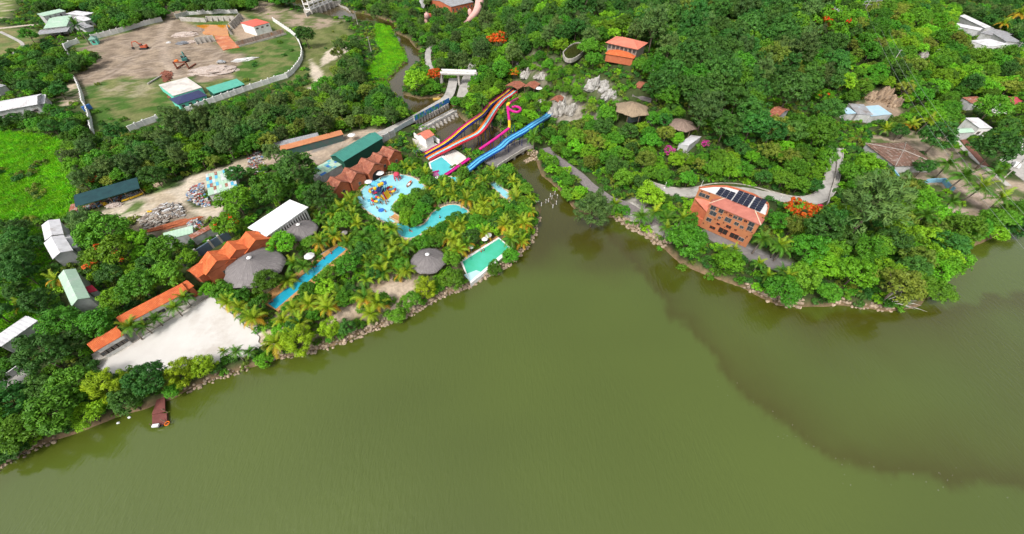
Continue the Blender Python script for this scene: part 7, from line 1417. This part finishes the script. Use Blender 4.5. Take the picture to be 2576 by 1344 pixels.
def scrap(label, t, poly, n, seed, cols, size=(.3, 1.3), hmax=1.4):
    P = gps(t, *poly); cx = sum(p.x for p in P)/len(P); cy = sum(p.y for p in P)/len(P); z0 = hz(cx, cy); r = random.Random(seed); b = MB(); i = 0
    x0, x1, y0, y1 = min(p.x for p in P), max(p.x for p in P), min(p.y for p in P), max(p.y for p in P); sp = max(x1-x0, y1-y0)/2
    while i < n:
        x, y = r.uniform(x0, x1), r.uniform(y0, y1)
        if not inpoly(P, x, y): continue
        h = hmax*max(0, 1-math.hypot(x-cx, y-cy)/sp)*r.random(); a, c, e = r.uniform(*size), r.uniform(*size)*.5, r.uniform(.05, .35)
        M_ = Matrix.Rotation(r.uniform(0, 6.28), 3, 'Z') @ Matrix.Rotation(r.uniform(-.5, .5), 3, 'X'); V = [M_ @ Vector((sx*a/2, sy*c/2, sz*e/2)) for sz in (-1, 1) for sx, sy in ((-1, -1), (1, -1), (1, 1), (-1, 1))]
        b.mesh([(v.x+x-cx, v.y+y-cy, v.z+h+.15+hz(x, y)-z0) for v in V], [(3, 2, 1, 0), (4, 5, 6, 7), (0, 1, 5, 4), (1, 2, 6, 5), (2, 3, 7, 6), (3, 0, 4, 7)], r.randrange(len(cols))); i += 1
    o = b.build('scrap_heap', cols); o.location = (cx, cy, z0); tag(o, label, kind='stuff'); return o
SC_C = [mat('scrap white', (.60, .60, .60)), mat('scrap grey', (.30, .29, .28)), mat('scrap brown', (.22, .14, .10)), mat('scrap blue', (.12, .25, .42)), mat('scrap pale', (.48, .45, .40)), mat('scrap red', (.35, .08, .06))]; SC_W = [mat('old timber', (.33, .27, .22)), mat('old timber dark', (.20, .16, .13)), mat('scrap pale', (.48, .45, .40))]
scrap('crescent of white and grey scrap beside the rusty patched shed', '10', [(1940, 530), (2040, 500), (2060, 600), (2110, 680), (2130, 730), (2040, 745), (1920, 690), (1880, 620)], 420, 1, SC_C); scrap('long heap of old timber and rubble in the sandy yard', '10', [(1490, 800), (1640, 720), (1780, 705), (1850, 790), (1840, 830), (1640, 880), (1540, 860)], 420, 2, SC_W+SC_C[:2], (.4, 2.0)); scrap('grey junk beside the orange earth strip', '10', [(1880, 900), (1960, 860), (2060, 930), (2040, 975), (1920, 960)], 140, 3, SC_C); scrap('timber litter by the shady shrubs', '10', [(1380, 850), (1500, 820), (1700, 900), (1640, 960), (1450, 960)], 160, 4, SC_W, (.4, 1.8)); scrap('scrap around the tree at the stall row end', '11', [(-60, 200), (40, 180), (120, 380), (30, 480), (-80, 400)], 160, 5, SC_C); scrap('stored goods in front of the orange stall row', '11', [(290, 205), (880, 40), (890, 60), (300, 225)], 160, 6, [M_navy, M_mag, mat('goods teal', (.03, .25, .22)), mat('goods grey', (.3, .3, .3)), M_blu], (.4, 1.0), .3); scrap('rusty steel bundles beside the white terrace', '00', [(1630, 730), (1700, 725), (1720, 810), (1640, 830)], 60, 7, [mat('rusty steel', (.22, .08, .05))], (1.0, 4.0), .4); scrap('rusty steel sheets left of the navy roof', '00', [(1650, 900), (1690, 890), (1740, 970), (1710, 985)], 30, 8, [mat('rusty steel', (.22, .08, .05))], (1.0, 3.0), .3); scrap('goods and clutter along the net shed', '10', [(780, 760), (1400, 580), (1440, 610), (800, 800)], 200, 9, SC_C, (.3, 1.0), .3)
yp = [p+Vector((0, 0, .3)) for p in gps('10', (1230, 690), (1350, 650), (1440, 615))]; yo = thing('yellow_pipes', 'yellow pipes lying along the front of the net shed', 'pipes', yp[0])
for k in range(3): MB().tube([p-yp[0]+Vector((0, .35*k, .1*(k % 2))) for p in yp], .22, 6).build('pipe', M_yel, yo)
for q, l in (((1475, 540), 'upper yellow sack stack right of the net shed'), ((1480, 580), 'lower yellow sack stack right of the net shed'), ((1060, 720), 'yellow sacks under the net shed'), ((1525, 805), 'yellow sacks on the timber heap')):
    g = gp(uv('10', q)[0]); so = thing('sack_stack', l, 'sacks', g); sm = MB().mesh(*lump(3, 8, 6, (.55, .35, .25), .1)).me('sack', M_yel)
    for k in range(5): inst('sack', sm, so, ((k % 3)*.7-.7, (k//3)*.2, .25+.42*(k//3)), (0, 0, k))
# ================================================================== machines
def excavator(label, t, q, rz, body, s=1.0):
    g = gp(uv(t, q)[0]); e = thing('excavator', label, 'excavator', g, rz); e.scale = (s, s, s); dk = mat('track rubber', (.04, .04, .04))
    for y in (-1.15, 1.15):
        pr = [(-1.9, .1), (-1.6, 0), (1.6, 0), (1.9, .1), (2.05, .45), (1.8, .85), (-1.8, .85), (-2.05, .45)]; b = MB(); b.mesh([(x, y-.3, z) for x, z in pr]+[(x, y+.3, z) for x, z in pr], [tuple(range(8)), tuple(range(15, 7, -1))]+[(i, i+8, (i+1) % 8+8, (i+1) % 8) for i in range(8)]); b.build('track', dk, e)
    MB().box((-.5, 0, 1.35), (3.0, 2.4, .8)).box((-1.6, 0, 1.9), (.9, 2.3, .5), taper=.9).build('body', body, e); c = MB().box((.35, .75, 2.3), (1.3, .9, 1.4), taper=.92).build('cab', body, e); MB().box((.36, .75, 2.45), (1.36, .94, .7)).build('cab_window', M_glass, c)
    MB().tube([(.6, -.2, 1.7), (2.4, -.2, 4.1), (4.3, -.2, 3.7)], [.28, .3, .2], 6).build('boom', body, e); MB().tube([(4.3, -.2, 3.9), (5.6, -.2, 1.4)], [.2, .15], 6).build('stick', body, e); bk = [(5.3, 1.3), (6.0, 1.2), (6.1, .5), (5.6, .1), (5.0, .5)]; b = MB(); b.mesh([(x, -.7, z) for x, z in bk]+[(x, .3, z) for x, z in bk], [tuple(range(5)), tuple(range(9, 4, -1))]+[(i, i+5, (i+1) % 5+5, (i+1) % 5) for i in range(5)]); b.build('bucket', dk, e); return e
excavator('orange red excavator with arm stretched left on the dirt lot', '00', (1455, 495), R(190), mat('faded orange paint', (.50, .11, .05), rough=.5), 1.05); excavator('teal excavator parked behind the rusty frame', '00', (1870, 620), R(120), mat('teal machine paint', (.05, .20, .18), rough=.5), 1.0)
g = gp(uv('Z4', (430, 740))[0]); rf = thing('portal_gantry', 'rusty steel portal frame with an orange winch on the dirt lot', 'gantry', g); mr = mat('rusty steel', (.22, .08, .05))
for x in (-3.2, 3.2): MB().box((x, 0, 1.6), (.6, .6, 4.0)).build('post', mr, rf); MB().box((x, 3.2, .5), (.5, 7.0, .5)).build('skid', mr, rf)
MB().box((0, 0, 3.5), (7.0, .6, .6)).build('crossbeam', mr, rf); MB().lathe([(.9, 0), (1.1, .4), (.9, .9), (.2, 1.0)], 12, (-2.0, 1.0, 3.4)).build('winch', M_org, rf)
def car(label, t, q, rz, m):
    g = gp(uv(t, q)[0]); c = thing('parked_car', label, 'car', g, rz); pr = [(-2.1, .35), (2.1, .35), (2.15, .8), (1.2, .95), (.6, 1.5), (-1.2, 1.5), (-1.9, 1.0), (-2.15, .9)]; b = MB(); b.mesh([(x, -.85+(.12 if z > 1.2 else 0), z) for x, z in pr]+[(x, .85-(.12 if z > 1.2 else 0), z) for x, z in pr], [tuple(range(7, -1, -1)), tuple(range(8, 16))]+[((i+1) % 8, (i+1) % 8+8, i+8, i) for i in range(8)]); b.build('body', m, c)
    MB().box((-.3, 0, 1.2), (2.2, 1.66, .4), taper=.85).build('windows', M_glass, c); wm2 = MB().tube([(0, -.1, 0), (0, .1, 0)], .33, 12).me('wheel', mat('tyre', (.03, .03, .03)))
    for x in (-1.35, 1.35):
        for y in (-.8, .8): inst('wheel', wm2, c, (x, y, .33))
car('silver car parked beside the pale rubble heap', 'Z4', (915, 665), .15, mat('silver paint', (.45, .46, .47), rough=.3, metal=.3)); car('white car on the concrete street at the right edge', '13', (2480, 330), .9, mat('white paint', (.75, .75, .75), rough=.3))
wp = [p+Vector((0, 0, .5)) for p in gps('00', (1492, 855), (1635, 768))]; po = MB().tube([p-wp[0] for p in wp], .35, 8).build('white_pipe', M_conc); po.location = wp[0]; tag(po, 'long pale pipe lying beside rusty steel bundles', 'pipe')
bl_ = MB().box((0, 0, 1.2), (3.4, .5, 2.0), 1.2).build('blue_cloth', mat('blue cloth', (.06, .18, .50))); bl_.location = gp(uv('00', (895, 1110))[0]); tag(bl_, 'blue cloth hanging over the white wall', 'cloth')
bt_ = MB().lathe([(.6, 0), (.75, .1), (.75, 1.6), (.3, 1.9)], 12).build('water_tank', mat('tank blue', (.03, .05, .45))); bt_.location = gp(uv('00', (2435, 885))[0]); tag(bt_, 'deep blue water tank at the end of the teal roofed shed', 'tank')
# ================================================================== water park details
def parasol(label, t, q, r_, m, h=2.4):
    r_ *= .66
    g = gp(uv(t, q)[0], h); z = hz(g.x, g.y); p = thing('parasol', label, 'parasol', (g.x, g.y, z)); b = MB(); V = [(0, 0, h+.7)]+[(r_*math.cos(k*.785), r_*math.sin(k*.785), h) for k in range(8)]; slab(V, [(0, k+1, (k+1) % 8+1) for k in range(8)], .05).build('canopy', m, p); MB().tube([(0, 0, -.3), (0, 0, h+.6)], .05, 6).build('pole', M_steel, p); return p
M_can = mat('white canvas', (.74, .73, .71)); M_thp = mat('grey palm canopy', (.33, .30, .28))
for a in [('large white parasol between the arch and the round pool', '11', (1245, 398), 2.3, M_can), ('white parasol half under a tree above the round pool', '11', (1130, 485), 2.0, M_can), ('white parasol beside the lap pool deck', '11', (535, 1232), 2.2, M_can), ('grey palm leaf parasol in the gold palms', '11', (2312, 950), 2.0, M_thp), ('white parasol near the upper end of the green pool', '11', (2330, 1022), 1.9, M_can), ('white parasol just below the grey palm leaf one', '11', (2300, 1060), 1.5, M_can), ('white parasol left of the green pool deck', '11', (2160, 1140), 1.4, M_can), ('white parasol beside the slide hut', 'Z1', (1615, 240), 2.6, M_can), ('white parasol by the kiosk garden of the stall row', '11', (960, 15), 2.4, M_can), ('red parasol on the outer side of the road bend', '13', (530, 728), 1.5, mat('red canvas', (.55, .02, .06))), ('grey leaf parasol among palms below the round pool', '11', (885, 1000), 1.6, M_thp), ('white parasol by the magenta run-out basin', 'Z2', (1390, 268), 1.6, M_can), ('blue parasol on the inlet bridge', 'Z1', (1385, 985), 1.2, M_blu)]: parasol(*a)
CLEAR.clear()
def plat(z): return lambda q: zp(uv('Z2', q)[0], z)
wz = bpy.data.objects['round_pool'].location.z; c0 = zp(uv('Z2', (525, 530))[0], wz); ply = thing('play_structure', 'colourful water play structure with slides in the round pool', 'playground', c0)
b = MB()
for x in (-2.2, -.7, .8, 2.3):
    for y in (-1.6, 0, 1.6): b = MB().tube([(x, y, -.3), (x, y, 4.2+.5*math.sin(x*3+y))], .09, 6); b.build('post', M_blu if (x+y) % 2 > 1 else M_lblu, ply)
for x, y, z, sx, sy in ((-1.45, 0, 1.5, 1.7, 3.3), (.05, 0, 2.4, 1.6, 3.3), (1.55, 0, 1.5, 1.6, 3.3)): MB().box((x, y, z), (sx, sy, .14)).build('platform', M_navy, ply)
for x, y, z, m in ((-1.45, .8, 3.9, M_lblu), (.05, -.6, 4.6, M_lblu), (1.55, .8, 3.9, M_blu)): MB().lathe([(1.25, 0), (1.15, .15), (.5, .7), (.05, 1.1)], 8, (x, y, z)).build('canopy_roof', m, ply)
for q, z in (((500, 385), 5.2), ((540, 365), 5.6), ((430, 440), 4.6)): p = zp(uv('Z2', q)[0], wz+z)-c0; MB().lathe([(.1, -.5), (.45, -.4), (.6, .3), (.55, .35)], 10, p).build('tipping_bucket', M_yel, ply)
def psl(q0, z0, q1, z1, w, m, name='slide_chute'):
    a, b_ = zp(uv('Z2', q0)[0], wz+z0)-c0, zp(uv('Z2', q1)[0], wz+z1)-c0; P = smooth_path([a, a+(b_-a)*.35+Vector((0, 0, -.15)), a+(b_-a)*.75+Vector((0, 0, -.35)), b_], .5); MB().sweep(P, lane_sec(w), close=True).build(name, m, ply)
psl((590, 480), 2.4, (655, 575), .1, 1.9, M_yel); psl((555, 500), 2.4, (615, 600), .1, .8, M_red); psl((645, 480), 1.6, (690, 505), .1, .7, M_yel); psl((460, 540), 1.5, (320, 630), .1, .9, M_lblu); psl((450, 510), 2.2, (345, 475), .6, .9, M_red); psl((520, 545), 1.5, (575, 610), .1, .8, M_yel)
def loop(c, rx, z, cols, a0, n=6):
    for k in range(n):
        P = [zp(uv('Z2', (c[0]+rx*math.cos(a0+(k+f/4)*5.2/n), c[1]+rx*.62*math.sin(a0+(k+f/4)*5.2/n)))[0], wz+z-.35*(k+f/4)*z/4)-c0 for f in range(5)]; MB().tube(P, .4, 8).build('tube_ring', cols[k % len(cols)], ply, smooth=True)
loop((680, 450), 60, 2.2, [M_red, M_yel, M_lblu, M_red, M_yel], 3.4); loop((440, 600), 58, 2.0, [M_red, M_yel, M_lblu, M_yel], 4.6); loop((400, 470), 50, 1.6, [M_yel, M_org, M_red], 2.0, 4)
g = zp(uv('Z2', (780, 300))[0], wz); oc = thing('octopus_fountain', 'red octopus shaped fountain in the round pool', 'fountain', g)
MB().lathe([(.3, 1.5), (1.0, 1.7), (1.15, 2.1), (.8, 2.7), (.1, 2.9)], 14).build('head', mat('coral red', (.55, .06, .10)), oc, smooth=True)
for k in range(6): a = k*1.047; MB().tube([(.5*math.cos(a), .5*math.sin(a), 1.8), (1.1*math.cos(a), 1.1*math.sin(a), 1.2), (1.2*math.cos(a), 1.2*math.sin(a), -.3)], [.22, .17, .12], 6).build('tentacle', mat('coral red', (.55, .06, .10)), oc)
g = zp(uv('Z2', (955, 380))[0], wz+.1); fl = thing('canoe_slide', 'orange and white canoe shaped toy in the round pool', 'boat', g, 1.3); MB().mesh([(-2, 0, .5), (-1, -.5, .5), (1, -.5, .5), (2, 0, .6), (1, .5, .5), (-1, .5, .5), (-1.6, 0, -.1), (-.8, -.3, -.2), (.8, -.3, -.2), (1.6, 0, -.1), (.8, .3, -.2), (-.8, .3, -.2)], [(0, 1, 7, 6), (1, 2, 8, 7), (2, 3, 9, 8), (3, 4, 10, 9), (4, 5, 11, 10), (5, 0, 6, 11), (11, 10, 9, 8, 7, 6)]).build('hull', M_org, fl); MB().box((0, 0, .25), (1.4, .7, .25)).build('seat', M_whtp, fl)
g = zp(uv('Z2', (528, 775))[0], wz); ft = MB().lathe([(.5, .02), (.9, .1), (.95, .3), (.6, .4), (.35, .3)], 12).build('pool_float', M_blu); ft.location = g; tag(ft, 'blue round float in the round pool', 'float')
rb = gps('Z2', (745, 905), (815, 945)); isl = thing('pool_bridge', 'small tan footbridge between the round pool and the river pool', 'bridge', rb[0], math.atan2((rb[1]-rb[0]).y, (rb[1]-rb[0]).x)); MB().box((.9, 0, .6), ((rb[1]-rb[0]).length+2.4, 2.2, .3)).build('deck', M_tan, isl)
for y in (-1.05, 1.05): MB().box((.9, y, 1.0), ((rb[1]-rb[0]).length+2.4, .12, .6)).build('railing', M_cope, isl)
sheet('island_terrace', 'tan paved terrace on the pool island', 'Z2', [(980, 640), (1130, 560), (1250, 520), (1240, 620), (1380, 640), (1360, 740), (1200, 740), (1100, 700), (1000, 730)], M_tan); sheet('island_arc', 'curved tan seating arc on the pool island', 'Z2', [(930, 880), (1050, 895), (1170, 835), (1190, 860), (1070, 925), (930, 905)], M_tan, dz=.4)
# pontoon jetty, mooring posts
g = zp(uv('B', (1600, 460))[0], .55); pj = thing('pontoon_jetty', 'rust red pontoon jetty with a life ring on the near shore', 'jetty', g); M_rd = mat('rust red deck', (.20, .065, .055), (.15, .05, .042), scale=1.0)
A_ = [zp(q, .55)-g for q in uv('B', (1530, 400), (1675, 395), (1680, 495), (1530, 525))]; MB().prism(A_, -.9, 0).build('float_deck', M_rd, pj); B_ = [zp(q, .85)-g for q in uv('B', (1600, 200), (1655, 200), (1660, 375), (1525, 410))]
MB().mesh([(p.x, p.y, p.z) for p in B_]+[(p.x, p.y, p.z-.25) for p in B_], [(3, 2, 1, 0), (4, 5, 6, 7), (0, 1, 5, 4), (1, 2, 6, 5), (2, 3, 7, 6), (3, 0, 4, 7)]).build('gangway', M_rd, pj)
p = zp(uv('B', (1680, 498))[0], .7)-g; b = MB(); ncr = 14
b.tube([(p.x+.42*math.cos(k*6.283/ncr), p.y+.42*math.sin(k*6.283/ncr), p.z) for k in range(ncr+1)], .1, 6, cap=False); b.build('life_ring', M_org, pj); p = zp(uv('B', (1565, 520))[0], .8)-g; MB().box(p, (1.2, .6, .4), .15).build('white_box', M_whtp, pj)
for q in ((1600, 530), (1630, 520)): p = zp(uv('B', q)[0], .3)-g; MB().lathe([(.2, -.12), (.32, 0), (.2, .12)], 10, p).build('tyre_fender', mat('tyre', (.03, .03, .03)), pj)
for a_, b_2 in (((1500, 500), (1530, 525)), ((1620, 350), (1665, 375)), ((1610, 455), (1670, 485))): q0, q1 = [zp(q, 1.2)-g for q in uv('B', a_, b_2)]; MB().tube([q0, q1-Vector((0, 0, .8))], .07, 6).build('mooring_pole', M_wood, pj)
mp_ = zp(uv('12', (360, 700))[0], 0); fr_ = thing('pier_frame', 'unfinished pier of white posts and beams in the inlet', 'pier', mp_); T_ = [(295, 730), (340, 700), (365, 690), (400, 660), (385, 640), (430, 615), (455, 650), (445, 715), (410, 750)]; tp = []
for q in T_:
    p = zp(uv('12', q)[0], 0)-mp_; tp.append(p); MB().tube([(p.x, p.y, -1.6), (p.x, p.y, 1.5)], .10, 7).build('post', M_wwall, fr_)
for i, j in ((0, 1), (1, 2), (2, 3), (3, 5), (4, 5), (5, 6), (6, 7), (7, 8), (2, 8), (3, 7)): MB().tube([(tp[i].x, tp[i].y, .9), (tp[j].x, tp[j].y, .9)], .07, 5).build('beam', M_wood, fr_)
MB().box((tp[0].x-1.6, tp[0].y+1.0, 1.2), (1.6, .8, .15), .3).build('platform', M_wwall, fr_)
# ================================================================== power poles and wires
def pole(label, t, q, h, arms=2, rz=0.0):
    g = gp(uv(t, q)[0]); p = thing('power_pole', label, 'power pole', g, rz); MB().tube([(0, 0, -.5), (0, 0, h)], [.2, .13], 8).build('shaft', M_conc, p)
    for k in range(arms): MB().box((0, 0, h-.3-.9*k), (2.2, .14, .14)).build('crossarm', M_steel, p)
    return p
pole('grey pole with a short arm beside the creek bend near the sluice gate', '01', (1030, 272), 9, 1, .5); pole('grey pole with a short arm in the green belt', '01', (1165, 545), 9, 1, .5); pole('left pole of the pair at the right edge', '03', (2385, 630), 10, 3, -.6); pole('right pole of the pair at the right edge', '03', (2470, 620), 10, 3, -.6); pole('grey pole leaning out beside the right hand street', '13', (2350, 470), 9, 2, .8); pole('thin pole in the gully of the right hill', '03', (1170, 755), 11, 1, .3); pole('short pole behind the lone grey boulder', '03', (1650, 600), 5, 2, .2)
g = gp(uv('03', (895, 240))[0]); hf = thing('pole_frame', 'twin pole power frame with insulators on the wooded hill', 'power pole', g, .15)
for x in (0, 4.5): MB().tube([(x, 0, -.5), (x, 0, 11.5)], [.24, .16], 8).build('pole', M_conc, hf)
for z in (9.0, 10.6): MB().box((2.25, 0, z), (11, .22, .22)).build('crossbeam', M_steel, hf)
for k in range(6): MB().lathe([(.06, -.9), (.16, -.7), (.10, -.55), (.16, -.4), (.06, 0)], 8, (-2.6+k*1.9, 0, 9.0)).build('insulator', mat('brown insulator', (.16, .07, .05)), hf)
MB().tube([(-3.2, 0, 9), (.0, 0, 13.4)], .1, 6).build('lightning_rod', M_steel, hf)
for k in range(3):
    a = g+Vector((-1.5+k*3.5, 0, 9.0)); q = uv('F', (2640+k*22, 700-k*25))[0]; e = zp(q, 15); P = [a+(e-a)*f+Vector((0, 0, -5*4*f*(1-f))) for f in [i/24 for i in range(25)]]; w = MB().tube([p-a for p in P], .028, 4).build('power_cable', M_steel); w.location = a; tag(w, ['leftmost', 'middle', 'rightmost'][k]+' long cable from the twin pole frame over the right peninsula', 'cable')
for i, (t, q) in enumerate((('02', (2120, 515)), ('02', (2015, 900)), ('02', (2355, 1060)), ('12', (1555, 490)), ('12', (1925, 475)), ('13', (150, 630)))):
    g = gp(uv(t, q)[0], 2.5); z = hz(g.x, g.y); o = thing('garden_lamp', ['white globe lamp in the dark hollow of the hill wood', 'white globe lamp beside a tree trunk in the hill wood', 'white globe lamp near the red forest roof', 'white globe lamp above the hill road', 'white globe lamp below the white stone slabs', 'white globe lamp at the inside of the road bend'][i], 'lamp', (g.x, g.y, z)); MB().tube([(0, 0, -.3), (0, 0, 2.6)], .07, 6).build('pole', M_wwall, o); MB().mesh(*lump(1, 10, 8, (.35, .35, .35), 0)).build('globe', M_whtp, o)
g = zp(uv('01', (1820, 1000))[0], .1); yf = thing('work_raft', 'small yellow raft at the muddy creek bank', 'raft', g, .3); MB().box((0, 0, .2), (3.6, 1.8, .4)).build('deck', mat('yellow raft', (.55, .36, .08)), yf); MB().box((.6, .2, .7), (1.0, .8, .6)).build('crate', mat('tan crate', (.5, .36, .18)), yf)
for i, q in enumerate(((1300, 437), (1190, 492))): fb2 = MB().mesh(*lump(4+i, 8, 6, (.35, .25, .2), .1)).build('floating_bottle', M_whtp); fb2.location = zp(uv('B', q)[0], .05); tag(fb2, ['white float drifting near the jetty', 'white float drifting below the largest shore tree'][i], 'float')
dbr = MB(); rd_ = random.Random(31); PL = [zp(q) for q in plume[6:15]]
for a, b_2 in zip(PL[:-1], PL[1:]):
    for k in range(int((b_2-a).length*.9)):
        p = a+(b_2-a)*rd_.random(); s_ = rd_.uniform(.03, .09); ox_, oy_ = rd_.gauss(0, 1.5), rd_.gauss(0, 1.5); dbr.box((p.x+ox_, p.y+oy_, .02), (s_, s_*rd_.uniform(.5, 1.5), .05), rd_.uniform(0, 3))
tag(dbr.build('floating_debris', M_conc), 'pale flecks of debris floating along the silt plume edge', kind='stuff')
# ================================================================== bathers
def body(name, J, E, rad):
    me = bpy.data.meshes.new(name); me.from_pydata(J, E, []); o = bpy.data.objects.new(name, me); link(o); md = o.modifiers.new('s', 'SKIN')
    for i, r in enumerate(rad): me.skin_vertices[0].data[i].radius = (r, r)
    me.skin_vertices[0].data[0].use_root = True; o.modifiers.new('u', 'SUBSURF').levels = 1
    dg = bpy.context.evaluated_depsgraph_get(); m2 = bpy.data.meshes.new_from_object(o.evaluated_get(dg)); bpy.data.objects.remove(o); m2.name = name; m2.materials.clear(); m2.materials.append(SKIN[0]); return m2
SKIN = [mat('tanned skin', (.42, .24, .16)), mat('navy swimwear', (.02, .03, .09)), mat('red swimwear', (.42, .03, .04)), mat('dark swimwear', (.02, .02, .02))]; HAIR = mat('black hair', (.012, .01, .01))
E_ = [(0, 1), (1, 2), (2, 3), (3, 4), (2, 5), (5, 6), (6, 7), (2, 8), (8, 9), (9, 10), (0, 11), (11, 12), (12, 13), (0, 14), (14, 15), (15, 16), (13, 17), (16, 18)]
RD = [.15, .15, .14, .06, .11, .07, .05, .04, .07, .05, .04, .10, .07, .045, .10, .07, .045, .045, .045]
ST = [(0, 0, .95), (0, 0, 1.2), (0, 0, 1.42), (0, 0, 1.52), (0, 0, 1.64), (-.2, 0, 1.4), (-.28, .05, 1.12), (-.25, .25, .95), (.2, 0, 1.4), (.35, .05, 1.15), (.45, .25, 1.1), (-.1, 0, .85), (-.11, .02, .48), (-.11, 0, .08), (.1, 0, .85), (.12, -.02, .48), (.13, -.05, .08), (-.11, .14, .04), (.13, .1, .04)]
SW = [(0, 0, .1), (0, .25, .12), (0, .47, .14), (0, .57, .16), (0, .70, .2), (-.2, .46, .12), (-.4, .62, .06), (-.45, .88, .02), (.2, .46, .12), (.38, .3, .08), (.5, .1, .02), (-.1, -.1, .08), (-.14, -.48, .06), (-.12, -.85, .02), (.1, -.1, .08), (.16, -.46, .0), (.12, -.84, .04), (-.12, -1.0, 0), (.12, -1.0, 0)]
PB = [(body('body', ST, E_, RD), (0, .01, 1.70)), (body('body', SW, E_, RD), (0, .72, .26))]; HM = MB().mesh(*lump(2, 8, 6, (.115, .125, .09), .06)).me('hair', HAIR, True)
TR = [MB().lathe([(.14, -.16), (.19, -.12), (.19, .05), (.165, .1)], 10, (0, 0, .93)).me('swimwear', SKIN[1]), MB().box((0, -.06, .1), (.36, .3, .3), taper=.85).me('swimwear', SKIN[1])]
def person(label, t, q, pose, depth, rz, swim, z=None, group=None):
    p = zp(uv(t, q)[0], z if z is not None else wz); o = thing('person', label, 'person', (p.x, p.y, p.z-depth), rz, group); m = PB[pose]; inst('body', m[0], o); inst('hair', HM, o, m[1]); inst('swimwear', TR[pose], o, mat=SKIN[swim])
rp = random.Random(9)
for i, (q, l) in enumerate([((245, 590), 'bather standing at the left rim of the round pool'), ((255, 605), 'bather just below the one at the left rim of the round pool'), ((522, 302), 'bather near the upper rim of the round pool'), ((378, 700), 'left bather of a pair below the play structure'), ((412, 697), 'right bather of a pair below the play structure'), ((520, 660), 'bather directly under the yellow slides'), ((541, 682), 'bather close below the yellow slides'), ((600, 650), 'bather right of the yellow slides'), ((606, 684), 'bather standing towards the island below the slides'), ((470, 748), 'bather next to the blue float'), ((597, 800), 'lone bather near the lower rim of the round pool'), ((632, 648), 'bather nearest the island trees'), ((700, 545), 'bather right of the wide yellow slide'), ((505, 915), 'bather at the lower tip of the round pool')]): person(l, 'Z2', q, 0, .55, rp.uniform(0, 6), 1+i % 3)
zr = bpy.data.objects['lazy_river'].location.z
for i, (q, l) in enumerate([((965, 1093), 'left of two bathers in the river pool'), ((992, 1093), 'right of two bathers in the river pool'), ((1425, 890), 'swimmer alone in the right arm of the river pool')]): person(l, 'Z2', q, i % 2, .6 if i % 2 == 0 else .1, rp.uniform(0, 6), 1+i % 3, zr)
zl = bpy.data.objects['lap_pool'].location.z
for i, (q, l) in enumerate([((150, 630), 'bather at the near end of the lap pool'), ((170, 615), 'second bather at the near end of the lap pool'), ((350, 465), 'bather in the lower half of the lap pool'), ((320, 480), 'bather beside the deck in the lower half of the lap pool'), ((428, 385), 'bather in the middle of the lap pool'), ((605, 262), 'swimmer past the middle of the lap pool'), ((685, 190), 'bather in the upper half of the lap pool'), ((760, 135), 'bather near the far end of the lap pool')]): person(l, 'C', q, 1 if i == 5 else 0, .1 if i == 5 else .7, rp.uniform(0, 6), 1+i % 3, zl)
zq = bpy.data.objects['green_pool'].location.z
person('bather at the upper side of the green pool', 'C', (2265, 118), 0, .7, 1.0, 2, zq); person('second bather beside the upper rim of the green pool', 'C', (2290, 105), 0, .7, 2.0, 1, zq)
# ================================================================== finer tree labels from what stands next to them
lm = {}
for o in SC.objects:
    if o.parent is None and o.get('category') in ('house', 'building', 'hall', 'hut', 'shed', 'barn', 'pavilion', 'pool', 'bridge', 'sculpture', 'sluice gate', 'rock', 'weir', 'excavator', 'jetty', 'canopy'): lm.setdefault(o.name.split('.')[0], []).append(o)
SHORT = {k: (k.replace('_', ' '), v[0]) for k, v in lm.items() if len(v) == 1}
AD = {'broadleaf_tree': 'green leafy tree', 'dark_evergreen': 'dark green tree', 'bright_leafy_tree': 'bright green tree', 'feathery_tree': 'grey green feathery tree', 'olive_tree': 'olive coloured tree', 'bamboo_clump': 'yellow green bamboo', 'green_shrub': 'green shrub', 'dark_shrub': 'dark shrub', 'bright_shrub': 'bright green shrub', 'coconut_palm': 'coconut palm'}
used = {}
cand = []
for o in SC.objects:
    if o.parent is None and (o.get('_auto') or (o.name.startswith('coconut_palm') and o.get('group'))):
        u, v = proj(o.location)
        for k, (sn, b) in SHORT.items():
            dx, dy = o.location.x-b.location.x, o.location.y-b.location.y; d = math.hypot(dx, dy)
            if d < 45:
                bu, bv = proj(b.location); side = ('right of' if u > bu else 'left of') if abs(u-bu) > abs(v-bv) else ('behind' if v < bv else 'in front of'); cand.append((d, o.name, o, k, side, sn))
done = set()
for d, nm, o, k, side, sn in sorted(cand, key=lambda c: (c[0], c[1], c[3])):
    if nm in done: continue
    kd = o.name.split('.')[0]; key = (kd, k, side); n = used.get(key, 0)
    if n >= 4: continue
    used[key] = n+1; done.add(nm); o['label'] = '%s%s %s the %s' % (['nearest ', 'second nearest ', 'third nearest ', 'fourth nearest '][n], AD[kd], side, sn)
for o in SC.objects:
    for k in ('_auto', '_L', '_W', '_s'):
        if k in o: del o[k]
